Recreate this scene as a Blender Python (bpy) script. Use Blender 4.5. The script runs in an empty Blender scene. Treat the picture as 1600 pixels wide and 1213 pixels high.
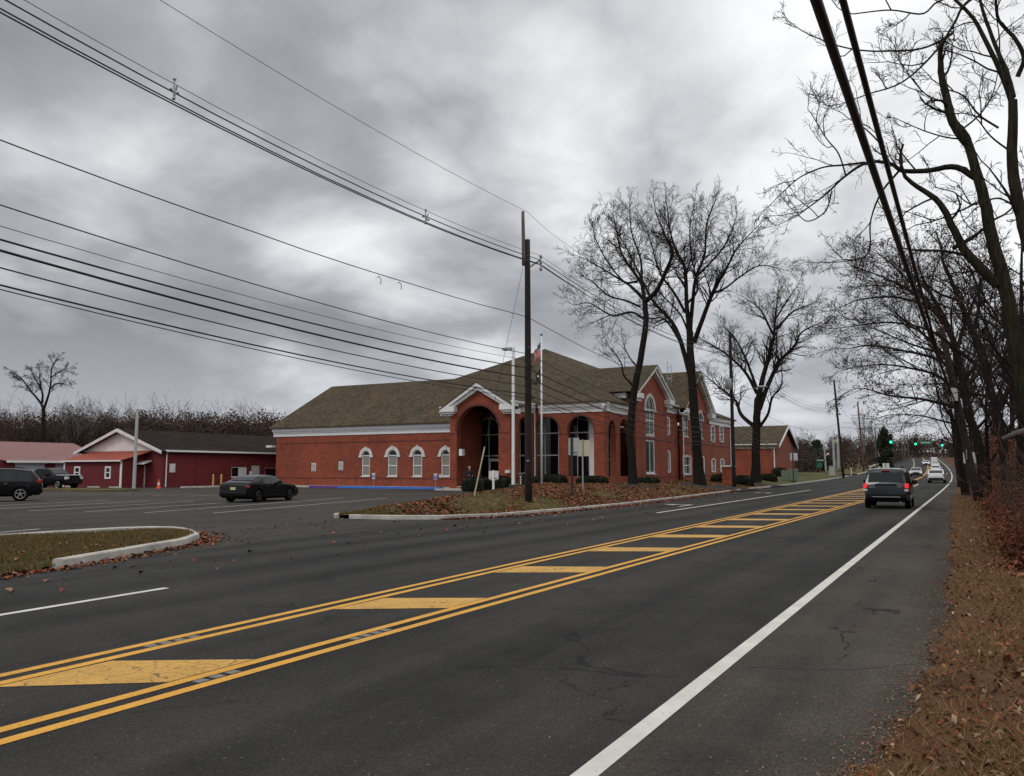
import bpy, bmesh, math, random
import numpy as np
from mathutils import Vector, Matrix
random.seed(7); RNG = np.random.default_rng(7)
R = math.radians
sc = bpy.context.scene
col = sc.collection
# ---------------------------------------------------------------- camera
CAMH = 1.65
YAW, PITCH, FPX = R(29.152), R(5.778), 1270.0
cam_d = bpy.data.cameras.new('camera'); cam = bpy.data.objects.new('camera', cam_d); col.objects.link(cam)
cam.location = (0, 0, CAMH); cam.rotation_euler = (R(90) + PITCH, 0, YAW)
cam_d.sensor_width = 36; cam_d.lens = 36 * FPX / 1600; cam_d.clip_start = .05; cam_d.clip_end = 3000
sc.camera = cam
sc.render.resolution_x = 1024; sc.render.resolution_y = 776
sc.view_settings.view_transform = 'Standard'; sc.view_settings.look = 'None'
sc.view_settings.exposure = .22; sc.view_settings.gamma = 1
# ---------------------------------------------------------------- sky and sun
SKYSEED = 21.5
SUN_EL, SUN_AZ = R(48), R(205)          # azimuth clockwise from +Y
w = bpy.data.worlds.new('World'); sc.world = w; w.use_nodes = True
nt = w.node_tree; nt.nodes.clear(); N = nt.nodes.new; LK = nt.links.new
out = N('ShaderNodeOutputWorld'); bg = N('ShaderNodeBackground'); LK(bg.outputs[0], out.inputs[0])
nish = N('ShaderNodeTexSky'); nish.sky_type = 'NISHITA'; nish.sun_disc = False
nish.sun_elevation = SUN_EL; nish.sun_rotation = SUN_AZ
tc = N('ShaderNodeTexCoord'); sx = N('ShaderNodeSeparateXYZ'); LK(tc.outputs['Generated'], sx.inputs[0])
def mth(op, a, b=None, c=None, clamp=False, tree=None):
    t = tree or nt
    n = t.nodes.new('ShaderNodeMath'); n.operation = op; n.use_clamp = clamp
    for i, v in enumerate((a, b, c)):
        if v is None: continue
        if isinstance(v, (int, float)): n.inputs[i].default_value = v
        else: t.links.new(v, n.inputs[i])
    return n.outputs[0]
def ramp(tree, fac, stops):
    r = tree.nodes.new('ShaderNodeValToRGB'); e = r.color_ramp.elements
    while len(e) < len(stops): e.new(.5)
    for i, (p, c) in enumerate(stops):
        e[i].position = p; e[i].color = (*c, 1) if len(c) == 3 else c
    tree.links.new(fac, r.inputs[0]); return r.outputs[0]
zz = mth('ADD', mth('MAXIMUM', sx.outputs[2], 0.0), .30)
cx = mth('DIVIDE', sx.outputs[0], zz); cy = mth('DIVIDE', sx.outputs[1], zz)
cv = N('ShaderNodeCombineXYZ'); LK(cx, cv.inputs[0]); LK(cy, cv.inputs[1]); cv.inputs[2].default_value = SKYSEED
def noise(tree, vec, scale, detail, rough=.5, dist=0, lac=2.0):
    n = tree.nodes.new('ShaderNodeTexNoise'); n.inputs['Scale'].default_value = scale
    n.inputs['Detail'].default_value = detail; n.inputs['Roughness'].default_value = rough
    n.inputs['Distortion'].default_value = dist
    if vec is not None: tree.links.new(vec, n.inputs['Vector'])
    return n.outputs[0]
n1 = noise(nt, cv.outputs[0], .95, 3, .5, .1)
n2 = noise(nt, cv.outputs[0], 2.6, 9, .50, .25)
# billowy lumps: ridged noise gives rounded cloud bellies
n4 = noise(nt, cv.outputs[0], 2.1, 6, .5, .2)
bil = mth('MULTIPLY', mth('ABSOLUTE', mth('SUBTRACT', n4, .5)), 2.0)
mixn = mth('ADD', mth('ADD', mth('MULTIPLY', n1, .60), mth('MULTIPLY', n2, .30)), mth('MULTIPLY', bil, .28))
grad = mth('ADD', mth("MULTIPLY", sx.outputs[0], .11), mth('MULTIPLY', sx.outputs[2], .17))
val = mth('ADD', mixn, mth("ADD", grad, .006))
cloud = ramp(nt, val, [(.36, (.165, .168, .182)), (.45, (.235, .240, .255)), (.52, (.36, .366, .38)), (.59, (.50, .505, .515)), (.70, (.68, .683, .686))])
# bluish, pale band low over the horizon
lowf = mth('SUBTRACT', 1.0, mth('DIVIDE', mth('MAXIMUM', sx.outputs[2], 0.0), .16), clamp=True)
m1 = N('ShaderNodeMixRGB'); LK(mth('MULTIPLY', lowf, .55), m1.inputs[0]); LK(cloud, m1.inputs[1]); m1.inputs[2].default_value = (.40, .42, .465, 1)
m2 = N('ShaderNodeMixRGB'); m2.blend_type = 'ADD'; m2.inputs[0].default_value = .003; LK(m1.outputs[0], m2.inputs[1]); LK(nish.outputs[0], m2.inputs[2])
LK(m2.outputs[0], bg.inputs[0]); bg.inputs[1].default_value = 1.42
sd = bpy.data.lights.new('sun', 'SUN'); sd.energy = .8; sd.angle = R(22); sd.color = (1, .965, .91)
sun = bpy.data.objects.new('sun', sd); col.objects.link(sun)
dirv = Vector((math.sin(SUN_AZ) * math.cos(SUN_EL), math.cos(SUN_AZ) * math.cos(SUN_EL), math.sin(SUN_EL)))
sun.rotation_euler = dirv.to_track_quat('Z', 'Y').to_euler()

# ---------------------------------------------------------------- survey helpers (photo pixel -> world point on a known plane)
_fw = Vector((-math.sin(YAW) * math.cos(PITCH), math.cos(YAW) * math.cos(PITCH), math.sin(PITCH)))
_rt = Vector((math.cos(YAW), math.sin(YAW), 0)); _up = _rt.cross(_fw); _C = Vector((0, 0, CAMH))
def _ray(px, py): return _fw + _rt * ((px - 800) / FPX) - _up * ((py - 606.5) / FPX)
def G(px, py, z=0):
    d = _ray(px, py); return _C + d * ((z - CAMH) / d.z)
def PY(px, py, Y):
    d = _ray(px, py); return _C + d * (Y / d.y)
def PX(px, py, X):
    d = _ray(px, py); return _C + d * (X / d.x)

# ---------------------------------------------------------------- terrain profile
def rz(y): return 8e-5 * np.clip(np.asarray(y, float) - 60, 0, 280) ** 2 + 0.012 * np.clip(np.asarray(y, float) - 340, 0, 60)
def rs(y): return -1.45e-4 * np.clip(np.asarray(y, float) - 100, 0, None) ** 2     # road bends left
def curbx(y): return np.interp(y, [21.8, 22.2, 23.1, 25, 30, 36, 50, 69, 100, 140, 500], [-19.0, -17.0, -15.5, -14.5, -14.1, -14.05, -14.9, -16.2, -16.9, -17.2, -17.2]) + rs(y)
def lotx(y): return np.interp(y, [21.8, 22.4, 31.4, 52, 56.5, 57, 60, 100, 101, 500], [-19.1, -19.7, -23.2, -31.0, -33.0, -37.0, -37.0, -37.0, -70, -70])
def lawnz(x, y):
    d = np.minimum(curbx(y) - x, np.where(np.asarray(y) < 57, x - lotx(y), 99))
    t = np.clip(d / 4.5, 0, 1); return rz(y) + .125 + .5 * t * t * (3 - 2 * t)
def leftz(x, y): return float(lawnz(x, y))

# ---------------------------------------------------------------- object helpers
def tag(o, label=None, cat=None, group=None, kind=None):
    if label: o['label'] = label
    if cat: o['category'] = cat
    if group: o['group'] = group
    if kind: o['kind'] = kind
    return o
def thing(name, label, cat, loc=(0, 0, 0), rotz=0, group=None):
    o = bpy.data.objects.new(name, None); col.objects.link(o); o.empty_display_size = .2
    o.location = loc; o.rotation_euler = (0, 0, rotz); return tag(o, label, cat, group)
class Fr:
    def __init__(s, o, u, n): s.o = Vector(o); s.u = Vector(u).normalized(); s.n = Vector(n).normalized()
    def p(s, a, b, c=0): return s.o + s.u * a + s.n * c + Vector((0, 0, b))
    def inv(s, P): d = Vector(P) - s.o; return d.dot(s.u), d.z
W0 = Fr((0, 0, 0), (1, 0, 0), (0, 1, 0))
class MB:
    def __init__(s): s.v = []; s.f = []; s.m = []; s.mi = 0
    def add(s, vs, fs):
        k = len(s.v); s.v += [tuple(v) for v in vs]
        for f in fs: s.f.append(tuple(i + k for i in f)); s.m.append(s.mi)
        return s
    def box(s, a0, a1, b0, b1, c0, c1, fr=W0, wc=False):
        """a along u, b vertical, c along n"""
        vs = [fr.p(a, b, c) for a in (a0, a1) for b in (b0, b1) for c in (c0, c1)]
        return s.add(vs, [(0, 1, 3, 2), (4, 6, 7, 5), (0, 4, 5, 1), (2, 3, 7, 6), (0, 2, 6, 4), (1, 5, 7, 3)])
    def cbox(s, x, y, z, sx, sy, sz): return s.box(x - sx / 2, x + sx / 2, z - sz / 2, z + sz / 2, y - sy / 2, y + sy / 2)
    def quad(s, *ps): return s.add(ps, [tuple(range(len(ps)))])
    def tube(s, pts, rad, n=8, cap=True):
        pts = [Vector(p) for p in pts]
        if not hasattr(rad, '__len__'): rad = [rad] * len(pts)
        vs = []; fs = []; pu = None
        for i, p in enumerate(pts):
            d = (pts[min(i + 1, len(pts) - 1)] - pts[max(i - 1, 0)]).normalized()
            if pu is None: pu = d.orthogonal().normalized()
            u = (pu - d * pu.dot(d)).normalized(); pu = u; v = d.cross(u)
            for k in range(n):
                a = 2 * math.pi * k / n; vs.append(p + (u * math.cos(a) + v * math.sin(a)) * rad[i])
        for i in range(len(pts) - 1):
            for k in range(n):
                a = i * n + k; b = i * n + (k + 1) % n; fs.append((a, b, b + n, a + n))
        if cap: fs.append(tuple(range(n))[::-1]); fs.append(tuple(range((len(pts) - 1) * n, len(pts) * n)))
        return s.add(vs, fs)
    def lathe(s, prof, c=(0, 0, 0), axis='z', n=20):
        vs = []; fs = []
        for r, h in prof:
            for k in range(n):
                a = 2 * math.pi * k / n; x, y = r * math.cos(a), r * math.sin(a)
                q = {'z': (x, y, h), 'y': (x, h, y), 'x': (h, x, y)}[axis]
                vs.append((c[0] + q[0], c[1] + q[1], c[2] + q[2]))
        for i in range(len(prof) - 1):
            for k in range(n): a = i * n + k; b = i * n + (k + 1) % n; fs.append((a, b, b + n, a + n))
        fs.append(tuple(range(n))[::-1]); fs.append(tuple(range((len(prof) - 1) * n, len(prof) * n)))
        return s.add(vs, fs)
    def build(s, name, mat, parent=None, smooth=False, bevel=0, seg=1):
        me = bpy.data.meshes.new(name); me.from_pydata(s.v, [], s.f); me.update()
        mats = mat if isinstance(mat, (list, tuple)) else [mat]
        for m in mats: me.materials.append(m)
        if len(mats) > 1: me.polygons.foreach_set('material_index', s.m)
        bm = bmesh.new(); bm.from_mesh(me)
        bmesh.ops.recalc_face_normals(bm, faces=bm.faces)
        if bevel: bmesh.ops.bevel(bm, geom=bm.edges[:], offset=bevel, segments=seg, affect='EDGES', clamp_overlap=True)
        bm.to_mesh(me); bm.free()
        if smooth: me.polygons.foreach_set('use_smooth', [True] * len(me.polygons))
        o = bpy.data.objects.new(name, me); col.objects.link(o)
        if parent is not None: o.parent = parent
        return o
def np_mesh(name, V, F, mat, parent=None, smooth=False):
    V = np.asarray(V, np.float32); F = np.asarray(F, np.int32); k = F.shape[1]
    me = bpy.data.meshes.new(name); me.vertices.add(len(V)); me.vertices.foreach_set('co', V.ravel())
    me.loops.add(F.size); me.loops.foreach_set('vertex_index', F.ravel())
    me.polygons.add(len(F)); me.polygons.foreach_set('loop_start', np.arange(0, F.size, k, dtype=np.int32))
    me.polygons.foreach_set('loop_total', np.full(len(F), k, np.int32))
    if smooth: me.polygons.foreach_set('use_smooth', np.ones(len(F), bool))
    me.update(calc_edges=True); me.materials.append(mat)
    o = bpy.data.objects.new(name, me); col.objects.link(o)
    if parent is not None: o.parent = parent
    return o
def copy_tree(o, parent=None):
    c = o.copy(); col.objects.link(c); c.parent = parent
    for ch in o.children: copy_tree(ch, c)
    return c

# ---------------------------------------------------------------- materials
MT = {}
def mat(name, c, rough=.6, metal=0, var=.0, vs=3.0, bump=0, bs=60., c2=None, spec=None, coat=0, emit=None, stretch=None, detail=6):
    m = bpy.data.materials.new(name); m.use_nodes = True; t = m.node_tree; b = t.nodes['Principled BSDF']
    b.inputs['Base Color'].default_value = (*c, 1); b.inputs['Roughness'].default_value = rough; b.inputs['Metallic'].default_value = metal
    if spec is not None: b.inputs['Specular IOR Level'].default_value = spec
    if coat: b.inputs['Coat Weight'].default_value = coat; b.inputs['Coat Roughness'].default_value = .05
    if emit: b.inputs['Emission Color'].default_value = (*emit[0], 1); b.inputs['Emission Strength'].default_value = emit[1]
    tcn = t.nodes.new('ShaderNodeTexCoord'); vec = tcn.outputs['Object']
    if stretch:
        mp = t.nodes.new('ShaderNodeMapping'); mp.inputs['Scale'].default_value = stretch; t.links.new(vec, mp.inputs[0]); vec = mp.outputs[0]
    if var or c2:
        c2 = c2 or tuple(x * (1 - var) for x in c); c1 = tuple(min(1, x * (1 + var)) for x in c) if var else c
        f = noise(t, vec, vs, detail, .6)
        t.links.new(ramp(t, f, [(.3, c2), (.7, c1)]), b.inputs['Base Color'])
    if bump:
        bn = t.nodes.new('ShaderNodeBump'); bn.inputs['Strength'].default_value = bump; bn.inputs['Distance'].default_value = .02
        t.links.new(noise(t, vec, bs, 4, .6), bn.inputs['Height']); t.links.new(bn.outputs[0], b.inputs['Normal'])
    MT[name] = m; return m
def mixc(t, fac, a, b, blend='MIX'):
    n = t.nodes.new('ShaderNodeMixRGB'); n.blend_type = blend
    for i, v in zip((0, 1, 2), (fac, a, b)):
        if isinstance(v, (int, float)): n.inputs[i].default_value = v
        elif isinstance(v, tuple): n.inputs[i].default_value = (*v, 1)
        else: t.links.new(v, n.inputs[i])
    return n.outputs[0]
def brick_mat(name, c1, c2, mortar):
    m = bpy.data.materials.new(name); m.use_nodes = True; t = m.node_tree; b = t.nodes['Principled BSDF']; b.inputs['Roughness'].default_value = .85
    tcn = t.nodes.new('ShaderNodeTexCoord'); s = t.nodes.new('ShaderNodeSeparateXYZ'); t.links.new(tcn.outputs['Object'], s.inputs[0])
    cb = t.nodes.new('ShaderNodeCombineXYZ'); t.links.new(mth('ADD', s.outputs[0], s.outputs[1], tree=t), cb.inputs[0]); t.links.new(s.outputs[2], cb.inputs[1])
    br = t.nodes.new('ShaderNodeTexBrick'); t.links.new(cb.outputs[0], br.inputs['Vector']); br.inputs['Scale'].default_value = 1
    br.inputs['Brick Width'].default_value = .21; br.inputs['Row Height'].default_value = .075; br.inputs['Mortar Size'].default_value = .008
    br.inputs['Color1'].default_value = (*c1, 1); br.inputs['Color2'].default_value = (*c2, 1); br.inputs['Mortar'].default_value = (*mortar, 1)
    n = noise(t, tcn.outputs['Object'], .7, 6, .65)
    t.links.new(mixc(t, 1.0, br.outputs[0], ramp(t, n, [(.3, (.66, .66, .68)), (.7, (1.12, 1.1, 1.08))]), 'MULTIPLY'), b.inputs['Base Color'])
    bn = t.nodes.new('ShaderNodeBump'); bn.inputs['Strength'].default_value = .3; bn.inputs['Distance'].default_value = .01; bn.invert = True
    t.links.new(br.outputs[1], bn.inputs['Height']); t.links.new(bn.outputs[0], b.inputs['Normal']); MT[name] = m; return m
def island_mat(name, cols, rough=.8, trans=0):
    m = bpy.data.materials.new(name); m.use_nodes = True; t = m.node_tree; b = t.nodes['Principled BSDF']; b.inputs['Roughness'].default_value = rough
    g = t.nodes.new('ShaderNodeNewGeometry'); b.inputs['Specular IOR Level'].default_value = .2
    t.links.new(ramp(t, g.outputs['Random Per Island'], [(i / (len(cols) - 1), c) for i, c in enumerate(cols)]), b.inputs['Base Color']); MT[name] = m; return m
def shingle_mat(name, c, course=.16):
    m = bpy.data.materials.new(name); m.use_nodes = True; t = m.node_tree; b = t.nodes['Principled BSDF']; b.inputs['Roughness'].default_value = .95; b.inputs['Specular IOR Level'].default_value = .1
    tcn = t.nodes.new('ShaderNodeTexCoord'); s = t.nodes.new('ShaderNodeSeparateXYZ'); t.links.new(tcn.outputs['Object'], s.inputs[0])
    cb = t.nodes.new('ShaderNodeCombineXYZ'); t.links.new(mth('ADD', s.outputs[0], mth('MULTIPLY', s.outputs[1], .6, tree=t), tree=t), cb.inputs[0]); t.links.new(s.outputs[2], cb.inputs[1])
    br = t.nodes.new('ShaderNodeTexBrick'); t.links.new(cb.outputs[0], br.inputs['Vector']); br.inputs['Scale'].default_value = 1
    br.inputs['Brick Width'].default_value = .34; br.inputs['Row Height'].default_value = course; br.inputs['Mortar Size'].default_value = .012; br.inputs['Bias'].default_value = -.1
    br.inputs['Color1'].default_value = (*[x * 1.25 for x in c], 1); br.inputs['Color2'].default_value = (*[x * .72 for x in c], 1); br.inputs['Mortar'].default_value = (*[x * .5 for x in c], 1)
    n = noise(t, tcn.outputs['Object'], .35, 5, .7); n2 = noise(t, tcn.outputs['Object'], 5, 3, .7)
    k = mixc(t, 1.0, br.outputs[0], ramp(t, n, [(.3, (.75, .75, .77)), (.7, (1.1, 1.1, 1.07))]), 'MULTIPLY')
    t.links.new(mixc(t, 1.0, k, ramp(t, n2, [(.3, (.85, .85, .85)), (.7, (1.15, 1.15, 1.15))]), 'MULTIPLY'), b.inputs['Base Color']); MT[name] = m; return m
def ground_mat(name, stops, scale=.8, fine=14., bump=.6, speck=None):
    m = bpy.data.materials.new(name); m.use_nodes = True; t = m.node_tree; b = t.nodes['Principled BSDF']; b.inputs['Roughness'].default_value = .95; b.inputs['Specular IOR Level'].default_value = .15
    tcn = t.nodes.new('ShaderNodeTexCoord'); o = tcn.outputs['Object']
    f = mth('ADD', mth('MULTIPLY', noise(t, o, scale, 5, .6), .55, tree=t), mth('MULTIPLY', noise(t, o, fine, 6, .7), .45, tree=t), tree=t)
    t.links.new(ramp(t, f, stops), b.inputs['Base Color'])
    bn = t.nodes.new('ShaderNodeBump'); bn.inputs['Strength'].default_value = bump; bn.inputs['Distance'].default_value = .05
    t.links.new(noise(t, o, fine * 1.5, 5, .7), bn.inputs['Height']); t.links.new(bn.outputs[0], b.inputs['Normal']); MT[name] = m; return m
def asphalt_mat(name, c, light, tint=(1, 1, 1), crack=.6, wear=0):
    m = bpy.data.materials.new(name); m.use_nodes = True; t = m.node_tree; b = t.nodes['Principled BSDF']; b.inputs['Roughness'].default_value = .9; b.inputs['Specular IOR Level'].default_value = .15
    tcn = t.nodes.new('ShaderNodeTexCoord'); o = tcn.outputs['Object']
    big = noise(t, o, .22, 6, .62); mid = noise(t, o, 1.7, 5, .65); fine = noise(t, o, 48, 4, .8)
    mp = t.nodes.new('ShaderNodeMapping'); mp.inputs['Scale'].default_value = (1.1, .05, 1); t.links.new(o, mp.inputs[0])
    streak = noise(t, mp.outputs[0], 1, 5, .6)
    f = mth('ADD', mth('ADD', mth('MULTIPLY', big, .35, tree=t), mth('MULTIPLY', mid, .2, tree=t), tree=t), mth('MULTIPLY', streak, .45, tree=t), tree=t)
    if wear:
        sp_ = t.nodes.new('ShaderNodeSeparateXYZ'); t.links.new(o, sp_.inputs[0]); f = mth('ADD', f, mth('MULTIPLY', mth('COSINE', mth('MULTIPLY', mth('ADD', sp_.outputs[0], 2.75, tree=t), 6.2832 / 1.72, tree=t), tree=t), wear, tree=t), tree=t)
    base = ramp(t, f, [(.40, c), (.60, light)])
    base = mixc(t, 1.0, base, ramp(t, fine, [(.25, (.45, .45, .45)), (.5, (1, 1, 1)), (.72, (1.9, 1.85, 1.75))]), 'MULTIPLY')
    # pale aggregate chips
    vo = t.nodes.new('ShaderNodeTexVoronoi'); vo.inputs['Scale'].default_value = 26; t.links.new(o, vo.inputs['Vector'])
    s2 = t.nodes.new('ShaderNodeSeparateColor'); t.links.new(vo.outputs['Color'], s2.inputs[0])
    chip = mth('MULTIPLY', mth('GREATER_THAN', s2.outputs[0], .965, tree=t), mth('LESS_THAN', vo.outputs['Distance'], .2, tree=t), tree=t)
    base = mixc(t, mth('MULTIPLY', chip, .55, tree=t), base, (.20, .19, .17))
    # wandering cracks
    dv = t.nodes.new('ShaderNodeTexNoise'); dv.inputs['Scale'].default_value = 1.1; dv.inputs['Detail'].default_value = 5; t.links.new(o, dv.inputs['Vector'])
    vm = t.nodes.new('ShaderNodeVectorMath'); vm.operation = 'MULTIPLY_ADD'; t.links.new(dv.outputs['Color'], vm.inputs[0]); vm.inputs[1].default_value = (1.6, 1.6, 0); t.links.new(o, vm.inputs[2])
    v2 = t.nodes.new('ShaderNodeTexVoronoi'); v2.feature = 'DISTANCE_TO_EDGE'; v2.inputs['Scale'].default_value = .22; t.links.new(vm.outputs[0], v2.inputs['Vector'])
    cr = mth('LESS_THAN', v2.outputs['Distance'], .0028, tree=t)
    cr = mth('MULTIPLY', cr, mth('GREATER_THAN', noise(t, o, .45, 4, .6), .5, tree=t), tree=t)
    base = mixc(t, mth('MULTIPLY', cr, crack, tree=t), base, (.008, .008, .008))
    t.links.new(base, b.inputs['Base Color'])
    bn = t.nodes.new('ShaderNodeBump'); bn.inputs['Strength'].default_value = .5; bn.inputs['Distance'].default_value = .006
    t.links.new(fine, bn.inputs['Height']); t.links.new(bn.outputs[0], b.inputs['Normal']); MT[name] = m; return m
def paint_mat(name, c, worn, crack=0.0, cs=3.0, thr=.64):
    m = bpy.data.materials.new(name); m.use_nodes = True; t = m.node_tree; b = t.nodes['Principled BSDF']; b.inputs['Roughness'].default_value = .7
    tcn = t.nodes.new('ShaderNodeTexCoord'); o = tcn.outputs['Object']
    base = ramp(t, noise(t, o, 2.2, 6, .65), [(.3, tuple(x * .8 for x in c)), (.7, tuple(min(1, x * 1.1) for x in c))])
    g = noise(t, o, 30, 5, .75)
    base = mixc(t, mth('MULTIPLY', mth('GREATER_THAN', g, thr, tree=t), .75, tree=t), base, worn)
    if crack:
        v2 = t.nodes.new('ShaderNodeTexVoronoi'); v2.feature = 'DISTANCE_TO_EDGE'; v2.inputs['Scale'].default_value = cs
        dv = t.nodes.new('ShaderNodeTexNoise'); dv.inputs['Scale'].default_value = 3; t.links.new(o, dv.inputs['Vector'])
        vm = t.nodes.new('ShaderNodeVectorMath'); vm.operation = 'MULTIPLY_ADD'; t.links.new(dv.outputs['Color'], vm.inputs[0]); vm.inputs[1].default_value = (.5, .5, 0); t.links.new(o, vm.inputs[2])
        t.links.new(vm.outputs[0], v2.inputs['Vector'])
        cr = mth('MULTIPLY', mth('LESS_THAN', v2.outputs['Distance'], .016, tree=t), mth('GREATER_THAN', noise(t, o, .9, 3), .44, tree=t), tree=t)
        base = mixc(t, mth('MULTIPLY', cr, crack, tree=t), base, (.06, .05, .02))
    t.links.new(base, b.inputs['Base Color']); MT[name] = m; return m

asphalt_mat('asphalt', (.0175, .0168, .0160), (.042, .0405, .0385), wear=.035)
asphalt_mat('shoulder_asphalt', (.026, .0235, .0205), (.068, .061, .051), crack=.8)
asphalt_mat('lot_asphalt', (.030, .0265, .0225), (.060, .054, .046), crack=.9)
paint_mat('yellow_paint', (.66, .33, .035), (.22, .12, .04), thr=.60)
paint_mat('yellow_hatch_paint', (.58, .32, .06), (.20, .13, .05), crack=.75, cs=5.2, thr=.58)
paint_mat('white_paint_line', (.60, .58, .53), (.20, .20, .19))
paint_mat('faded_paint_line', (.50, .49, .46), (.14, .13, .12), thr=.56)
mat('concrete', (.42, .40, .36), .9, var=.25, vs=2.5, bump=.3, bs=30)
mat('curb_concrete', (.42, .40, .36), .9, var=.3, vs=1.6, bump=.4, bs=25)
mat('blue_curb', (.03, .15, .48), .7, var=.15); mat('purple_curb', (.10, .03, .22), .7, var=.15)
brick_mat('brick', (.36, .072, .030), (.21, .040, .018), (.17, .06, .038))
brick_mat('brick_dark', (.16, .035, .024), (.12, .028, .02), (.10, .05, .04))
mat('white_trim', (.72, .72, .72), .5, var=.06, vs=1.2)
mat('stone_trim', (.62, .60, .56), .8, var=.12)
shingle_mat('shingles', (.082, .064, .042)); shingle_mat('dark_shingles', (.024, .017, .013))
mat('dark_glass', (.008, .009, .010), .08, spec=.35); mat('green_glass', (.025, .045, .040), .05, spec=.7)
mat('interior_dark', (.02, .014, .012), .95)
mat('blinds', (.24, .225, .19), .25, var=.15, vs=6, stretch=(1, 1, 12))
mat('barn_red', (.13, .010, .013), .8, var=.22, vs=1.0, bump=.15, bs=12)
mat('barn_white', (.68, .63, .61), .7, var=.08, vs=1.5)
mat('orange_roof', (.26, .048, .022), .7, var=.15, vs=.8, stretch=(3, 1, 1))
mat('pink_roof', (.20, .10, .09), .75, var=.15, vs=.6, stretch=(5, 1, 1))
mat('garage_white', (.46, .48, .52), .6, var=.06)
mat('grey_metal', (.34, .35, .36), .45, metal=.5, var=.15); mat('sign_back', (.40, .42, .40), .5, metal=.3, var=.1); mat('tan_sign_back', (.48, .43, .30), .6, var=.08)
mat('white_pole', (.72, .72, .72), .4, var=.08); mat('black_metal', (.02, .02, .02), .5, var=.2)
mat('dark_wood', (.016, .011, .009), .95, var=.4, vs=3, bump=.6, bs=20, stretch=(8, 8, .6)); mat('brown_wood', (.10, .045, .025), .9, var=.3, vs=3, bump=.5, stretch=(8, 8, .6))
mat('grey_wood', (.11, .10, .09), .9, var=.3, vs=3, bump=.5, stretch=(8, 8, .6))
mat('wire_black', (.010, .010, .011), .6); mat('bark', (.026, .021, .017), .97, spec=.1, c2=(.010, .008, .007), vs=5, bump=1.0, bs=22, stretch=(4, 4, .5))
mat('bark_mossy', (.046, .041, .026), .97, spec=.1, c2=(.009, .008, .006), vs=4, bump=1.0, bs=26, stretch=(4, 4, .6)); mat('bark_pale', (.15, .115, .09), .9, var=.4, vs=4, bump=.8, bs=15)
mat('twig', (.030, .024, .021), .97, spec=.2, var=.3, vs=1.2); mat('worn_patch', (.17, .165, .155), .8, var=.3, vs=20); mat('brush_stem', (.075, .042, .028), .95, var=.35, vs=1.5); mat('twig_grey', (.15, .14, .135), .95, var=.2)
mat('far_twig', (.060, .034, .025), .97, var=.3, vs=.2)
mat('plate_yellow', (.55, .50, .25), .4, var=.1); mat('chrome', (.6, .6, .62), .15, metal=1); mat('rubber', (.005, .005, .005), .95, spec=.1, var=.2)
mat('rim_silver', (.35, .35, .36), .3, metal=.8); mat('rim_dark', (.05, .05, .055), .35, metal=.6)
mat('car_blue', (.007, .014, .018), .3, metal=.2, coat=.6); mat('car_black', (.003, .003, .004), .22, coat=.2, spec=.2); mat('car_white', (.62, .62, .63), .3, coat=.8, var=.03)
mat('car_silver', (.33, .34, .36), .3, metal=.5, coat=.6); mat('car_black_plastic', (.008, .008, .008), .8, spec=.2); mat('tail_red', (.30, .008, .012), .2, coat=.5); mat('car_glass', (.004, .005, .006), .06, spec=.35)
mat('tail_red_lit', (.45, .015, .02), .3, emit=((1, .03, .04), .55)); mat('head_lit', (.9, .9, .9), .3, emit=((1, .97, .9), 6)); mat('clear_lens', (.55, .56, .58), .1)
mat('signal_green', (.0, .3, .2), .3, emit=((.02, 1, .5), 2.2)); mat('signal_off', (.03, .01, .01), .3); mat('sign_green', (.0, .13, .08), .5); mat('sign_white', (.62, .62, .60), .5, var=.06); mat('sign_blue', (.02, .08, .38), .5)
mat('signal_body', (.012, .012, .012), .6); mat('orange', (.75, .10, .03), .6); mat('post_yellow', (.62, .38, .12), .7, var=.15); mat('cabinet_green', (.13, .17, .12), .6, var=.15, vs=2)
mat('flag_red', (.40, .02, .03), .8); mat('flag_white', (.62, .60, .60), .8); mat('flag_blue', (.012, .02, .08), .8); mat('flag_black', (.01, .01, .012), .8)
mat('cloth_navy', (.012, .016, .04), .9, var=.2); mat('skin', (.34, .18, .12), .6); mat('hair', (.35, .33, .30), .8); mat('jeans', (.02, .03, .06), .9)
mat('mulch', (.025, .017, .013), 1, var=.4, vs=9, bump=1, bs=30)
island_mat('fallen_leaves', [(.21, .058, .026), (.13, .035, .018), (.27, .10, .045), (.07, .026, .016), (.33, .17, .10), (.17, .04, .02), (.10, .045, .026), (.24, .075, .03)])
island_mat('verge_leaves', [(.20, .068, .026), (.09, .034, .017), (.25, .11, .046), (.05, .024, .014), (.38, .27, .18), (.18, .045, .02), (.11, .052, .024), (.15, .090, .035)])
island_mat('grass_blades', [(.14, .098, .032), (.05, .052, .015), (.22, .165, .070), (.08, .066, .02), (.17, .10, .04), (.11, .066, .025)])
island_mat('straw_blades', [(.26, .155, .065), (.15, .072, .028), (.32, .22, .105), (.09, .046, .02), (.20, .115, .045), (.12, .095, .03)])
island_mat('brush_leaves', [(.16, .045, .022), (.08, .028, .016), (.23, .075, .032), (.05, .028, .016), (.12, .042, .02), (.19, .055, .026)])
island_mat('hanging_leaves', [(.07, .035, .022), (.05, .024, .016), (.11, .06, .038)])
island_mat('evergreen', [(.018, .03, .016), (.03, .042, .02), (.012, .022, .012), (.04, .05, .024)])
island_mat('hedge_leaves', [(.010, .016, .009), (.020, .026, .014), (.008, .011, .007), (.030, .032, .016)])
ground_mat('lawn_soil', [(.30, (.045, .025, .015)), (.42, (.11, .075, .03)), (.52, (.085, .080, .028)), (.62, (.16, .12, .055))])
ground_mat('lawn_green', [(.30, (.035, .035, .015)), (.45, (.06, .065, .022)), (.62, (.12, .105, .045))])
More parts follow.
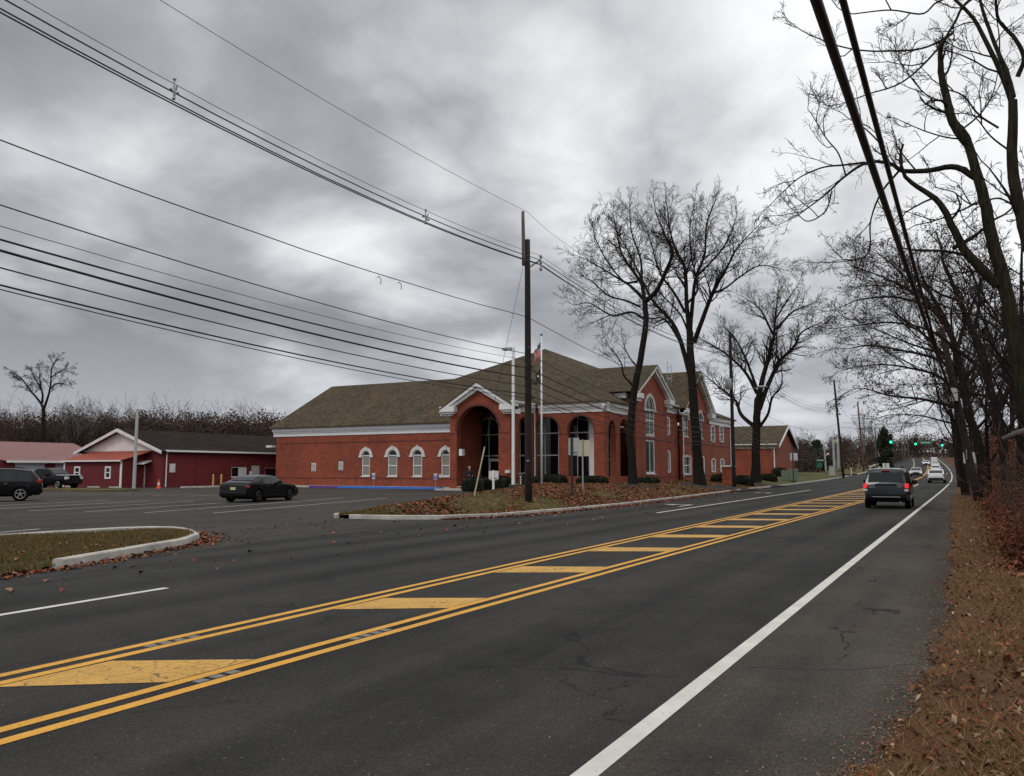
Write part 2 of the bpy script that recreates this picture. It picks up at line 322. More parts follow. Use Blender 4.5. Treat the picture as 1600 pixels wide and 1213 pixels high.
ground_mat('verge_soil', [(.30, (.020, .012, .008)), (.42, (.065, .032, .016)), (.50, (.115, .062, .027)), (.60, (.085, .034, .016)), (.70, (.15, .095, .048))], scale=1.2, fine=18)
ground_mat('woods_floor', [(.30, (.022, .011, .007)), (.45, (.065, .026, .014)), (.58, (.10, .038, .018)), (.70, (.06, .038, .02))], scale=.9, fine=12)
ground_mat('earth', [(.30, (.06, .045, .03)), (.6, (.11, .085, .05))])
ground_mat('far_woods', [(.30, (.040, .030, .030)), (.5, (.065, .045, .040)), (.7, (.075, .045, .034))], scale=.05, fine=.9, bump=1)
# ================================================================ GROUND
YS = np.concatenate([np.arange(-30, 20, 1.0), np.arange(20, 60, 1.0), np.arange(60, 200, 2.5), np.arange(200, 460, 5)])
def sheet(name, xl, xr, ys, zf, m, nx=2, kind='structure', parent=None):
    ys = np.asarray(ys, float); L = np.array([float(xl(y)) for y in ys]); Rr = np.array([float(xr(y)) for y in ys])
    s = np.linspace(0, 1, nx); X = L[:, None] + (Rr - L)[:, None] * s; Y = np.repeat(ys[:, None], nx, 1)
    Z = zf(X, Y); V = np.stack([X, Y, Z], -1).reshape(-1, 3); n = len(ys)
    i = (np.arange(n - 1)[:, None] * nx + np.arange(nx - 1)).ravel()
    o = np_mesh(name, V, np.stack([i, i + 1, i + nx + 1, i + nx], 1), m, parent)
    if kind: o['kind'] = kind
    return o
def road_z(dz): return lambda X, Y: rz(Y) + dz
gys = np.concatenate([[-600, -200, -60], np.arange(-30, 60, 10), np.arange(60, 420, 10), [450, 520, 700, 1200, 1500]])
sheet('ground', lambda y: -1400, lambda y: 1400, gys, lambda X, Y: np.where(Y < 420, rz(Y), rz(400)) - .06, MT['earth'], 3)
sheet('parking_lot', lambda y: -110, lambda y: -11 if y < 26 else -13, np.arange(-30, 64, 2.), lambda X, Y: X * 0, MT['lot_asphalt'], 30)
def road_l(y): return float(np.interp(y, [-30, 5, 12, 15, 22, 26], [-12.9, -13.1, -14.0, -14.6, -14.8, -14.5])) if y < 25 else float(curbx(y)) - .02
def edge_r(y): return float(np.interp(y, [-30, 4, 8, 14, 50, 90, 120, 500], [-.75, -.75, -.35, -.35, -.9, -1.0, -.6, -.6]) + rs(y))
def white_x(y): return -1.85 + float(rs(y))
sheet('road', road_l, lambda y: white_x(y) - .0, YS, road_z(.005), MT['asphalt'], 14)
sheet('road_shoulder', lambda y: white_x(y), lambda y: edge_r(y) + .35, YS, road_z(.005), MT['shoulder_asphalt'], 4)
# side street beyond the building and a patch joining the far junction
sheet('side_street', lambda y: -90, lambda y: float(curbx(y)) + .1, np.arange(150, 162, 2.), road_z(.0045), MT['asphalt'], 8)
sheet('side_street', lambda y: edge_r(y), lambda y: 60, np.arange(108, 117, 1.), road_z(.0045), MT['asphalt'], 8)
def line(name, xf, w_, y0, y1, m, step=1.0, dz=.009):
    ys = np.arange(y0, y1 + .001, step)
    return sheet(name, lambda y: xf(y) - w_ / 2, lambda y: xf(y) + w_ / 2, ys, road_z(dz), m, 2)
line('white_edge_line', lambda y: white_x(y) - .04, .135, -20, 104, MT['white_paint_line'])
line('white_edge_line', lambda y: white_x(y) - .04, .15, 110, 400, MT['white_paint_line'], 2)
yl = lambda y: -5.33 + (0 if y < 46 else float(rs(y))) + float(np.interp(y, [8, 47, 90], [0, .35, .6]))
yu = lambda y: float(np.interp(y, [-20, 3.8, 12.6, 35.2, 79], [-6.55, -6.75, -6.98, -7.35, -8.1])) + float(rs(y))
for off in (-.12, .12):
    line('yellow_line', lambda y, o=off: yl(y) + o, .11, -20, 95, MT['yellow_paint'])
    line('yellow_line', lambda y, o=off: yu(y) + o, .11, -20, 95, MT['yellow_paint'])
    line('yellow_line', lambda y, o=off: -6.2 + float(rs(y)) * 1.0 + o, .12, 120, 400, MT['yellow_paint'], 2)
# hatch bars between the double yellow lines
HB = MB()
for k in range(-2, 22):
    y0 = 3.65 + 3.93 * k
    a = yu(y0) + .19; b = yl(y0 + 1.6) - .19
    HB = MB(); zz_ = lambda y: float(rz(y)) + .009
    wy = .95
    q = [(a, y0), (b, y0 + .75), (b, y0 + 1.63), (a, y0 + .98)]
    HB.quad(*[(x, y, zz_(y)) for x, y in q]); o = HB.build('hatch_bar', MT['yellow_hatch_paint']); o['kind'] = 'structure'
# left edge line (broken at the entrance) and the shoulder arrows
line('white_edge_line', lambda y: float(np.interp(y, [-20, 5.4, 7.8], [-9.5, -9.72, -9.9])), .12, -20, 7.8, MT['white_paint_line'], .2)
line('white_edge_line', lambda y: float(np.interp(y, [30.5, 71.9], [-10.6, -11.5])), .14, 30.5, 71.5, MT['white_paint_line'])
line('lane_line', lambda y: -5.2 + .35 + float(rs(y)), .16, 92, 101, MT['white_paint_line'])
line('lane_line', lambda y: -9.6 + float(rs(y)), .14, 120, 330, MT['white_paint_line'], 3)
def arrow(x, y):
    m_ = MB(); z = float(rz(y)) + .009
    m_.quad((x - .07, y, z), (x + .07, y, z), (x + .07, y - 2.0, z), (x - .07, y - 2.0, z))
    m_.quad((x - .07, y - .25, z), (x - .07, y, z), (x - .75, y - .1, z), (x - .75, y - .3, z))
    m_.quad((x - .75, y + .25, z), (x - .75, y - .65, z), (x - 1.35, y - .2, z))
    o = m_.build('road_arrow', MT['white_paint_line']); o['kind'] = 'structure'
arrow(-11.6, 38.5); arrow(-12.7, 62)
# parking stall lines (stalls run along one slanted direction)
du = Vector((-.265, .964, 0)); dp = Vector((.964, .265, 0))
def stall(p, v0, v1, w_=.11):
    m_ = MB(); c0 = dp * p + du * v0; c1 = dp * p + du * v1
    m_.quad(*[(q.x, q.y, .0042) for q in (c0 - dp * w_ / 2, c0 + dp * w_ / 2, c1 + dp * w_ / 2, c1 - dp * w_ / 2)])
    o = m_.build('stall_line', MT['faded_paint_line']); o['kind'] = 'structure'
for k in range(14):
    p = -18.8 - 2.75 * k
    stall(p, 28.1 - (.4 if k else 0), 38.7 if k not in (0, 1) else 45.5)
    if k > 4: stall(p, 46, 51)
for k in range(5): stall(-15.6 - .3 * k - 2.6 * k, 14.4 + .2 * k, 19.2 + .2 * k, .12)

# lawns, verge, woods floor
def lawn_z(X, Y): return lawnz(X, Y) + .01 * np.sin(X * 3.1 + Y * 1.7)
lys = np.concatenate([np.arange(21.85, 24, .25), np.arange(24, 57, 1.), np.arange(57, 150, 2.)])
sheet('lawn', lambda y: float(lotx(y)) + .1, lambda y: float(curbx(y)) - .14, lys[lys < 84], lawn_z, MT['lawn_soil'], 26)
sheet('lawn', lambda y: float(lotx(y)) + .1, lambda y: float(curbx(y)) - .14, np.arange(83, 150, 2.), lawn_z, MT['lawn_green'], 26)
sheet('lawn', lambda y: -95, lambda y: float(curbx(y)) - .14, np.arange(161, 420, 6.), lambda X, Y: rz(Y) + .14, MT['lawn_soil'], 12)
def sweep(name, pts, w_, h_, m, closed=False, parent=None, zf=None, dz=0):
    """square-section curb swept along a ground polyline"""
    mb = MB(); vs = []; n = len(pts); P_ = [Vector((p[0], p[1], 0)) for p in pts]
    for i, p in enumerate(P_):
        d = (P_[min(i + 1, n - 1)] - P_[max(i - 1, 0)]).normalized(); s = Vector((-d.y, d.x, 0))
        z = float(rz(p.y)) + dz
        for o_, hz in ((-w_ / 2, -.05), (-w_ / 2, h_ - .02), (-w_ / 2 + .02, h_), (w_ / 2 - .02, h_), (w_ / 2, h_ - .02), (w_ / 2, -.05)):
            q = p + s * o_; vs.append((q.x, q.y, z + hz))
    fs = []
    for i in range(n - 1):
        for k in range(5): a = i * 6 + k; fs.append((a, a + 1, a + 7, a + 6))
    fs.append((0, 1, 2, 3, 4, 5)); fs.append(tuple(range(n * 6 - 6, n * 6))[::-1]); mb.add(vs, fs)
    o = mb.build(name, m, parent); 
    if parent is None: o['kind'] = 'structure'
    return o
cy_ = np.concatenate([[21.9, 22.2, 22.6, 23.1, 24], np.arange(25, 150, 3.)])
sweep('curb', [(float(curbx(y)) - .07, y) for y in cy_], .16, .145, MT['curb_concrete'])
sweep('curb', [(float(lotx(y)) + .05, y) for y in (21.9, 22.4, 26, 31.4, 40, 52, 56.3)], .16, .13, MT['curb_concrete'])
sweep('curb', [(float(curbx(y)) - .07, y) for y in np.arange(163, 420, 6.)], .2, .16, MT['curb_concrete'])
# left island
def isl_r(y): return float(np.interp(y, [-30, 6, 8.4, 12.2, 13.3, 14.1, 14.5], [-12.7, -13.05, -13.45, -15.1, -16.0, -17.2, -18.3]))
def isl_l(y): return float(np.interp(y, [-30, 10.8, 13.6, 14.2, 14.5], [-20.6, -19.6, -19.3, -19.0, -18.6]))
iy = np.concatenate([np.arange(-30, 10, 2.), np.arange(10, 14.5, .4), [14.5]])
sheet('lawn', isl_l, isl_r, iy, lambda X, Y: .10 + .05 * np.sin(X * .9) * np.cos(Y * .7) + np.where((X > -14.2) & (Y < 8.5), -.07, 0), MT['lawn_green'], 14)
sweep('curb', [(isl_r(y) + .03, y) for y in (8.4, 9.5, 11, 12.2, 12.8, 13.3, 13.8, 14.1)] + [(-17.8, 14.4), (-18.5, 14.62), (-19.05, 14.35), (-19.4, 13.8), (-19.6, 12.5), (-19.75, 10.8), (-20.2, 0), (-20.7, -25)], .2, .17, MT['curb_concrete'])
# right verge with a ragged edge over the pavement
def vn(y): return .05 + .05 * math.sin(y * 1.3) + .03 * math.sin(y * 4.9 + 1) + .02 * math.sin(y * 12.3)
def verge_z(X, Y): 
    d = np.clip(X + .9, 0, None); return rz(Y) + .012 + .03 * np.clip(d, 0, 2) + .05 * np.clip(d - 3.5, 0, 30) * .5 + .03 * np.sin(X * 2.1 + 1.3 * np.sin(Y)) * np.clip(d, 0, 1)
vy = np.concatenate([np.arange(-20, 3, .5), np.arange(3, 30, .08), np.arange(30, 40, .25), np.arange(40, 100, 1), np.arange(100, 108, 2)])
sheet('roadside_verge', lambda y: edge_r(y) + vn(y), lambda y: 1.2 + .3 * math.sin(y * .6), vy, verge_z, MT['verge_soil'], 14)
sheet('woods_floor', lambda y: 1.15 + .3 * math.sin(y * .6), lambda y: 70, vy, lambda X, Y: verge_z(X, Y) - .003 + .12 * np.sin(X * .9) * np.sin(Y * .7) * np.clip((X - 1.5) / 2, 0, 1), MT['woods_floor'], 40)
sheet('woods_floor', lambda y: edge_r(y) + .1, lambda y: 90, np.arange(117, 420, 5.), lambda X, Y: rz(Y) + .03 + .1 * np.clip(X - 2, 0, 20), MT['woods_floor'], 20)

# ---------------------------------------------------------------- scattered leaves and grass (stuff)
def scatter(name, X, Y, Z, size, m, tilt=.5, long=1.0, up=0.0):
    n = len(X); a = RNG.uniform(0, 2 * np.pi, n); s = size * RNG.uniform(.6, 1.35, n)
    nx_ = RNG.normal(0, tilt, n); ny_ = RNG.normal(0, tilt, n)
    u = np.stack([np.cos(a), np.sin(a), nx_ * .6], -1); v = np.stack([-np.sin(a), np.cos(a), ny_ * .6], -1)
    u *= (s * .5)[:, None] * long; v *= (s * .5)[:, None]
    c = np.stack([X, Y, Z + np.abs(nx_) * s * .2 + .006], -1)
    fold = np.zeros((n, 3)); fold[:, 2] = s * .18
    V = np.stack([c - u, c - v * .8 + fold, c + u, c + v * .8 + fold], 1).reshape(-1, 3)
    F = np.arange(n * 4).reshape(n, 4)
    o = np_mesh(name, V, F, m); o['kind'] = 'stuff'; return o
def blades(name, X, Y, Z, h, w_, m, lean=.5):
    n = len(X); a = RNG.uniform(0, 2 * np.pi, n); hh = h * RNG.uniform(.5, 1.5, n); la = RNG.uniform(0, 2 * np.pi, n); le = RNG.uniform(.1, 1, n) * lean * hh
    c = np.stack([X, Y, Z], -1); s = np.stack([np.cos(a), np.sin(a), a * 0], -1) * w_ / 2
    t = c + np.stack([np.cos(la) * le, np.sin(la) * le, hh], -1)
    V = np.stack([c - s, c + s, t], 1).reshape(-1, 3); o = np_mesh(name, V, np.arange(n * 3).reshape(n, 3), m); o['kind'] = 'stuff'; return o
# lawn leaves
def lawn_pts(n, y0, y1, pw=1.0):
    Y = y0 + (y1 - y0) * RNG.random(n) ** pw; L = lotx(Y) + .2; Rr = curbx(Y) - .1; X = L + (Rr - L) * RNG.random(n)
    return X, Y, lawn_z(X, Y)
X, Y, Z = lawn_pts(60000, 22.5, 82, 1.1); clump = np.sin(X * .8 + 2) * np.cos(Y * .55) + .7 * np.sin(X * 2.1 + Y) + np.where(Y > 33, .9, -.45); k = clump > RNG.normal(0, .6, len(X))
k &= ~((X < -24) & (Y > 59))
scatter('fallen_leaves', X[k], Y[k], Z[k], .115, MT['fallen_leaves'])
X, Y, Z = lawn_pts(26000, 22, 60, 1.3); blades('grass', X, Y, Z, .07, .03, MT['grass_blades'])
# leaves drifted along the curb face, in the gutter and over the road edges
n = 3800; Y = 23 + 50 * RNG.random(n) ** 1.2; X = curbx(Y) + np.abs(RNG.exponential(.18, n)); scatter('gutter_leaves', X, Y, rz(Y) + .012, .10, MT['fallen_leaves'])
n = 420; Y = RNG.uniform(6, 50, n); X = RNG.uniform(-20, -10.5, n); k = (X > lotx(Y)) & (X < curbx(Y)) & (Y > 21.8) | ((Y < 14.6) & (X < -13.0)); scatter('stray_leaves', X[~k], Y[~k], X[~k] * 0 + .01, .10, MT['fallen_leaves'])
n = 420; t_ = RNG.random(n); X = np.interp(t_, [0, .4, .75, 1], [-15.0, -15.9, -17.1, -18.3]) + np.abs(RNG.exponential(.22, n)); Y = np.interp(t_, [0, .4, .75, 1], [12.2, 13.3, 14.15, 14.7]) + np.abs(RNG.exponential(.20, n)); scatter('gutter_leaves', X, Y, X * 0 + .012, .085, MT['fallen_leaves'])
n = 700; Y = RNG.uniform(5, 14, n); X = np.interp(Y, [5, 8.4, 12.2, 14.1], [-12.9, -13.3, -14.9, -17.0]) + np.abs(RNG.exponential(.15, n)); scatter('gutter_leaves', X, Y, X * 0 + .012, .09, MT['fallen_leaves'])
# left island grass
n = 90000; Y = RNG.uniform(2, 14.4, n); L = np.array([isl_l(y) for y in Y]); Rr = np.array([isl_r(y) for y in Y]); X = L + (Rr - L) * RNG.random(n)
blades('grass', X, Y, X * 0 + .10 + .05 * np.sin(X * .9) * np.cos(Y * .7) + np.where((X > -14.2) & (Y < 8.5), -.07, 0), .07, .016, MT['grass_blades'], .9)
n = 420; Y = 2 + 12 * RNG.random(n); L = np.array([isl_l(y) for y in Y]); Rr = np.array([isl_r(y) for y in Y]); X = Rr + (L - Rr) * RNG.random(n) ** 2.2; scatter('fallen_leaves', X, Y, X * 0 + .13 + np.where((X > -14.2) & (Y < 8.5), -.09, 0), .08, MT['fallen_leaves'])
# verge: near straw and leaves
n = 210000; Y = 3.2 + 42 * RNG.random(n) ** 2.0; E_ = np.array([edge_r(y) + vn(y) for y in Y]); X = E_ + RNG.random(n) ** .9 * (1.6 + Y * .04); 
d_ = X - E_; Zv = verge_z(X, Y)
pat = np.sin(X * 1.9 + .6 * Y) + np.sin(X * .7 - Y * 1.3) + .8 * np.sin(3.1 * X + 2.3 * Y); keep = (RNG.random(n) < np.clip(d_ * 1.2 + .15, 0, 1)) & (pat > RNG.normal(-.7, .7, n))
blades('dry_grass', X[keep], Y[keep], Zv[keep], .06, .0045, MT['straw_blades'], 2.2)
n = 30000; Y = 3.2 + 55 * RNG.random(n) ** 1.6; E_ = np.array([edge_r(y) + vn(y) for y in Y]); X = E_ - .05 + RNG.random(n) ** 1.0 * (2.0 + Y * .08); d_ = X - E_; keep = RNG.random(n) < np.clip(d_ * .9 + .25, 0, 1)
V_ = None; scatter('verge_leaves', X[keep], Y[keep], verge_z(X[keep], Y[keep]), .034, MT['verge_leaves'], .9, 1.3)
n = 16000; Y = 3 + 30 * RNG.random(n) ** 1.6; E_ = np.array([edge_r(y) + vn(y) for y in Y]); X = E_ + .06 - RNG.exponential(.11, n); scatter('verge_grit', X, Y, rz(Y) + .008, .014, MT['verge_leaves'], .4)
n = 2600; Y = 3 + 30 * RNG.random(n) ** 1.6; E_ = np.array([edge_r(y) for y in Y]); X = E_ - RNG.exponential(.45, n); X = np.maximum(X, -9); scatter('verge_grit', X, Y, rz(Y) + .008, .012, MT['verge_leaves'], .4)
n = 30000; Y = 14 + 70 * RNG.random(n); X = .5 + (3 + .05 * Y) * RNG.random(n); scatter('woods_leaves', X, Y, verge_z(X, Y) + .12 * np.sin(X * .9) * np.sin(Y * .7) * np.clip((X - 1.5) / 2, 0, 1) + .02, .11, MT['fallen_leaves'], .7)

# tar-black cracks in the pavement: thin wandering strips, and pale wear patches by the double lines
def crack(pts, w_, seed):
    r_ = random.Random(seed); P_ = []
    for (x0, y0), (x1, y1) in zip(pts[:-1], pts[1:]):
        for i in range(10): t = i / 10; P_.append((x0 + (x1 - x0) * t + r_.uniform(-.02, .02), y0 + (y1 - y0) * t + r_.uniform(-.02, .02)))
    mb = MB(); vs = []
    for i, (x, y) in enumerate(P_):
        a = P_[max(i - 1, 0)]; b = P_[min(i + 1, len(P_) - 1)]; d = Vector((b[0] - a[0], b[1] - a[1])).normalized(); ww = w_ * r_.uniform(.4, 1.3) / 2
        z = float(rz(y)) + .0075; vs += [(x - d.y * ww, y + d.x * ww, z), (x + d.y * ww, y - d.x * ww, z)]
    mb.add(vs, [(2 * i, 2 * i + 1, 2 * i + 3, 2 * i + 2) for i in range(len(P_) - 1)]); o = mb.build('pavement_crack', MT['wire_black']); o['kind'] = 'structure'
crack([(-1.72, 7.1), (-1.3, 7.25), (-.9, 7.45), (-.45, 7.95)], .016, 1)
crack([(-4.9, 9.0), (-4.1, 8.9), (-3.5, 9.5), (-3.1, 10.6)], .010, 2); crack([(-2.9, 16.5), (-2.5, 17.6), (-2.0, 17.9)], .012, 3)
for y in (26., 31.5, 38, 47): crack([(-1.7, y), (-1.2, y + .1), (-.6, y + .5)], .03, int(y))
crack([(-28, 17.5), (-25, 18.6), (-22, 18.2), (-18.5, 19.5)], .05, 8); crack([(-38, 22), (-33, 24.5), (-29, 24.0), (-24, 26.5)], .05, 9); crack([(-14.2, 14.8), (-14.6, 18.5), (-14.7, 22)], .05, 10)
for (x, y, n) in ((yu(5.15), 5.15, 4), (yl(6.35), 6.35, 4), (yl(4.5), 4.5, 3)):
    for k in range(n):
        m_ = MB(); m_.box(x - .045, x + .045, .0, .011, y + k * .16, y + k * .16 + .10); o = m_.build('road_marker_patch', MT['worn_patch']); o['kind'] = 'structure'

n = 9000; Y = 5 + 45 * RNG.random(n) ** 1.3; X = .15 + (1.2 + Y * .06) * RNG.random(n); cl = np.sin(X * 3 + Y * .8) + np.sin(Y * 1.7 - X); k = cl > RNG.normal(.2, .5, n)
scatter('verge_leaves', X[k], Y[k], verge_z(X[k], Y[k]) + .01, .055, MT['fallen_leaves'], .8)
# ================================================================ BUILDING HELPERS
def arc_pts(a0, a1, bs, n=12, k=1.0):
    c = (a0 + a1) / 2; r = (a1 - a0) / 2
    return [(c - r * math.cos(math.pi * i / n) * k, bs + r * math.sin(math.pi * i / n) * k) for i in range(n + 1)]
def wall(fr, L, h, t, ops, name, m, parent, b0=0, top=None):
    """solid wall with openings (a0,a1,sill,spring,'arch'|'rect'); top(a) gives a gabled top"""
    mb = MB(); T = (lambda a: h) if top is None else top
    def prism(poly):
        f = [fr.p(a, b, 0) for a, b in poly]; k = [fr.p(a, b, -t) for a, b in poly]; n = len(poly)
        mb.add(f + k, [tuple(range(n)), tuple(range(n, 2 * n))[::-1]] + [(i, (i + 1) % n, n + (i + 1) % n, n + i) for i in range(n)])
    cuts = [0.0]; 
    for o in sorted(ops): cuts += [o[0], o[1]]
    cuts.append(L)
    tb = [] if top is None else [top.peak]
    for i in range(0, len(cuts), 2):
        x0, x1 = cuts[i], cuts[i + 1]
        if x1 - x0 > 1e-4:
            mids = [x for x in tb if x0 < x < x1]
            prism([(x0, b0), (x1, b0), (x1, T(x1))] + [(x, T(x)) for x in mids] + [(x0, T(x0))])
    for o in sorted(ops):
        a0, a1, s, sp, kind = o
        if s > b0 + 1e-3: prism([(a0, b0), (a1, b0), (a1, s), (a0, s)])
        pts = arc_pts(a0, a1, sp, 14) if kind == 'arch' else [(a0, sp), (a1, sp)]
        if kind == 'rect' and tb and a0 < tb[0] < a1: pts = [(a0, sp), (tb[0], sp), (a1, sp)]
        for (xa, ya), (xb, yb) in zip(pts[:-1], pts[1:]): prism([(xa, ya), (xb, yb), (xb, T(xb)), (xa, T(xa))])
    return mb.build(name, m, parent)
class Gable:
    def __init__(s, L, eave, peakh): s.L = L; s.e = eave; s.k = peakh; s.peak = L / 2
    def __call__(s, a): return s.e + (s.k - s.e) * (1 - abs(a - s.L / 2) / (s.L / 2))
def window(fr, a0, a1, s, sp, kind, parent, glass='dark_glass', inset=.10, fw=.06, mull=(), trans=(), sill=True, trim=None, shut=False, lower=None, key=True):
    """frame with pane, sill, trim; recessed into the wall plane"""
    mb = MB()
    mb.box(a0, a0 + fw, s, sp, -inset - .04, -inset + .05, fr); mb.box(a1 - fw, a1, s, sp, -inset - .04, -inset + .05, fr); mb.box(a0 + fw, a1 - fw, s, s + fw, -inset - .04, -inset + .05, fr)
    if kind == 'rect': mb.box(a0 + fw, a1 - fw, sp - fw, sp, -inset - .04, -inset + .05, fr)
    else:
        o = arc_pts(a0, a1, sp, 14); c = (a0 + a1) / 2; r = (a1 - a0) / 2; i_ = [(c + (x - c) * (r - fw) / r, sp + (y - sp) * (r - fw) / r) for x, y in o]
        for k in range(len(o) - 1):
            q = [o[k], o[k + 1], i_[k + 1], i_[k]]; f = [fr.p(x, y, -inset + .05) for x, y in q] + [fr.p(x, y, -inset - .04) for x, y in q]
            mb.add(f, [(0, 1, 2, 3), (7, 6, 5, 4), (0, 1, 5, 4), (2, 3, 7, 6)])
    top = sp + (0 if kind == 'rect' else (a1 - a0) / 2 * .98)
    for x in mull: mb.box(x - .035, x + .035, s + fw, top - fw, -inset - .03, -inset + .035, fr)
    for z in trans: mb.box(a0 + fw, a1 - fw, z - .045, z + .045, -inset - .03, -inset + .04, fr)
    w_ = mb.build('window', MT['white_trim'], parent)
    g = MB(); poly = [(a0, s), (a1, s)] + [(x, y) for x, y in (arc_pts(a0, a1, sp, 14)[::-1] if kind == 'arch' else [(a1, sp), (a0, sp)])]
    if lower: # lower lights have blinds, the fan stays dark
        zc = lower; g.quad(*[fr.p(x, y, -inset - .02) for x, y in ([(a0, zc), (a1, zc)] + [q for q in poly[2:]])]); g.build('pane', MT[glass], w_)
        g = MB(); g.quad(*[fr.p(x, y, -inset - .02) for x, y in ((a0, s), (a1, s), (a1, zc), (a0, zc))]); g.build('pane', MT['blinds'], w_)
    else:
        g.quad(*[fr.p(x, y, -inset - .02) for x, y in poly]); g.build('pane', MT[glass], w_)
    if sill: MB().box(a0 - .06, a1 + .06, s - .10, s - .002, -.08, .08, fr).build('sill', MT['stone_trim'], w_)
    if trim:
        tw = trim; t_ = MB(); o = arc_pts(a0 - tw, a1 + tw, sp, 14); i_ = arc_pts(a0, a1, sp, 14)
        for k in range(14):
            q = [o[k], o[k + 1], i_[k + 1], i_[k]]; f = [fr.p(x, y, .07) for x, y in q] + [fr.p(x, y, .002) for x, y in q]
            t_.add(f, [(0, 1, 2, 3), (0, 1, 5, 4), (2, 3, 7, 6)])
        for x0, x1 in ((a0 - tw - .08, a0), (a1, a1 + tw + .08)): t_.box(x0, x1, sp - .16, sp, .002, .09, fr)
        if key:
            c = (a0 + a1) / 2; zt = sp + (a1 - a0) / 2; t_.box(c - .10, c + .10, zt - .02, zt + tw + .08, .002, .12, fr)
        t_.build('arch_trim', MT['stone_trim'], w_)
    if shut:
        for x0, x1 in ((a0 - .32, a0 - .02), (a1 + .02, a1 + .32)):
            sh = MB(); sh.box(x0, x1, s, sp, .002, .05, fr); z = s + .1
            while z < sp - .1: sh.box(x0 + .04, x1 - .04, z, z + .05, .05, .062, fr); z += .1
            sh.build('shutter', MT['white_trim'], w_)
        MB().box(a0 - .1, a1 + .1, sp + .002, sp + .14, .002, .06, fr).box((a0 + a1) / 2 - .08, (a0 + a1) / 2 + .08, sp + .14, sp + .24, .002, .08, fr).build('lintel', MT['stone_trim'], w_)
    return w_
def cornice(fr, a0, a1, z, parent, dent=True, over=.30, fz=.40):
    """z = level of the roof edge; frieze, dentils, soffit, fascia and gutter below it"""
    c = MB(); c.box(a0, a1, z - .36 - fz, z - .36, .001, .07, fr); c.box(a0, a1, z - .36, z - .28, .001, over - .08, fr)
    c.box(a0, a1, z - .28, z - .03, .001, over, fr); c.box(a0, a1, z - .03, z + .10, .05, over + .09, fr)
    o = c.build('cornice', MT['white_trim'], parent)
    if dent:
        d = MB(); x = a0 + .06
        while x < a1 - .1: d.box(x, x + .11, z - .49, z - .362, .071, .18, fr); x += .2
        d = d.build('dentils', MT['white_trim'], o); d['kind'] = 'stuff'
    return o
def bands(fr, a0, a1, zs, parent):
    for z in zs: MB().box(a0, a1, z, z + .09, .001, .03, fr).build('brick_band', MT['brick_dark'], parent)
def quoins(fr, a, z0, z1, parent, w_=.55):
    z = z0; k = 0
    while z < z1 - .3:
        ww = w_ if k % 2 == 0 else w_ * .7
        MB().box(a - (ww if a > 0.01 and w_ < 0 else 0), a + ww, z, z + .52, .001, .028, fr).build('quoin', MT['brick'], parent); z += .60; k += 1
def roofpoly(name, polys, m, parent, thick=.14):
    mb = MB()
    for p in polys:
        f = [Vector(q) for q in p]; k = [q - Vector((0, 0, thick)) for q in f]; n = len(f)
        mb.add(f + k, [tuple(range(n)), tuple(range(n, 2 * n))[::-1]] + [(i, (i + 1) % n, n + (i + 1) % n, n + i) for i in range(n)])
    return mb.build(name, m, parent)

# ================================================================ MUNICIPAL BRICK BUILDING
B = thing('brick_building', 'large red brick building with arched entrance porch, white cornices and hipped shingle roof', 'building', (0, 0, 0))
# --- left wing
fw_ = Fr((-62.6, 62, 0), (1, 0, 0), (0, -1, 0)); WL = float(PY(703, 700, 57.6).x) + 62.55
def aw(px, py): return fw_.inv(PY(px, py, 62))
ops = []
for x0, x1 in ((565.5, 578), (606, 620.5), (645, 659.5), (689.5, 703)):
    a0, _ = aw(x0, 720); a1, _ = aw(x1, 720); ops.append((a0, a1, 1.1, 3.05, 'arch'))
wall(fw_, WL, 5.5, .35, ops, 'wall', MT['brick'], B, .0)
for a0, a1, s, sp, k in ops: window(fw_, a0, a1, s, sp, k, B, trim=.30, trans=(sp - .0, s + .98), lower=sp, fw=.09)
cornice(fw_, -.4, WL, 5.92, B, fz=.46); bands(fw_, 0, WL, (.85, 4.35), B); quoins(fw_, 0, .2, 4.9, B)
MB().box(-.41, -.005, 5.1, 5.85, -3, -.001, fw_).build('cornice_return', MT['white_trim'], B)
MB().box(-.02, .28, 0, 5.5, -16, -.36, fw_).build('wall', MT['brick'], B)
for px, py in ((490.5, 730), (533, 728)):
    a, b = aw(px, py); v = MB(); v.box(a - .28, a + .28, b - .42, b + .42, .002, .05, fw_).build('wall_vent', MT['sign_white'], B)
    for i in range(6): MB().box(a - .22, a + .22, b - .36 + i * .125, b - .30 + i * .125, .051, .066, fw_).build('slat', MT['grey_metal'], B)
a, b = aw(427, 698); MB().box(a - .42, a + .35, b - .1, b + .1, .03, .6, fw_).build('wall_lamp', MT['white_trim'], B)
RA = (-37.0, 73.2, 13.95); RW = (-45.9, 70, 11.05)
roofpoly('roof', [[(-63.3, 61.5, 6.03), (-37.2, 61.5, 6.03), RW, (-62.4, 70, 11.08)], [(-63.3, 61.5, 6.03), (-62.4, 70, 11.08), (-63.3, 78.6, 6.0)], [(-62.4, 70, 11.08), RW, (-37.2, 78.6, 6.0), (-63.3, 78.6, 6.0)]], MT['shingles'], B)
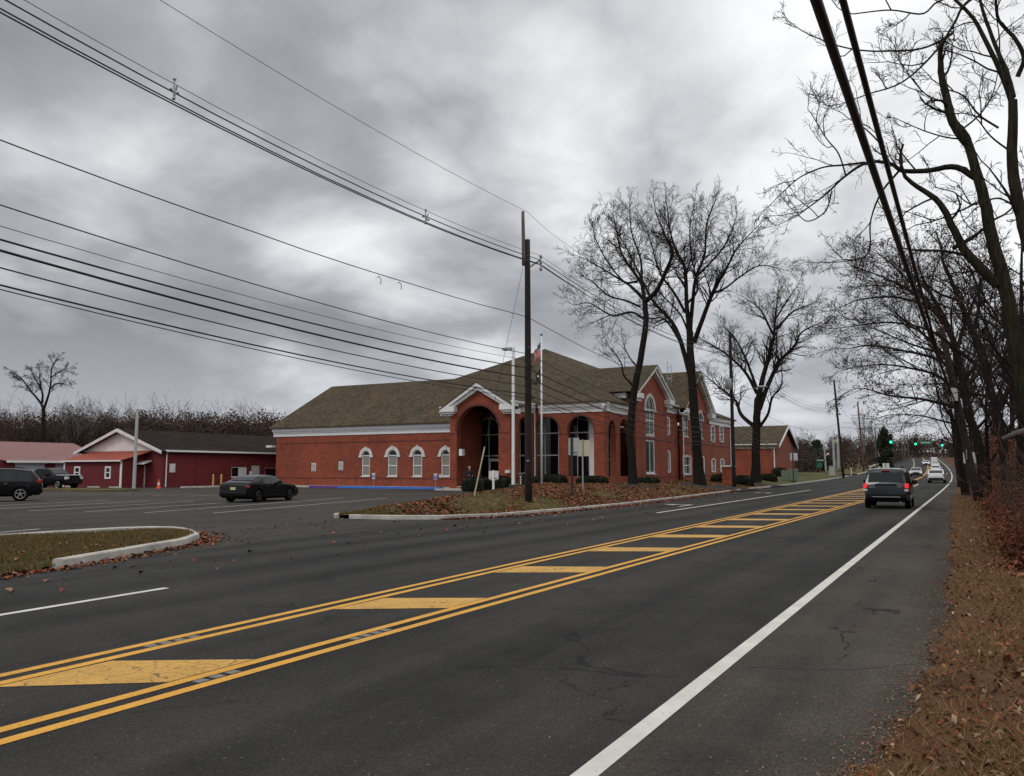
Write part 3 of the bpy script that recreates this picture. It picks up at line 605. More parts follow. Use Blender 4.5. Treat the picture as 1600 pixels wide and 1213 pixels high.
# --- porch with big arch and pediment
YP = 57.6; pl = PY(703, 700, YP).x; pr_ = PY(797, 700, YP).x; PW = pr_ - pl; ZP = .25
fp = Fr((pl, YP, 0), (1, 0, 0), (0, -1, 0))
ap = lambda px, py: fp.inv(PY(px, py, YP))
a0 = ap(713.5, 700)[0]; a1 = ap(779, 700)[0]; zsp = ap(745, 670)[1]; pk = ap(744, 607)[1] - .1
zt = ap(745, 634)[1]; rr = (a1 - a0) / 2; zsp = zt - rr
EP = 6.65; gt = Gable(PW, EP, pk)
wall(fp, PW, 6, .6, [(a0, a1, ZP, zsp, 'arch')], 'porch_front', MT['brick'], B, 0, top=gt)
ring = MB(); o_ = arc_pts(a0 - .18, a1 + .18, zsp, 20); i_ = arc_pts(a0, a1, zsp, 20)
for k in range(20):
    q = [o_[k], o_[k + 1], i_[k + 1], i_[k]]; ring.add([fp.p(x, y, .02) for x, y in q] + [fp.p(x, y, .001) for x, y in q], [(0, 1, 2, 3), (0, 1, 5, 4), (2, 3, 7, 6)])
ring.build('arch_course', MT['brick_dark'], B)
bands(fp, 0, a0, (.9, zsp - .28), B); bands(fp, a1, PW, (.9, zsp - .28), B)
# raking cornice
rk = MB()
for sgn in (-1, 1):
    c = PW / 2; e = c + sgn * (PW / 2 + .75); ze = EP - .75 * ((pk - EP) / (PW / 2)) + .55; zp = pk + .55
    for d0, d1, cc0, cc1 in ((0, .32, -.4, .55), (.32, .62, -.4, .34)):
        P4 = [(e, ze - d1 * .9), (e, ze - d0 * .9), (c, zp - d0), (c, zp - d1)]
        f = [fp.p(x, y, cc1) for x, y in P4] + [fp.p(x, y, cc0) for x, y in P4]; rk.add(f, [(0, 1, 2, 3), (7, 6, 5, 4), (0, 1, 5, 4), (1, 2, 6, 5), (2, 3, 7, 6), (3, 0, 4, 7)])
rk.build('pediment_trim', MT['white_trim'], B)
for x0, x1 in ((-.75, .72), (PW - .72, PW + .75)):
    r_ = MB(); r_.box(x0, x1, 6.55, 7.0, .001, .56, fp); r_.box(x0 + .12, x1 - .12, 6.38, 6.548, .001, .42, fp); o = r_.build('cornice_return', MT['white_trim'], B)
    d = MB(); x = x0 + .25
    while x < x1 - .3: d.box(x, x + .12, 6.22, 6.379, .001, .3, fp); x += .24
    d.build('dentils', MT['white_trim'], o)
roofpoly('porch_roof', [[(pl - .8, YP - .62, 6.78), (pl + PW / 2, YP - .62, pk + .62), (pl + PW / 2, 66, pk + .62), (pl - .8, 65, 6.78)], [(pl + PW / 2, YP - .62, pk + .62), (pr_ + .8, YP - .62, 6.78), (pr_ + .8, YP + .3, 6.78), (pr_ - .2, 61.8, 7.42), (pl + PW / 2, 66, pk + .62)]], MT['shingles'], B, .07)
MB().box(-.05, .42, 0, 6.8, -4.45, -.61, fp).build('porch_wall', MT['brick'], B)
px0_ = fp.inv(PY(721, 700, 61.0))[0]; MB().box(px0_, px0_ + .75, 0, 6.8, -3.9, -3.3, fp).build('porch_pier', MT['brick'], B)
a, b = ap(718.5, 707); MB().box(a - .16, a + .16, b - .28, b + .28, -.5, -.1, Fr((pl, YP, 0), (1, 0, 0), (0, -1, 0))).build('porch_lamp', MT['white_trim'], B)
# --- arcade, front face (between porch and corner) and its right-hand side
YA = 61.8; XA = float(PY(944, 700, YA).x); ZT = 7.22
fs_ = Fr((pr_, YP + .6, 0), (0, 1, 0), (1, 0, 0)); LS = YA - YP - .6
wall(fs_, LS, ZT - .4, .45, [(.9, LS - .85, .9, 5.2, 'arch')], 'arcade_wall', MT['brick'], B)
cornice(fs_, -.6, LS, ZT, B, fz=.34); bands(fs_, 0, LS, (.9,), B)
fa = Fr((pr_, YA, 0), (1, 0, 0), (0, -1, 0)); LA = XA - pr_
aa = lambda px, py: fa.inv(PY(px, py, YA))
oa = []
for x0, x1 in ((836, 873.5), (887, 928)):
    q0, q1 = aa(x0, 700)[0], aa(x1, 700)[0]; zt = aa(900, 650.5)[1]; oa.append((q0, q1, 1.15, zt - (q1 - q0) / 2, 'arch'))
wall(fa, LA, ZT - .4, .45, oa, 'arcade_wall', MT['brick'], B)
spz = oa[0][3]
bands(fa, 0, oa[0][0], (.95, spz - .35), B); bands(fa, oa[0][1], oa[1][0], (spz - .35,), B); bands(fa, oa[1][1], LA, (.95, spz - .35), B)
cornice(fa, .5, LA + .5, ZT, B)
for q in oa:
    ring = MB(); o_ = arc_pts(q[0] - .14, q[1] + .14, q[3], 16); i_ = arc_pts(q[0], q[1], q[3], 16)
    for k in range(16):
        z4 = [o_[k], o_[k + 1], i_[k + 1], i_[k]]; ring.add([fa.p(x, y, .02) for x, y in z4] + [fa.p(x, y, .001) for x, y in z4], [(0, 1, 2, 3), (0, 1, 5, 4), (2, 3, 7, 6)])
    ring.build('arch_course', MT['brick_dark'], B)
XF = XA; YG1 = float(PX(993, 700, XA + .6).y)
fsd = Fr((XF, YA + .45, 0), (0, 1, 0), (1, 0, 0)); LSD = YG1 - YA - .45
asd = lambda px, py: fsd.inv(PX(px, py, XF))
os_ = []
for x0, x1 in ((947, 962.5), (969, 983)):
    q0, q1 = asd(x0, 700)[0], asd(x1, 700)[0]; os_.append((max(q0, .5), q1, 1.15, asd(955, 652)[1] - (q1 - q0) / 2, 'arch'))
wall(fsd, LSD, ZT - .4, .45, os_, 'arcade_wall', MT['brick'], B)
bands(fsd, 0, os_[0][0], (.95, spz - .35), B); bands(fsd, os_[0][1], os_[1][0], (spz - .35,), B); bands(fsd, os_[1][1], LSD, (.95, spz - .35), B)
cornice(fsd, -.85, LSD, ZT, B)
# floor and ceiling of the arcade, inner glazed walls
MB().box(pl + .3, XA - .1, 0, .45, YA + .0 + .46, 68, W0).build('porch_floor', MT['concrete'], B)
MB().box(pl + .4, pr_ - .5, 0, .32, YP + .05, YA + .4, W0).build('porch_floor', MT['concrete'], B)
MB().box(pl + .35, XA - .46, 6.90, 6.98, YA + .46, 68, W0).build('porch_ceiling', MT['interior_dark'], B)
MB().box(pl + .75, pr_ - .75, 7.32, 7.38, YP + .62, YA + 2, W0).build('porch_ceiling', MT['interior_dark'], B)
fi = Fr((pl - 1, YA + 1.9, 0), (1, 0, 0), (0, -1, 0)); YI = YA + 1.9
ai = lambda px: fi.inv(PY(px, 700, YI))[0]
iops = [(ai(744), ai(783), .47, 5.15, 'arch'), (ai(800), ai(824), .47, 5.6, 'arch'), (ai(829), ai(874), .47, 5.2, 'arch'), (ai(882), ai(922), .47, 5.4, 'arch')]
wall(fi, XA - pl - 1.1 + 1, 6.89, .3, iops, 'inner_wall', MT['brick'], B)
for k, q in enumerate(iops):
    zt1 = 4.87; zt2 = 2.95
    window(fi, *q, B, mull=((q[0] + q[1]) / 2,), trans=(zt1, zt2), sill=False, fw=.13)
dx = (iops[0][0] + iops[0][1]) / 2
dr = MB(); dr.box(dx + .04, dx + .2, .47, 2.7, -.05, .03, fi); dr.box(iops[0][1] - .2, iops[0][1] - .06, .47, 2.7, -.05, .03, fi); dr.box(dx + .2, iops[0][1] - .2, 2.45, 2.7, -.05, .03, fi); dr.box(dx + .2, iops[0][1] - .2, .47, .7, -.05, .03, fi)
d_ = dr.build('door', MT['white_trim'], B); MB().box(dx + .25, dx + .29, 1.3, 1.8, .03, .08, fi).build('handle', MT['chrome'], d_)
MB().box(ai(922) + .05, ai(922) + .5, .47, 6.3, .001, .2, fi).build('white_column', MT['white_trim'], B)
fi2 = Fr((XA - 2.1, YI + .3, 0), (0, 1, 0), (1, 0, 0))
wall(fi2, 5, 6.89, .25, [(.3, 2.3, .47, 5.4, 'arch'), (2.7, 4.6, .47, 5.4, 'arch')], 'inner_wall', MT['brick'], B)
for q in ((.3, 2.3), (2.7, 4.6)): window(fi2, q[0], q[1], .47, 5.4, 'arch', B, mull=((q[0] + q[1]) / 2,), trans=(4.2, 2.6), sill=False, fw=.12)
dsp = MB(); dsp.tube([fa.p(.12, 7.0, .35), fa.p(.12, 6.6, .12), fa.p(.12, 6.4, .1), fa.p(.12, .7, .1)], .06); dsp.build('downspout', MT['white_trim'], B)
# --- two-storey side facing the road
XS = XA + .6
fr1 = Fr((XS, YG1, 0), (0, 1, 0), (1, 0, 0)); a1_ = lambda px, py: fr1.inv(PX(px, py, XS))
L1 = a1_(1043, 700)[0]; Lr = a1_(1059, 700)[0]; L2 = a1_(1108, 700)[0]; L3 = a1_(1144, 700)[0]
EV = 8.0; g1p = a1_(1018, 579)[1]
wq = (a1_(1008.5, 650)[0], a1_(1022.5, 650)[0]); zs_ = a1_(1015, 681)[1]; zt = a1_(1015, 620)[1]
b0_, b1_ = a1_(1015, 740)[1], a1_(1015, 687.5)[1]
EG1 = 8.5; EG2 = 8.05; g1 = Gable(L1, EG1, g1p)
def wall2(fr, a0, a1, ops_lo, ops_hi, zsplit, top, h, tag_='wall'):
    f2 = Fr(fr.p(a0, 0, 0), fr.u, fr.n)
    sh = lambda os: [(o[0] - a0, o[1] - a0, *o[2:]) for o in os]
    wall(f2, a1 - a0, zsplit, .35, sh(ops_lo), tag_, MT['brick'], B)
    wall(f2, a1 - a0, h, .35, sh(ops_hi), tag_, MT['brick'], B, zsplit, top=top)
lo = [(wq[0], wq[1], max(b0_, .9), b1_, 'rect')]; hi = [(wq[0], wq[1], zs_, zt - (wq[1] - wq[0]) / 2, 'arch')]
wall2(fr1, 0, L1, lo, hi, (b1_ + zs_) / 2, g1, EV)
cq = (wq[0] + wq[1]) / 2
window(fr1, *lo[0], B, glass='green_glass', fw=.14, mull=(cq - .0,), sill=True); window(fr1, *hi[0], B, glass='green_glass', fw=.14, mull=(cq,), trans=(hi[0][3], hi[0][3] - 1.0), trim=.26)
quoins(fr1, .0, .7, 7.4, B, .5)
def shuttered(x0, x1, y0, y1, glass='dark_glass'):
    q0, z1 = a1_(x0, y0); q1, z0 = a1_(x1, y1); return (q0, q1, z0, z1, 'rect')
hw = shuttered(1035, 1040.5, 651, 677); lw = shuttered(1036.5, 1042, 713, 740)
lw = (lw[0], lw[1], max(lw[2], 1.1), lw[3], 'rect')
frec = Fr((XS - .5, YG1 + L1, 0), (0, 1, 0), (1, 0, 0)); arec = lambda px: frec.inv(PX(px, 700, XS - .5))[0]
LR = arec(1059.5)
rh = (1.0, 1.0 + .95, hw[2], hw[3], 'rect'); rl = (1.0, 1.95, 1.5, 3.4, 'rect')
f_ = frec; wall(f_, LR, 4.5, .35, [rl], 'wall', MT['brick'], B); wall(f_, LR, EV - .3, .35, [rh], 'wall', MT['brick'], B, 4.5)
window(f_, *rh, B, fw=.06, mull=(1.475,), trans=((rh[2] + rh[3]) / 2,), shut=True); window(f_, *rl, B, fw=.06, mull=(1.475,), trans=(2.45,), shut=True)
cornice(frec, 0, LR, EV + .1, B)
fg2 = Fr((XS, YG1 + L1 + LR, 0), (0, 1, 0), (1, 0, 0)); ag = lambda px, py: fg2.inv(PX(px, py, XS))
LG2 = ag(1109, 700)[0]; g2p = ag(1084, 585)[1]; g2 = Gable(LG2, EG2, g2p - .1)
u0, u1 = ag(1066.5, 660)[0], ag(1075, 660)[0]; uz0 = ag(1070, 682)[1]; uz1 = ag(1070, 640)[1]
v0, v1 = ag(1091, 660)[0], ag(1097.5, 660)[0]
lz0, lz1 = max(ag(1072, 741)[1], 1.2), ag(1072, 714)[1]
f_ = fg2
ulo = [(ag(1068, 720)[0], ag(1078, 720)[0], lz0, lz1, 'rect'), (v0, v1, lz0, lz1, 'rect')]; uhi = [(u0, u1, uz0, uz1 - (u1 - u0) / 2, 'arch'), (v0, v1, uz0, uz1 - (v1 - v0) / 2, 'arch')]
wall(f_, LG2, 4.4, .35, ulo, 'wall', MT['brick'], B); wall(f_, LG2, EV, .35, uhi, 'wall', MT['brick'], B, 4.4, top=g2)
for q in ulo: window(f_, *q, B, fw=.07, mull=((q[0] + q[1]) / 2,), trans=((q[2] + q[3]) / 2,), shut=True)
for q in uhi: window(f_, *q, B, fw=.09, mull=((q[0] + q[1]) / 2,), trans=(q[3], (q[2] + q[3]) / 2), trim=.25)
YE = YG1 + L1 + LR + LG2; fe = Fr((XS - .35, YE, 0), (0, 1, 0), (1, 0, 0)); ae = lambda px, py: fe.inv(PX(px, py, XS - .35))
LE = ae(1144, 700)[0]; eo = []; eh = []
for c in (1114, 1127.5):
    q0, q1 = ae(c - 2, 700)[0] - .05, ae(c + 2, 700)[0] + .05
    eo.append((q0, q1, ae(c, 737)[1], ae(c, 719)[1], 'rect')); eh.append((q0, q1, ae(c, 690)[1], ae(c, 667)[1], 'rect'))
wall(fe, LE, 4.4, .35, eo, 'wall', MT['brick'], B); wall(fe, LE, EV - .6, .35, eh, 'wall', MT['brick'], B, 4.4)
for q in eo + eh: window(fe, *q, B, fw=.07, mull=((q[0] + q[1]) / 2,), trans=((q[2] + q[3]) / 2,), shut=True)
cornice(fe, 0, LE + .3, EV - .3, B, dent=False)
for f_, L_ in ((fr1, L1), (frec, LR), (fg2, LG2), (fe, LE)): bands(f_, 0, L_, (.98, 4.42, 6.9), B)
MB().box(.0, LE - .01, 0, 7.4, -24, -23.6, fe).build('wall', MT['brick'], B)
MB().box(LE - .35, LE, 0, 7.4, -23.5, -.36, fe).build('wall', MT['brick'], B)
for f_, a in ((fg2, -.12), (fe, LE - 1.2), (fe, LE - .1)):
    MB().tube([f_.p(a, 7.4, .35), f_.p(a, 7.1, .1), f_.p(a, 1.0, .1)], .07).build('downspout', MT['white_trim'], B)
# raking trims on the two road gables
def rake(fr, L, eave, peak, parent, ov=.7):
    r_ = MB()
    for sgn in (-1, 1):
        c = L / 2; e = c + sgn * (L / 2 + ov); sl = (peak - eave) / (L / 2); ze = eave - sl * ov + .45; zp = peak + .45
        for d0, d1, c1 in ((0, .26, .62), (.26, .58, .42)):
            P4 = [(e, ze - d1), (e, ze - d0), (c, zp - d0), (c, zp - d1)]
            f = [fr.p(x, y, c1) for x, y in P4] + [fr.p(x, y, -.1) for x, y in P4]; r_.add(f, [(0, 1, 2, 3), (7, 6, 5, 4), (0, 1, 5, 4), (1, 2, 6, 5), (2, 3, 7, 6), (3, 0, 4, 7)])
    r_.build('gable_trim', MT['white_trim'], parent)
    for x0, x1 in ((-ov, .75), (L - .75, L + ov)):
        q = MB(); q.box(x0, x1, eave - .55, eave - .1, .001, .6, fr); q.box(x0 + .1, x1 - .1, eave - .8, eave - .552, .001, .4, fr); q.build('cornice_return', MT['white_trim'], parent)
rake(fr1, L1, EG1, g1p, B); rake(fg2, LG2, EG2, g2p - .1, B)
# gable roofs run back from the road front
def gab_roof(y0, L, eave, peak, xb, ov=.75):
    sl = (peak - eave) / (L / 2); ze = eave - sl * ov + .48; zp = peak + .48; yc = y0 + L / 2
    roofpoly('roof', [[(XS + .66, y0 - ov, ze), (XS + .66, yc, zp), (xb, yc, zp), (xb, y0 - ov, ze)], [(XS + .66, yc, zp), (XS + .66, y0 + L + ov, ze), (xb, y0 + L + ov, ze), (xb, yc, zp)]], MT['shingles'], B, .06)
gab_roof(YG1, L1, EG1, g1p, XS - 12); gab_roof(YG1 + L1 + LR, LG2, EG2, g2p - .1, XS - 13)
MB().box(-11, -.7, 8.0, 8.45, -.5, .35, Fr((XS, YG1, 0), (1, 0, 0), (0, -1, 0))).build('cornice', MT['white_trim'], B)
MB().box(-11, -.36, 5.5, 7.99, -.5, 0, Fr((XS, YG1, 0), (1, 0, 0), (0, -1, 0))).build('wall', MT['brick'], B)
# main hip
XE = XA + .5; YF = YA - .5; ZE = ZT + .1
A_ = RA
roofpoly('roof', [[(pl + PW / 2, YF, ZE), (XE, YF, ZE), A_], [(XE, YF, ZE), (XE, YG1 + .5, ZE), A_], [(pl + PW / 2, YF, ZE), A_, (pl - 4.5, 63.5, 6.9)], [(pl - 4.5, 63.5, 6.9), A_, RW, (-44, 66, 8.6)]], MT['shingles'], B, .1)
roofpoly('roof', [[A_, (XE, YG1 + .5, ZE), (XS - 6, YG1 + 7, 10.8)], [A_, (XS - 6, YG1 + 7, 10.8), (XS - 6, 100, 10.8), (A_[0], 98, 11.2)], [(XS - .0, YG1 + L1 - 1, EV), (XS - .0, 100, EV - .2), (XS - 6, 100, 10.8), (XS - 6, YG1 + 7, 10.8)], [A_, (A_[0], 98, 11.2), (-52, 98, 6.5), (-47, 76, 9)]], MT['shingles'], B, .1)
roofpoly('roof', [[(XS + .2, YE - .2, EV - .1), (XS + .2, YE + LE + .5, EV - .1), (XS - 5.5, YE + LE - 5, 10.4), (XS - 5.5, YE, 10.4)], [(XS + .2, YE + LE + .5, EV - .1), (XS - 24, YE + LE + .5, EV - .1), (XS - 18, YE + LE - 5, 10.4), (XS - 5.5, YE + LE - 5, 10.4)]], MT['shingles'], B, .1)
# antenna pair on the roof
an = MB(); 
for px, zt_ in ((1043, 565), (1048.5, 570)):
    q = PY(px, 600, 84); t_ = PY(px, zt_, 84); an.tube([(q.x, 84, 10), (t_.x, 84, t_.z)], .035, 5)
q = PY(1046, 574, 84); 
for zz0 in (574, 583, 592): q0 = PY(1043, zz0, 84); q1 = PY(1048.5, zz0, 84); an.tube([q0, q1], .03, 5)
an.build('antenna', MT['grey_metal'], B)
# accessible entrance walk, painted kerb
sw = MB().box(-60.8, pl - .0, 0, .14, YP + 2.6, 61.99, W0).build('pavement', MT['concrete']); sw['kind'] = 'structure'
sw = MB().box(pl - .3, pr_ + 2.8, 0, .145, YP - 1.8, YP + .04, W0).build('pavement', MT['concrete']); sw['kind'] = 'structure'
for (p0, p1, m) in ((470, 486, 'curb_concrete'), (486, 531, 'purple_curb'), (531, 690, 'blue_curb')):
    x0, x1 = PY(p0, 762, YP + 2.3).x, PY(p1, 762, YP + 2.3).x
    o = MB().box(x0 + .005, x1 - .005, 0, .16, YP + 2.0, YP + 2.59, W0).build('painted_curb', MT[m]); o['kind'] = 'structure'
    if m != 'curb_concrete':
        mm = MB(); mm.quad((x0, YP + 1.2, .005), (x1, YP + 1.2, .005), (x1, YP + 1.99, .005), (x0, YP + 1.99, .005)); o = mm.build('painted_marking', MT[m]); o['kind'] = 'structure'

# ================================================================ SECOND BRICK BLOCK (far)
B2 = thing('brick_building', 'lower single-storey brick block with steep brown roof beyond the main public building', 'building', (0, 0, 0))
Y2 = 121.; X2 = float(PY(1213, 700, Y2).x); fb = Fr((X2 - 17, Y2, 0), (1, 0, 0), (0, -1, 0)); z2 = float(rz(Y2)) + .4
wall(fb, 17, 5.0, .3, [], 'wall', MT['brick'], B2); cornice(fb, 0, 17.1, 5.35, B2, dent=False, fz=.2)
W2 = 14.; fb2 = Fr((X2, Y2 + .3, 0), (0, 1, 0), (1, 0, 0)); pk2 = PX(1227, 668, X2).z
wall(fb2, W2 - .6, 5.0, .3, [], 'wall', MT['brick'], B2, 0, top=Gable(W2 - .6, 5.0, pk2 - .2)); 
yc = Y2 + W2 / 2
roofpoly('roof', [[(X2 - 17, Y2 - .5, 5.2), (X2 + .5, Y2 - .5, 5.2), (X2 + .5, yc, pk2 + .3), (X2 - 17, yc, pk2 + .3)], [(X2 - 17, yc, pk2 + .3), (X2 + .5, yc, pk2 + .3), (X2 + .5, Y2 + W2 + .5, 5.2), (X2 - 17, Y2 + W2 + .5, 5.2)]], MT['shingles'], B2, .1)
t_ = MB()
for y0, y1 in ((Y2 - .5, yc), (Y2 + W2 + .5, yc)):
    t_.add([(X2 + .52, y0, 4.9), (X2 + .52, y0, 5.22), (X2 + .52, y1, pk2 + .32), (X2 + .52, y1, pk2 - .1), (X2 + .6, y0, 4.9), (X2 + .6, y0, 5.22), (X2 + .6, y1, pk2 + .32), (X2 + .6, y1, pk2 - .1)], [(0, 1, 2, 3), (7, 6, 5, 4), (0, 1, 5, 4), (1, 2, 6, 5), (2, 3, 7, 6), (3, 0, 4, 7)])
t_.build('gable_trim', MT['white_trim'], B2)
MB().tube([fb.p(16.7, 5, .3), fb.p(16.7, 4.7, .1), fb.p(16.7, .8, .1)], .09).build('downspout', MT['white_trim'], B2)

# ================================================================ RED GABLED BARN-LIKE BUILDING
YB = 52.0
RB = thing('red_building', 'long dark red building with white gable end, brown shingle roof and orange-roofed lean-to', 'building', (0, 0, 0))
apx = PY(191, 671.5, YB); rc = PY(255, 703, YB); XR = rc.x; XP = apx.x; XL = 2 * XP - XR; ze = 3.55; zp = apx.z - .1
fB = Fr((XL, YB, 0), (1, 0, 0), (0, -1, 0)); LB = XR - XL
d0, d1 = fB.inv(PY(213.5, 740, YB))[0], fB.inv(PY(227, 740, YB))[0]
wall(fB, LB, 3.5, .25, [(d0, d1, .02, 2.15, 'rect')], 'wall', MT['barn_red'], RB, -.05)
gm = MB(); gz = 3.5
gm.add([fB.p(.0, gz, .0), fB.p(LB, gz, .0), fB.p(LB / 2, zp, .0), fB.p(0, gz, -.25), fB.p(LB, gz, -.25), fB.p(LB / 2, zp, -.25)], [(0, 1, 2), (5, 4, 3), (0, 1, 4, 3), (1, 2, 5, 4), (2, 0, 3, 5)]); gm.build('gable', MT['barn_white'], RB)
sd_ = MB(); 
for i in range(9): z = gz + .12 + i * .24; hwid = (zp - z) / (zp - gz) * LB / 2; 
MB().box(LB / 2 - .3, LB / 2 + .3, zp - .95, zp - .55, .001, .03, fB).build('gable_vent', MT['stone_trim'], RB)
LBn = 36
fBs = Fr((XR, YB + .25, 0), (0, 1, 0), (1, 0, 0)); ab = lambda px, py: fBs.inv(PX(px, py, XR))
bops = []
q0, zz1 = ab(362, 730); q1, zz0 = ab(385, 748); bops.append((q0, q1, .95, zz1, 'rect'))
q0, zz1 = ab(393, 727); q1, _ = ab(406, 750); bops.append((q0, q1, .02, zz1, 'rect'))
q0, zz1 = ab(414, 731); bops.append((q0, q0 + 1.9, .95, zz1, 'rect'))
wall(fBs, LBn, 3.5, .25, bops, 'wall', MT['barn_red'], RB, -.05)
window(fBs, *bops[0], RB, inset=.08, mull=((bops[0][0] + bops[0][1]) / 2,)); window(fBs, *bops[2], RB, inset=.08)
c_ = (bops[0][0] + bops[0][1]) / 2; MB().box(c_, bops[0][1] - .05, bops[0][2] + .05, bops[0][3] - .05, -.09, -.04, fBs).build('window_panel', MT['sign_white'], RB)
dd = MB().box(bops[1][0] + .05, bops[1][1] - .05, .03, bops[1][3] - .05, -.12, -.05, fBs).build('door', MT['garage_white'], RB)
a, b = ab(399, 738); MB().box(a - .1, a + .1, 1.0, 1.15, -.05, .02, fBs).build('handle', MT['black_metal'], dd)
a, b = ab(391, 739.5); MB().box(a - .15, a + .2, b - .2, b + .2, .001, .12, fBs).build('wall_lamp', MT['white_trim'], RB)
a, b = ab(269, 731.5); s_ = MB().box(a - .32, a + .32, b - .42, b + .42, .001, .05, fBs).build('notice_board', MT['sign_white'], RB); MB().box(a - .22, a + .22, b - .3, b + .3, .051, .058, fBs).build('notice', MT['stone_trim'], s_)
for px in (305, 353, 388): a, _ = ab(px, 740); MB().box(a - .06, a + .06, .0, 3.4, .001, .04, fBs).build('wall_batten', MT['barn_red'], RB)
MB().box(-.2, LBn, 3.42, 3.6, .3, .55, fBs).build('gutter', MT['white_trim'], RB)
MB().tube([fBs.p(.12, 3.5, .35), fBs.p(.12, 3.2, .08), fBs.p(.12, .05, .08)], .06).build('downspout', MT['white_trim'], RB)
sl = (zp - 3.5) / (LB / 2)
roofpoly('roof', [[(XL - .5, YB - .55, 3.5 - sl * .5 + .12), (XP, YB - .55, zp + .14), (XP, YB + LBn, zp + .14), (XL - .5, YB + LBn, 3.5 - sl * .5 + .12)], [(XP, YB - .55, zp + .14), (XR + .5, YB - .55, 3.5 - sl * .5 + .12), (XR + .5, YB + LBn, 3.5 - sl * .5 + .12), (XP, YB + LBn, zp + .14)]], MT['dark_shingles'], RB, .08)
bt = MB()
for xe in (XL - .5, XR + .5):
    z0 = 3.5 - sl * .5 + .16
    bt.add([(xe, YB - .64, z0 - .28), (xe, YB - .64, z0), (XP, YB - .64, zp + .18), (XP, YB - .64, zp - .14), (xe, YB - .56, z0 - .28), (xe, YB - .56, z0), (XP, YB - .56, zp + .18), (XP, YB - .56, zp - .14)], [(0, 1, 2, 3), (7, 6, 5, 4), (0, 1, 5, 4), (1, 2, 6, 5), (2, 3, 7, 6), (3, 0, 4, 7)])
bt.build('gable_trim', MT['barn_white'], RB)
for px, py in ((334, 699),): a = PX(px, py, XP + 3); MB().box(a.x - .15, a.x + .15, a.z - .5, a.z + .3, a.y - .15, a.y + .15, W0).build('roof_vent', MT['grey_metal'], RB)
dn = MB().box(d0 + .04, d1 - .04, .03, 2.1, -.12, -.05, fB).build('door', MT['barn_white'], RB); MB().box(d1 - .3, d1 - .2, 1.0, 1.1, -.05, 0, fB).build('handle', MT['black_metal'], dn)
aw_ = MB(); aw_.add([fB.p(d0 - .25, 2.62, .05), fB.p(d1 + 1.0, 2.62, .05), fB.p(d1 + 1.0, 2.32, .95), fB.p(d0 - .25, 2.32, .95), fB.p(d0 - .25, 2.52, .05), fB.p(d1 + 1.0, 2.52, .05), fB.p(d1 + 1.0, 2.2, .95), fB.p(d0 - .25, 2.2, .95)], [(0, 1, 2, 3), (7, 6, 5, 4), (0, 1, 5, 4), (1, 2, 6, 5), (2, 3, 7, 6), (3, 0, 4, 7)]); aw_.build('awning', MT['sign_white'], RB)
# lean-to
YL = 49.6; lx0 = PY(100, 740, YL).x; lx1 = PY(190, 740, YL).x; fL = Fr((lx0, YL, 0), (1, 0, 0), (0, -1, 0)); LL = lx1 - lx0; zl = PY(145, 721, YL).z
al = lambda px, py: fL.inv(PY(px, py, YL)); lo_ = []
for x0, x1 in ((116.5, 125.5), (164.5, 173.5)): lo_.append((al(x0, 740)[0], al(x1, 740)[0], al(120, 748)[1], al(120, 729)[1], 'rect'))
wall(fL, LL, zl, .2, lo_, 'lean_to_wall', MT['barn_red'], RB, -.05)
for q in lo_: window(fL, *q, RB, inset=-.02, fw=.16, mull=(), trans=((q[2] + q[3]) / 2,), sill=False)
MB().box(LL - .2, LL, -.05, zl, -2.35, -.2, fL).build('lean_to_wall', MT['barn_red'], RB); MB().box(0, .2, -.05, zl, -2.35, -.2, fL).build('lean_to_wall', MT['barn_red'], RB)
MB().box(.0, LL, .88, .93, .001, .02, fL).build('wall_batten', MT['barn_red'], RB)
MB().box(LL - .2, LL + .05, -.05, zl, .001, .06, fL).box(0 - .03, .16, -.05, zl, .001, .06, fL).box(-.2, LL + .2, zl - .04, zl + .1, .25, .36, fL).build('trim', MT['white_trim'], RB)
zr = 3.55
roofpoly('lean_to_roof', [[fL.p(-.3, zl + .08, .32), fL.p(LL + .2, zl + .08, .32), fL.p(LL + .2 + 1.0, zr, -2.38), fL.p(.9, zr, -2.38)]], MT['orange_roof'], RB, .06)
sp_ = MB(); sp_.add([fL.p(LL, zl, -.0), fL.p(LL, zl, -2.38), fL.p(LL, zr - .1, -2.38)], [(0, 1, 2)]); sp_.build('lean_to_wall', MT['barn_red'], RB)

# ================================================================ PINK-ROOFED GARAGE BUILDING
PB = thing('garage_building', 'low red garage building with faded pink roof and pale roll-up doors', 'building', (0, 0, 0))
g0 = _C + _ray(-30, 720) * 79; g1_ = _C + _ray(112, 722) * 86; g0 = Vector((g0.x, g0.y, 0)); g1_ = Vector((g1_.x, g1_.y, 0)); u_ = (g1_ - g0).normalized(); n_ = Vector((u_.y, -u_.x, 0))
fP = Fr(g0, u_, n_); LP = (g1_ - g0).length + 4
def apb(px, py):
    d = _ray(px, py); t = (fP.o - _C).dot(fP.n) / d.dot(fP.n); return fP.inv(_C + d * t)
zeP = apb(60, 720)[1]; gd = [(apb(23, 740)[0], apb(70, 740)[0], 0.0, apb(46, 725)[1], 'rect'), (apb(86, 740)[0], apb(104, 740)[0], 0.0, apb(90, 725)[1], 'rect')]
wall(fP, LP, zeP, .25, gd, 'wall', MT['barn_red'], PB, -.05)
for q in gd:
    MB().box(q[0], q[1], 0, q[3], -.2, -.12, fP).build('garage_door', MT['garage_white'], PB)
    for i in range(1, 5): z = q[3] * i / 5; MB().box(q[0] + .02, q[1] - .02, z - .02, z + .02, -.12, -.105, fP).build('door_rib', MT['grey_metal'], PB)
    MB().box(q[0] - .12, q[1] + .12, q[3], q[3] + .2, .001, .05, fP).build('door_trim', MT['white_trim'], PB)
rp = 8.0; zr2 = 4.75
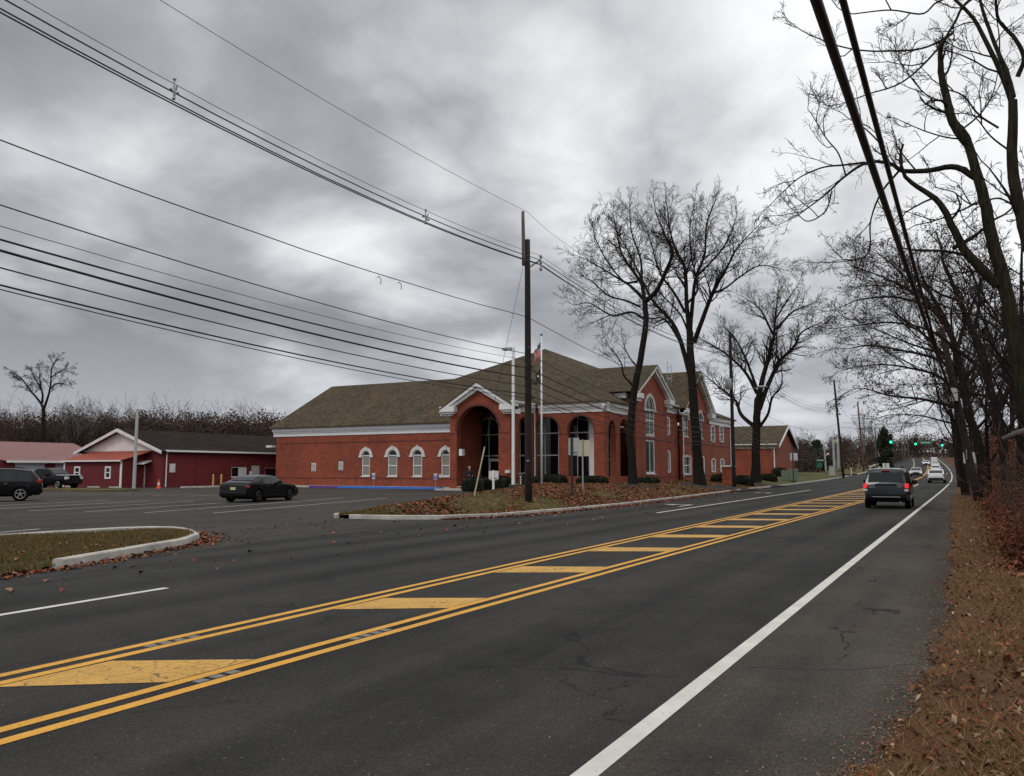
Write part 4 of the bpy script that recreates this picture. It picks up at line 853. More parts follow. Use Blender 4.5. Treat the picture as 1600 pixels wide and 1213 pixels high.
roofpoly('roof', [[fP.p(apb(6, 740)[0], zeP - .02, .45), fP.p(LP, zeP - .02, .45), fP.p(LP, zr2, -rp), fP.p(-3, zr2, -rp)], [fP.p(-3, zr2, -rp), fP.p(LP, zr2, -rp), fP.p(LP, 2.6, -2 * rp), fP.p(-3, 2.6, -2 * rp)]], MT['pink_roof'], PB, .08)
MB().box(apb(6, 740)[0], LP, zeP - .22, zeP - .0, .46, .54, fP).build('fascia', MT['white_trim'], PB)
MB().box(LP - .25, LP, 0, 2.6, -2 * rp, -.25, fP).build('wall', MT['barn_red'], PB)
# ================================================================ POLES, WIRES, SIGNS
def pole_mb(base, top, r0, r1, n=10):
    b_ = Vector(base); t_ = Vector(top); pts = [b_.lerp(t_, i / 6) for i in range(7)]; return MB().tube(pts, [r0 + (r1 - r0) * i / 6 for i in range(7)], n)
def ins(mb, c, h=.18, r=.05): mb.lathe([(r * .5, 0), (r, h * .2), (r * .6, h * .45), (r * 1.1, h * .6), (r * .5, h)], c, n=8)
# near pole P1
zb1 = leftz(-16.05, 30.2); P1 = thing('utility_pole', 'tall dark wooden utility pole on the leafy lawn right of the white lamp post', 'utility pole', (-16.05, 30.2, zb1), 0, 'wooden utility poles')
def loc(T, v): v = Vector(v); return v - Vector(T.location)
def build_at(mb, name, m, T, smooth=False):
    o = mb.build(name, m, T, smooth); o.location = -Vector(T.location); return o
pt = PY(824, 375, 30.2)
build_at(pole_mb((-16.05, 30.2, zb1 - .3), (pt.x, 30.2, pt.z), .168, .12), 'pole_shaft', MT['dark_wood'], P1, True)
q0 = PY(819, 480 - 65, 30.05); q1 = PY(817.5, 331, 30.05); build_at(pole_mb((q0.x, 30.02, q0.z), (q1.x, 30.02, q1.z), .09, .07, 8), 'extension_post', MT['grey_wood'], P1, True)
ar = MB(); AX = PY(845, 410, 30.2); ar.tube([(pt.x + .1, 30.2, AX.z - .15), (AX.x, 30.2, AX.z + .12)], .035, 6); ar.tube([(AX.x, 30.2, AX.z + .25), (AX.x, 30.2, AX.z - .35)], .03, 6)
for dz in (.25, 0, -.3): ins(ar, (AX.x, 30.2, AX.z + dz - .08), .16, .07)
build_at(ar, 'bracket_arm', MT['grey_metal'], P1)
bx_ = MB()
for px, py in ((820, 545), (826, 573), (838, 596), (832, 600), (828, 622)): q = PY(px, py, 30.2); bx_.tube([(pt.x, 30.2, q.z), (q.x + .25, 30.1, q.z)], .03, 5); ins(bx_, (q.x + .22, 30.1, q.z - .07), .14, .06)
build_at(bx_, 'cable_clamps', MT['black_metal'], P1)
q = PY(825, 720, 30); build_at(MB().box(q.x - .06, q.x + .06, q.z - .03, q.z + .03, 29.98, 30.01, W0), 'pole_tag', MT['chrome'], P1)
# P2 with transformer and street lamp; P3; more distant poles
def pole(x, y, ztop, lab, m='dark_wood', r=.17, arms=(), zb=None, arm_az=0, tilt=(0, 0)):
    zb = leftz(x, y) if zb is None else zb
    T = thing('utility_pole', lab, 'utility pole', (x, y, zb), 0, 'wooden utility poles')
    build_at(pole_mb((x, y, zb - .3), (x + tilt[0], y + tilt[1], ztop), r, r * .7, 8), 'pole_shaft', MT[m], T, True)
    for z, hw_ in arms:
        a = MB(); k = (z - zb) / (ztop - zb); cx_ = x + tilt[0] * k; c, s = math.cos(arm_az), math.sin(arm_az)
        a.tube([(cx_ - hw_ * c, y - hw_ * s - .15, z), (cx_ + hw_ * c, y + hw_ * s - .15, z)], .055, 4)
        for t in (-.9, -.35, .35, .9): ins(a, (cx_ + t * hw_ * c, y + t * hw_ * s - .15, z + .04), .16, .06)
        build_at(a, 'crossarm', MT[m], T)
    return T
Y2P = 68.; x2p = G(1146, 765, .3).x; x2p = PY(1146, 720, Y2P).x
P2 = pole(x2p, Y2P, PY(1143, 521, Y2P).z, 'dark wooden utility pole with grey transformer and street lamp behind the tree')
q = PY(1143, 601, Y2P); tr = MB(); tr.lathe([(.24, -.45), (.27, -.42), (.27, .38), (.24, .45), (.1, .5)], (q.x - .15, Y2P - .42, q.z), n=14); build_at(tr, 'transformer', MT['grey_metal'], P2, True)
a_ = PY(1147, 618, Y2P); e_ = PY(1185, 606, Y2P); la = MB().tube([a_, a_.lerp(e_, .5) + Vector((0, 0, .15)), e_], .03, 6); build_at(la, 'lamp_arm', MT['grey_metal'], P2)
lh = MB().lathe([(.02, -.05), (.16, 0), (.2, .06), (.1, .14), (.02, .16)], (0, 0, 0), n=12); lh.v = [(v[0] * 2.6 + e_.x + .25, v[1] * 1.2 + e_.y, v[2] + e_.z) for v in lh.v]; build_at(lh, 'lamp_head', MT['grey_metal'], P2, True)
Y3P = 136.; z3 = float(rz(Y3P)) + .3; x3 = PY(1317, 720, Y3P).x
P3 = pole(x3, Y3P, PY(1303, 594, Y3P).z, 'black wooden utility pole with crossarm at the far junction left of the green signals', r=.2, arms=((PY(1308, 635, Y3P).z, .95),), zb=z3, tilt=(PY(1303, 594, Y3P).x - x3, 0))
mb = MB()
for py in (625, 632, 648): q = PY(1312, py, Y3P); ins(mb, (q.x, Y3P - .2, q.z), .25, .12); mb.tube([PY(1308, py, Y3P), (q.x + .3, Y3P - .2, q.z)], .05, 5)
build_at(mb, 'insulator_cluster', MT['black_metal'], P3)
Y4P = 185.; x4 = PY(1350, 735, Y4P).x; P4 = pole(x4, Y4P, PY(1340, 628, Y4P).z, 'brown wooden pole with one crossarm behind the junction pole', 'brown_wood', .2, ((PY(1342, 649, Y4P).z, 1.4),), float(rz(Y4P)), tilt=(PY(1340, 628, Y4P).x - x4, 0))
Y5P = 200.; x5 = PY(1370, 733, Y5P).x; P5 = pole(x5, Y5P, PY(1368, 668, Y5P).z, 'short grey wooden pole with crossarm beside the dark evergreen', 'grey_wood', .18, ((PY(1369, 669, Y5P).z, 1.6),), float(rz(Y5P)))
for px, pt_, Y, lab in ((1410, 682, 300., 'farthest left pole of the three slender poles on the hill crest'), (1413.5, 672, 290., 'tallest of the three slender poles on the hill crest'), (1419, 680, 310., 'rightmost of the three slender poles on the hill crest')):
    pole(PY(px, 700, Y).x, Y, PY(px, pt_, Y).z, lab, 'grey_wood', .16, ((PY(px, pt_ + 8, Y).z, 1.0),), float(rz(Y)))
# right-hand leaning pole with its box
YR = 47.5; rb_ = G(1530, 786); rt_ = PY(1471, 513, YR)
PRr = thing('utility_pole', 'leaning brown pole with a grey box at the right road edge', 'utility pole', (rb_.x, YR, .05))
build_at(pole_mb((rb_.x, YR, -.2), (rt_.x, YR, rt_.z), .20, .15), 'pole_shaft', MT['dark_wood'], PRr, True)
q = PY(1481, 560, YR - .3); build_at(pole_mb((rt_.x + .35, YR + .15, rt_.z - 3.2), (rt_.x + .02, YR + .1, rt_.z + .15), .12, .1), 'upper_post', MT['brown_wood'], PRr, True)
q = PY(1490.5, 617, YR - .3); build_at(MB().box(q.x - .17, q.x + .17, q.z - .33, q.z + .33, YR - .5, YR - .22, W0), 'equipment_box', MT['sign_back'], PRr)
q = PY(1510, 706, YR); build_at(MB().box(q.x - .03, q.x + .03, q.z - .4, q.z + .1, YR - .25, YR - .2, W0), 'pole_tag', MT['chrome'], PRr)

def cable(pts, r, lab, m='wire_black', n=5, group='overhead wires along the left side of the road', cat='overhead cable'):
    o = MB().tube(pts, r, n).build('overhead_cable', MT[m], None, True); tag(o, lab, cat, group); return o
def span(p0, p1, sag, n=14): 
    p0 = Vector(p0); p1 = Vector(p1); return [p0.lerp(p1, i / n) - Vector((0, 0, 4 * sag * (i / n) * (1 - i / n))) for i in range(n + 1)]
def three(z1, y8px, r, lab, s0=.9, x1=-16.05, x2=x2p, z2px=None, z3px=None, wob=0, sag2=.9, stop=False, X0=None):
    """P0 (behind the camera) -> P1 -> P2 -> P3"""
    X0 = x1 if X0 is None else X0
    e = PX(0, y8px, x1); zz = e.z; t8 = (30.2 - e.y) / 40
    z1v = PY(824, z1, 30.1).z if z1 > 100 else z1
    m = (zz - z1v + 4 * s0 * t8 * (1 - t8)) / t8
    pts = [Vector((x1, 30.1 - 40 * t, z1v + m * t - 4 * s0 * t * (1 - t))) for t in np.linspace(1, 0, 22)]
    if not stop:
        z2v = PY(1146, z2px, Y2P).z; z3v = PY(1313, z3px, Y3P).z
        pts += span((x1, 30.1, z1v), (x2, Y2P - .2, z2v), sag2)[1:]; pts += span((x2, Y2P - .2, z2v), (x3 - .3, Y3P - .2, z3v), 1.2 + sag2)[1:]
    if wob: pts = [p + Vector((0, 0, random.uniform(-wob, wob))) for p in pts]
    return cable(pts, r, lab)
bx = AX.x
three(PY(845, 400, 30.2).z, -22, .008, 'thin messenger wire just above the spaced bundle of three', 1.45, bx, z2px=540, z3px=629)
three(PY(845, 407, 30.2).z, -5, .017, 'upper cable of the spaced bundle crossing the upper left sky', 1.45, bx, z2px=545, z3px=634)
three(PY(845, 412, 30.2).z, 13, .017, 'middle cable of the spaced bundle crossing the upper left sky', 1.45, bx - .1, z2px=551, z3px=637)
three(PY(845, 416, 30.2).z, 19, .017, 'lower cable of the spaced bundle crossing the upper left sky', 1.45, bx + .1, z2px=553, z3px=640)
three(495, 218, .014, 'single wavy cable sloping below the bundle to the middle of the near pole', .8, z2px=612, z3px=660, wob=.012)
three(553, 320, .014, 'topmost black line of the lower fan of cables', .8, z2px=655, z3px=678)
three(563, 353, .008, 'thin second line of the lower fan of cables', .8, z2px=660, z3px=680)
three(575, 374, .022, 'third, thick line of the lower fan of cables', .8, z2px=668, z3px=684, X0=-16)
three(590, 391, .028, 'thickest line of the lower fan of cables', .8, z2px=674, z3px=687)
three(603, 418, .016, 'fifth line of the lower fan of cables', .8, z2px=680, z3px=690)
three(616, 445, .020, 'upper of the lowest close pair in the fan of cables', .8, z2px=686, z3px=694)
three(622, 452, .012, 'lower of the lowest close pair in the fan of cables', .8, z2px=690, z3px=697, stop=False)
# top wire
t1 = Vector((q1.x, 30.02, q1.z - .05)); e = PX(250, 0, -16.)
pts = [Vector((-16.0, 30.02 - 40 * t, t1.z + (e.z - t1.z + 4 * .9 * .4585 * .5415) / .4585 * t - 4 * .9 * t * (1 - t))) for t in np.linspace(1, 0, 20)]
pts += span(t1, (x2p, Y2P, PY(1143, 523, Y2P).z), .7)[1:] + span((x2p, Y2P, PY(1143, 523, Y2P).z), (x3, Y3P, PY(1303, 597, Y3P).z), 1.0)[1:]
cable(pts, .008, 'highest thin wire reaching the very top of the near pole')
# spacers on the bundle
def on_bundle(px, py, lab):
    p = PX(px, py, bx); T = thing('cable_spacer', lab, 'cable spacer', p); m_ = MB()
    m_.tube([(0, 0, .28), (0, 0, -.22)], .022, 6); m_.tube([(-.12, 0, .08), (.14, 0, -.12)], .022, 6); m_.tube([(.0, 0, -.2), (.1, 0, .1)], .02, 6)
    for c in ((0, 0, .26), (-.1, 0, .05), (.12, 0, -.1), (0, 0, -.2)): m_.lathe([(.03, -.03), (.045, 0), (.03, .03)], c, n=8)
    m_.build('clamp', MT['grey_metal'], T)
on_bundle(272, 141, 'grey spacer clamp on the cable bundle high at the upper left'); on_bundle(665, 340, 'grey spacer clamp on the cable bundle nearer the pole')
# guy wire with guard
ga = G(737, 790, .2); top_ = PY(818, 415, 30.1); gm_ = PY(751, 712, 30.1)
gy = thing('guy_wire', 'slanting guy wire with pale yellow guard left of the near utility pole', 'guy wire', (ga.x, ga.y, .15)); gp = [Vector((top_.x, 30.1, top_.z)), Vector((ga.x, ga.y, .1))]
build_at(MB().tube(gp, .008, 5), 'wire', MT['wire_black'], gy)
f0 = gp[1].lerp(gp[0], .245); build_at(MB().tube([gp[1], f0], .03, 6), 'guard', MT['tan_sign_back'], gy)
# the two thick cables overhead on the right
pa = PY(1495, 610, YR); 
c0 = _C + _ray(1276, 0) * 5.6; c1 = _C + _ray(1318, 0) * 7.2
def thick(px0, pts_px, r, lab, D0):
    P0 = _C + _ray(*px0) * D0; P1_ = Vector((rt_.x + .4, YR - .2, PY(1495, pts_px, YR).z)); d = P0 - P1_
    pts = [P1_ + d * t - Vector((0, 0, 4 * .16 * t * (1 - t))) for t in np.linspace(0, 1.5, 26)]
    cable(pts, r, lab, n=8, group='thick black cables overhead on the right')
thick((1274, -3), 625, .042, 'thicker black cable running overhead to the right-hand leaning pole', 6.0)
thick((1316, -3), 640, .030, 'thinner of the two heavy black cables overhead on the right', 6.6)
# cable drop loops on the left cable (dangling ties)
for px, py, lab in ((593, 437, 'left little loop of tie wire dangling from the wavy cable'), (625, 446, 'right little loop of tie wire dangling from the wavy cable')):
    p = PX(px, py, -16.05); o = MB().tube([p + Vector((0, -.12, .04)), p + Vector((0, -.03, .1)), p + Vector((0, .08, .02)), p + Vector((0, .06, -.14))], .012, 5).build('wire_tie', MT['wire_black']); tag(o, lab, 'wire tie')
# cross-street wires at the junction
for k, (a, b, Ya, Yb, sg) in enumerate((((1318, 660), (1480, 655), 136, 150, .5), ((1303, 690), (1368, 672), 136, 200, .5), ((1312, 690), (1480, 707), 136, 146, .6), ((1318, 668), (1342, 652), 136, 185, .8), ((1316, 640), (1341, 648), 136, 185, 1.2), ((1342, 660), (1410, 684), 185, 300, 1))):
    lab = ['wire across the road above the signals', 'upper sagging wire left of the evergreen', 'dark span wire across the junction below the signals', 'lower wire between the junction pole and the brown pole', 'upper wire between the junction pole and the brown pole', 'wire climbing towards the hill crest poles'][k]
    cable(span(PY(*a, Ya), PY(*b, Yb), sg), .03 if k == 2 else .018, lab, group='wires at the far junction')

# ---- white lamp post and parking-lot lamp post
def lamp_post(px, pyb, pyt, Y, lab, armdx, r=.10, ba=True):
    b_ = PY(px, pyb, Y); t_ = PY(px, pyt, Y); zb = max(b_.z, 0); T = thing('lamp_post', lab, 'lamp post', (b_.x, Y, zb), 0)
    m_ = MB().tube([(0, 0, .5 if ba else 0), (0, 0, t_.z - zb)], [r, r * .8], 4 if ba else 8); m_.build('post', MT['white_pole'] if ba else MT['sign_back'], T)
    if ba: MB().lathe([(.30, -.3), (.30, .55), (.27, .6)], n=16).build('concrete_base', MT['black_metal'], T)
    h_ = MB().box(armdx, -.12, t_.z - zb - .16, t_.z - zb - .0, -.17, .17) if armdx < -.2 else MB().box(-.1, .1, t_.z - zb, t_.z - zb + .1, -.1, .1)
    h_.build('lamp_head', MT['grey_metal'] if ba else MT['white_pole'], T); return T
lamp_post(802, 772, 543, 45.5, 'tall white square lamp post on a black drum base near the brick entrance', -.75, .115)
lamp_post(209, 765, 640, 48.5, 'pale grey pole standing in front of the red building doorway', 0, .16, False)

# ---- flagpole and flags
YFl = 54.; fb_ = PY(846.5, 760, YFl); ft_ = PY(846, 526, YFl); zf = leftz(fb_.x, YFl); FP = thing('flagpole', 'white flagpole with gold ball beside the arcade', 'flagpole', (fb_.x, YFl, zf))
MB().tube([(0, 0, 0), (ft_.x - fb_.x, 0, ft_.z - zf)], [.09, .05], 10).build('pole_shaft', MT['white_pole'], FP, True)
hb = ft_.z - zf; MB().lathe([(.02, 0), (.05, .05), (.12, .13), (.12, .19), (.05, .27)], (ft_.x - fb_.x, 0, hb), n=12).build('ball', MT['grey_metal'], FP, True)
def flag(pz0, drop, width, mats_fn, mats, lab, Y=YFl):
    nx_, ny_ = 26, 20; mb = MB(); T = None; top = PY(846, pz0, Y)
    pts = {}
    for i in range(nx_ + 1):
        for j in range(ny_ + 1):
            u = i / nx_; v = j / ny_
            x = -.07 - width * u ** .9 * (1 - .35 * v * (1 - u)) + .03 * math.sin(v * 9 + u * 3); z = -v * drop * .55 * (1 - .15 * u) - u ** 1.25 * drop * .46; y = .16 * math.sin(u * 14 + v * 2.2) * u
            pts[i, j] = len(mb.v); mb.v.append((x, y, z))
    for i in range(nx_):
        for j in range(ny_): mb.f.append((pts[i, j], pts[i + 1, j], pts[i + 1, j + 1], pts[i, j + 1])); mb.m.append(mats_fn((i + .5) / nx_, (j + .5) / ny_))
    o = mb.build('flag', [MT[m] for m in mats], None, True); o.location = (top.x, Y, top.z); tag(o, lab, 'flag'); return o
def us(u, v):
    if u < .42 and v < .54: return 2 if (int(u * 40) + int(v * 30)) % 5 else 1
    return 0 if int(v * 13) % 2 == 0 else 1
flag(534, 1.95, .62, us, ('flag_red', 'flag_white', 'flag_blue'), 'drooping red, white and blue striped flag at the top of the flagpole')
flag(576, 1.2, .45, lambda u, v: 1 if (.35 < u < .6 and .3 < v < .65) else 0, ('flag_black', 'flag_white'), 'small black flag with white emblem hanging below the striped flag')

# ---- road signs seen from behind etc.
def sign(px, pyb, x0, x1, y0, y1, Y, lab, m='sign_back', post='black_metal', name='road_sign', r=.035, two=False, rim=None, rotz=0, zb=None, pr2=None):
    b_ = PY(px, pyb, Y); zb = b_.z if zb is None else zb; T = thing(name, lab, 'sign', (b_.x, Y, zb), rotz)
    A0 = PY(x0, (y0 + y1) / 2, Y).x - b_.x; A1 = PY(x1, (y0 + y1) / 2, Y).x - b_.x; B1 = PY(px, y0, Y).z - zb; B0 = PY(px, y1, Y).z - zb
    MB().cbox(0, 0, (B1 + .04 - .2) / 2, r * 2, r * 1.4, B1 + .04 + .2).build('post', MT[post], T)
    if two: 
        MB().box(A0, -.02, B0, B1, .03, .045).build('panel', MT[m], T); MB().box(.02, A1, B0, B1, .03, .045).build('panel', MT[m], T)
        MB().box(A0 + .1, A1 - .1, B0 + .12, B0 + .17, -.01, .029).build('rail', MT['grey_metal'], T)
    else: MB().box(A0, A1, B0, B1, .03, .045).build('panel', MT[m], T, bevel=.0)
    return T
sign(894, 790, 887.3, 905, 684.5, 711, 35.5, 'pair of grey sign backs on the darker post at the kerb', two=True, r=.05, rotz=R(-6))
sign(911, 783, 903, 922, 688, 713, 40.5, 'tan sign back on the thin grey post right of the grey sign pair', m='tan_sign_back', post='grey_metal')
T = sign(1240, 752, 1234.3, 1246, 708, 720, 85, 'white double sign on a post in front of the green utility cabinet', 'sign_white', two=True, r=.05)
sign(1384.5, 742, 1379, 1389.5, 724, 732, 150, 'small square white sign on the far left roadside past the junction', 'sign_white', zb=float(rz(150)) + .2)
sign(1515, 757, 1505, 1525, 707, 724, 58, 'white sign pair partly hidden behind the leaning pole on the right', 'sign_white', two=True, zb=.3)
# entrance notice board on a white post
T = sign(771, 766, 763.5, 778.5, 736, 749, 52, 'small white notice panel on a white post before the hedge', 'sign_white', 'white_pole', 'notice_sign', r=.07)
for i, (x0, x1, y0, y1) in enumerate(((-.26, -.03, .62, 1.0), (.04, .28, .62, 1.0))):
    MB().box(x0, x1, y0 - .0 + .1, y1 - .05, .012, .0295).build('printed_notice', MT['grey_metal'] if i else MT['tan_sign_back'], T)
# accessible parking signs
def wheelchair_sign(px, py, Y, lab, blue=False):
    c = PY(px, py, Y); T = thing('parking_sign', lab, 'sign', (c.x, Y, .14)); z = c.z - .14
    MB().cbox(0, .03, z / 2 + .1, .05, .04, z + .2).build('post', MT['grey_metal'], T)
    MB().box(-.17, .17, z - .28, z + .28, -.02, -.002).build('panel', MT['sign_white'], T)
    MB().box(-.13, .13, z - .18 if not blue else z - .24, z + .1, -.028, -.021).build('blue_square', MT['sign_blue'], T)
    g_ = MB(); g_.lathe([(.025, 0), (.025, .004)], (-.01, -.034, z + .06), 'y', 8); g_.box(-.03, .005, z - .05, z + .035, -.034, -.03); g_.box(.005, .06, z - .05, z - .03, -.034, -.03)
    for k in range(10):
        a = R(150 + k * 22); g_.cbox(.0 + .055 * math.cos(a), -.032, z - .07 + .055 * math.sin(a), .02, .004, .02)
    g_.build('wheelchair_symbol', MT['sign_white'], T); return T
wheelchair_sign(583.8, 744, 60.6, 'white and blue accessible parking sign below the first arched window')
wheelchair_sign(680.5, 745, 60.6, 'blue accessible parking sign beside the porch wall', True)
c = PY(687, 744, 60.8); o = MB().box(c.x - .16, c.x + .16, c.z - .16, c.z + .16, 60.9, 60.93, W0).build('small_sign', MT['sign_white']); tag(o, 'small pale plaque right beside the blue parking sign at the porch', 'sign')
# street-name sign, signal poles at the junction
YJ = 140.; zJ = float(rz(YJ)) + .3
def grey_pole(px0, pyb, px1, pyt, Y, r, lab, name='signal_pole'):
    b_ = PY(px0, pyb, Y); t_ = PY(px1, pyt, Y); T = thing(name, lab, 'signal pole', (b_.x, Y, b_.z)); build_at(pole_mb(b_, t_, r, r * .85, 10), 'post', MT['sign_back'], T, True); return T
s1 = grey_pole(1291, 741, 1287, 689, 132, .14, 'pale grey pole carrying the green street-name sign')
a = PY(1276, 719.5, 132); b_ = PY(1289, 719.5, 132); nm = MB().box(a.x, b_.x, a.z - .17, a.z + .17, 131.75, 131.79, W0); nm = build_at(nm, 'name_plate', MT['sign_green'], s1)
lt = MB()
for k in range(8): x = a.x + .15 + k * (b_.x - a.x - .3) / 8; lt.box(x, x + .07, a.z - .06, a.z + .08, 131.735, 131.748, W0)
lt = build_at(lt, 'lettering', MT['sign_white'], s1)
a = PY(1276.5, 727, 131.9); b_ = PY(1285, 727, 131.9); build_at(MB().box(a.x, b_.x, a.z - .35, a.z + .35, 131.6, 131.64, W0), 'green_panel', MT['sign_green'], s1)
l_ = PY(1294, 711, 132); build_at(MB().tube([PY(1288, 712, 132), l_], .05, 5).lathe([(.05, 0), (.2, .05), (.22, .15), (.05, .25)], l_, n=8), 'lamp', MT['white_trim'], s1)
s2 = grey_pole(1304, 738, 1302, 688, 140, .2, 'thicker grey pole behind the junction, left of the black utility pole'); s3 = grey_pole(1310.5, 738, 1309, 686, 137, .22, 'grey pole with a bracket of fittings touching the black utility pole')
m_ = MB(); 
for py in (688, 692): m_.tube([PY(1301, py, 138), PY(1312, py, 138)], .08, 5)
for px in (1303, 1306, 1310): c = PY(px, 690, 138); m_.cbox(c.x, 138, c.z, .3, .3, .45)
build_at(m_, 'bracket', MT['tan_sign_back'], s3)
c = PY(1300, 731.5, 136); o = MB().box(-.42, .42, 0, 1.45, -.3, .3).box(-.46, .46, 1.45, 1.5, -.34, .34).build('control_cabinet', MT['sign_back']); o.location = (c.x, 136, zJ); tag(o, 'pale grey control cabinet between the junction poles', 'cabinet')
o = MB().cbox(0, 0, .55, .12, .12, 1.1).cbox(0, 0, 1.2, .14, .14, .25).build('marker_post', MT['sign_white']); c = PY(1330, 735, 150); o.location = (c.x, 150, float(rz(150)) + .1); tag(o, 'short white marker post with reddish top past the junction pole', 'marker post')
# transformer cabinet
cg = PY(1234.5, 742, 100); zc = leftz(cg.x, 100); CG = thing('utility_cabinet', 'dull green utility cabinet on the far lawn behind the white double sign', 'cabinet', (cg.x, 100, zc))
MB().box(-.9, .0, 0, 1.25, -.6, .6).build('body', MT['cabinet_green'], CG, bevel=.03); MB().box(.01, .85, 0, 1.45, -.6, .6).build('tall_section', MT['cabinet_green'], CG, bevel=.03); MB().box(-.8, -.1, .15, 1.1, -.63, -.601).build('door', MT['cabinet_green'], CG); MB().box(.1, .75, .15, 1.3, -.63, -.601).build('door', MT['cabinet_green'], CG)
# traffic signals
def signal(px, py, Y, lab):
    c = PY(px, py, Y); T = thing('traffic_signal', lab, 'traffic light', (c.x, Y, c.z), 0, 'green traffic signals at the junction')
    MB().box(-.19, .19, -.60, .60, -.12, .12).build('housing', MT['signal_body'], T, bevel=.02)
    for k, z in enumerate((.38, 0, -.38)):
        MB().lathe([(.15, -.15), (.15, -.121)], (0, 0, z), 'y', 16).build('lens', MT['signal_green'] if k == 2 else MT['signal_off'], T)
        v = MB(); n = 10
        for i in range(n):
            a0, a1 = math.pi * i / n, math.pi * (i + 1) / n
            v.add([(.17 * math.cos(a0), -.12, z + .17 * math.sin(a0)), (.17 * math.cos(a1), -.12, z + .17 * math.sin(a1)), (.17 * math.cos(a1), -.36, z + .17 * math.sin(a1)), (.17 * math.cos(a0), -.36, z + .17 * math.sin(a0))], [(0, 1, 2, 3)])
        v.build('visor', MT['signal_body'], T)
    MB().tube([(0, 0, .6), (0, 0, .95)], .03, 6).build('hanger', MT['signal_body'], T); return T
signal(1392, 686, 106, 'green traffic signal highest and farthest left, hanging on its own'); signal(1430.5, 690, 136, 'middle green traffic signal just left of the green street sign'); signal(1472, 692, 138, 'rightmost green traffic signal beyond the street sign')
MA = thing('signal_mast', 'grey mast arm reaching over the far junction with a green street-name sign', 'signal mast', (PY(1496, 740, 140).x, 140, .6))
m_ = MB().tube([PY(1496, 742, 140), PY(1492, 678, 140)], [.16, .12], 8); build_at(m_, 'mast', MT['sign_back'], MA)
m_ = MB().tube([PY(1492, 693, 140), PY(1470, 686, 139.5), PY(1428, 682, 139)], [.1, .08, .05], 8); m_.tube([PY(1430, 682, 139), PY(1430.5, 686, 139)], .04, 5); m_.tube([PY(1472, 687, 139), PY(1472, 690, 139)], .04, 5); build_at(m_, 'arm', MT['sign_back'], MA)
a = PY(1437, 692, 138); b_ = PY(1456, 692, 138); np_ = build_at(MB().box(a.x, b_.x, a.z - .26, a.z + .26, 137.8, 137.84, W0), 'name_plate', MT['sign_green'], MA)
lt = MB()
for k in range(11): x = a.x + .2 + k * (b_.x - a.x - .4) / 11; lt.box(x, x + .08, a.z - .09, a.z + (.13 if k % 3 == 0 else .07), 137.78, 137.797, W0)
build_at(lt, 'lettering', MT['sign_white'], MA)
# span wire holding the first signal
cable(span(PY(1313, 668, 130), PY(1500, 655, 100), .5), .02, 'span wire holding the highest traffic signal', group='wires at the far junction')
# guard rail far right and left
def rail(pts, lab):
    T = thing('guard_rail', lab, 'guard rail', pts[0]); P_ = [Vector(p) for p in pts]; m_ = MB()
    for p, q in zip(P_[:-1], P_[1:]):
        m_.add([p + Vector((0, 0, .45)), q + Vector((0, 0, .45)), q + Vector((0, 0, .85)), p + Vector((0, 0, .85)), p + Vector((.06, .0, .45)), q + Vector((.06, 0, .45)), q + Vector((.06, 0, .85)), p + Vector((.06, 0, .85))], [(0, 1, 2, 3), (7, 6, 5, 4), (2, 3, 7, 6), (0, 1, 5, 4)])
    build_at(m_, 'rail', MT['stone_trim'], T)
    for p in P_[::1]: build_at(MB().box(p.x + .08, p.x + .2, p.z - .2, p.z + .8, p.y - .08, p.y + .08, W0), 'rail_post', MT['grey_wood'], T)
rail([(edge_r(y) + .6 + (1.2 if y > 200 else 0) + (1.5 if y == 135 else 0), y, float(rz(y)) + .1) for y in (135, 142, 160, 180, 200, 220, 245, 270)], 'pale guard rail along the right side of the rising road')
rail([(float(curbx(y)) - .9, y, float(rz(y)) + .15) for y in (200, 215, 230, 250, 275, 300)], 'pale guard rail along the left side of the rising road')
# markers, cone, bollards, wheel stops
o = MB().box(-.05, .05, 0, 1.0, -.02, .02).build('marker_post', MT['barn_red']); c = PY(1501, 755, 75); o.location = (c.x, 75, .3); tag(o, 'thin red-brown marker stake on the right verge', 'marker post')
cz = PY(248, 757, 49.5); CO = thing('traffic_cone', 'orange traffic cone with a white collar beside the red building wall', 'traffic cone', (cz.x, 49.5, 0)); MB().lathe([(.16, .03), (.115, .32)], n=14).build('cone_base', MT['orange'], CO); MB().lathe([(.115, .32), (.075, .55)], n=14).build('collar', MT['sign_white'], CO); MB().lathe([(.075, .55), (.03, .85)], n=14).build('cone_top', MT['orange'], CO); MB().cbox(0, 0, .015, .42, .42, .03).build('foot', MT['orange'], CO)
for px, py, lab in ((333, 760, 'left yellow bollard by the red building wall'), (345.5, 760, 'right yellow bollard by the red building wall')):
    c = G(px, 762, -.0); c = PX(px, 752, XR + 1.5); o = MB().lathe([(.09, 0), (.09, 1.15), (.07, 1.22), (.02, 1.25)], n=12).build('bollard', MT['post_yellow'], None); o.location = (c.x, c.y, 0); tag(o, lab, 'bollard', 'yellow bollards')
for px, lab in ((111, 'leftmost white wheel stop in front of the red lean-to'), (146, 'middle white wheel stop in front of the red lean-to'), (180, 'rightmost white wheel stop in front of the red lean-to')):
    c = PY(px, 764, 48.3); o = MB().box(-.85, .85, 0, .14, -.09, .09).build('wheel_stop', MT['curb_concrete'], None, bevel=.02); o.location = (c.x, 48.3, .002); tag(o, lab, 'wheel stop', 'wheel stops by the red building')
o = sweep('curb', [(PX(285, 763, -63.8).x, 51.5), (-63.9, 58.5)], .5, .15, MT['curb_concrete'])
gs = MB(); gs.box(-72, -59, .0, .10, 40.2, 43.5, W0); o = gs.build('grass_strip', MT['lawn_soil']); o['kind'] = 'structure'; o.rotation_euler = (0, 0, 0)
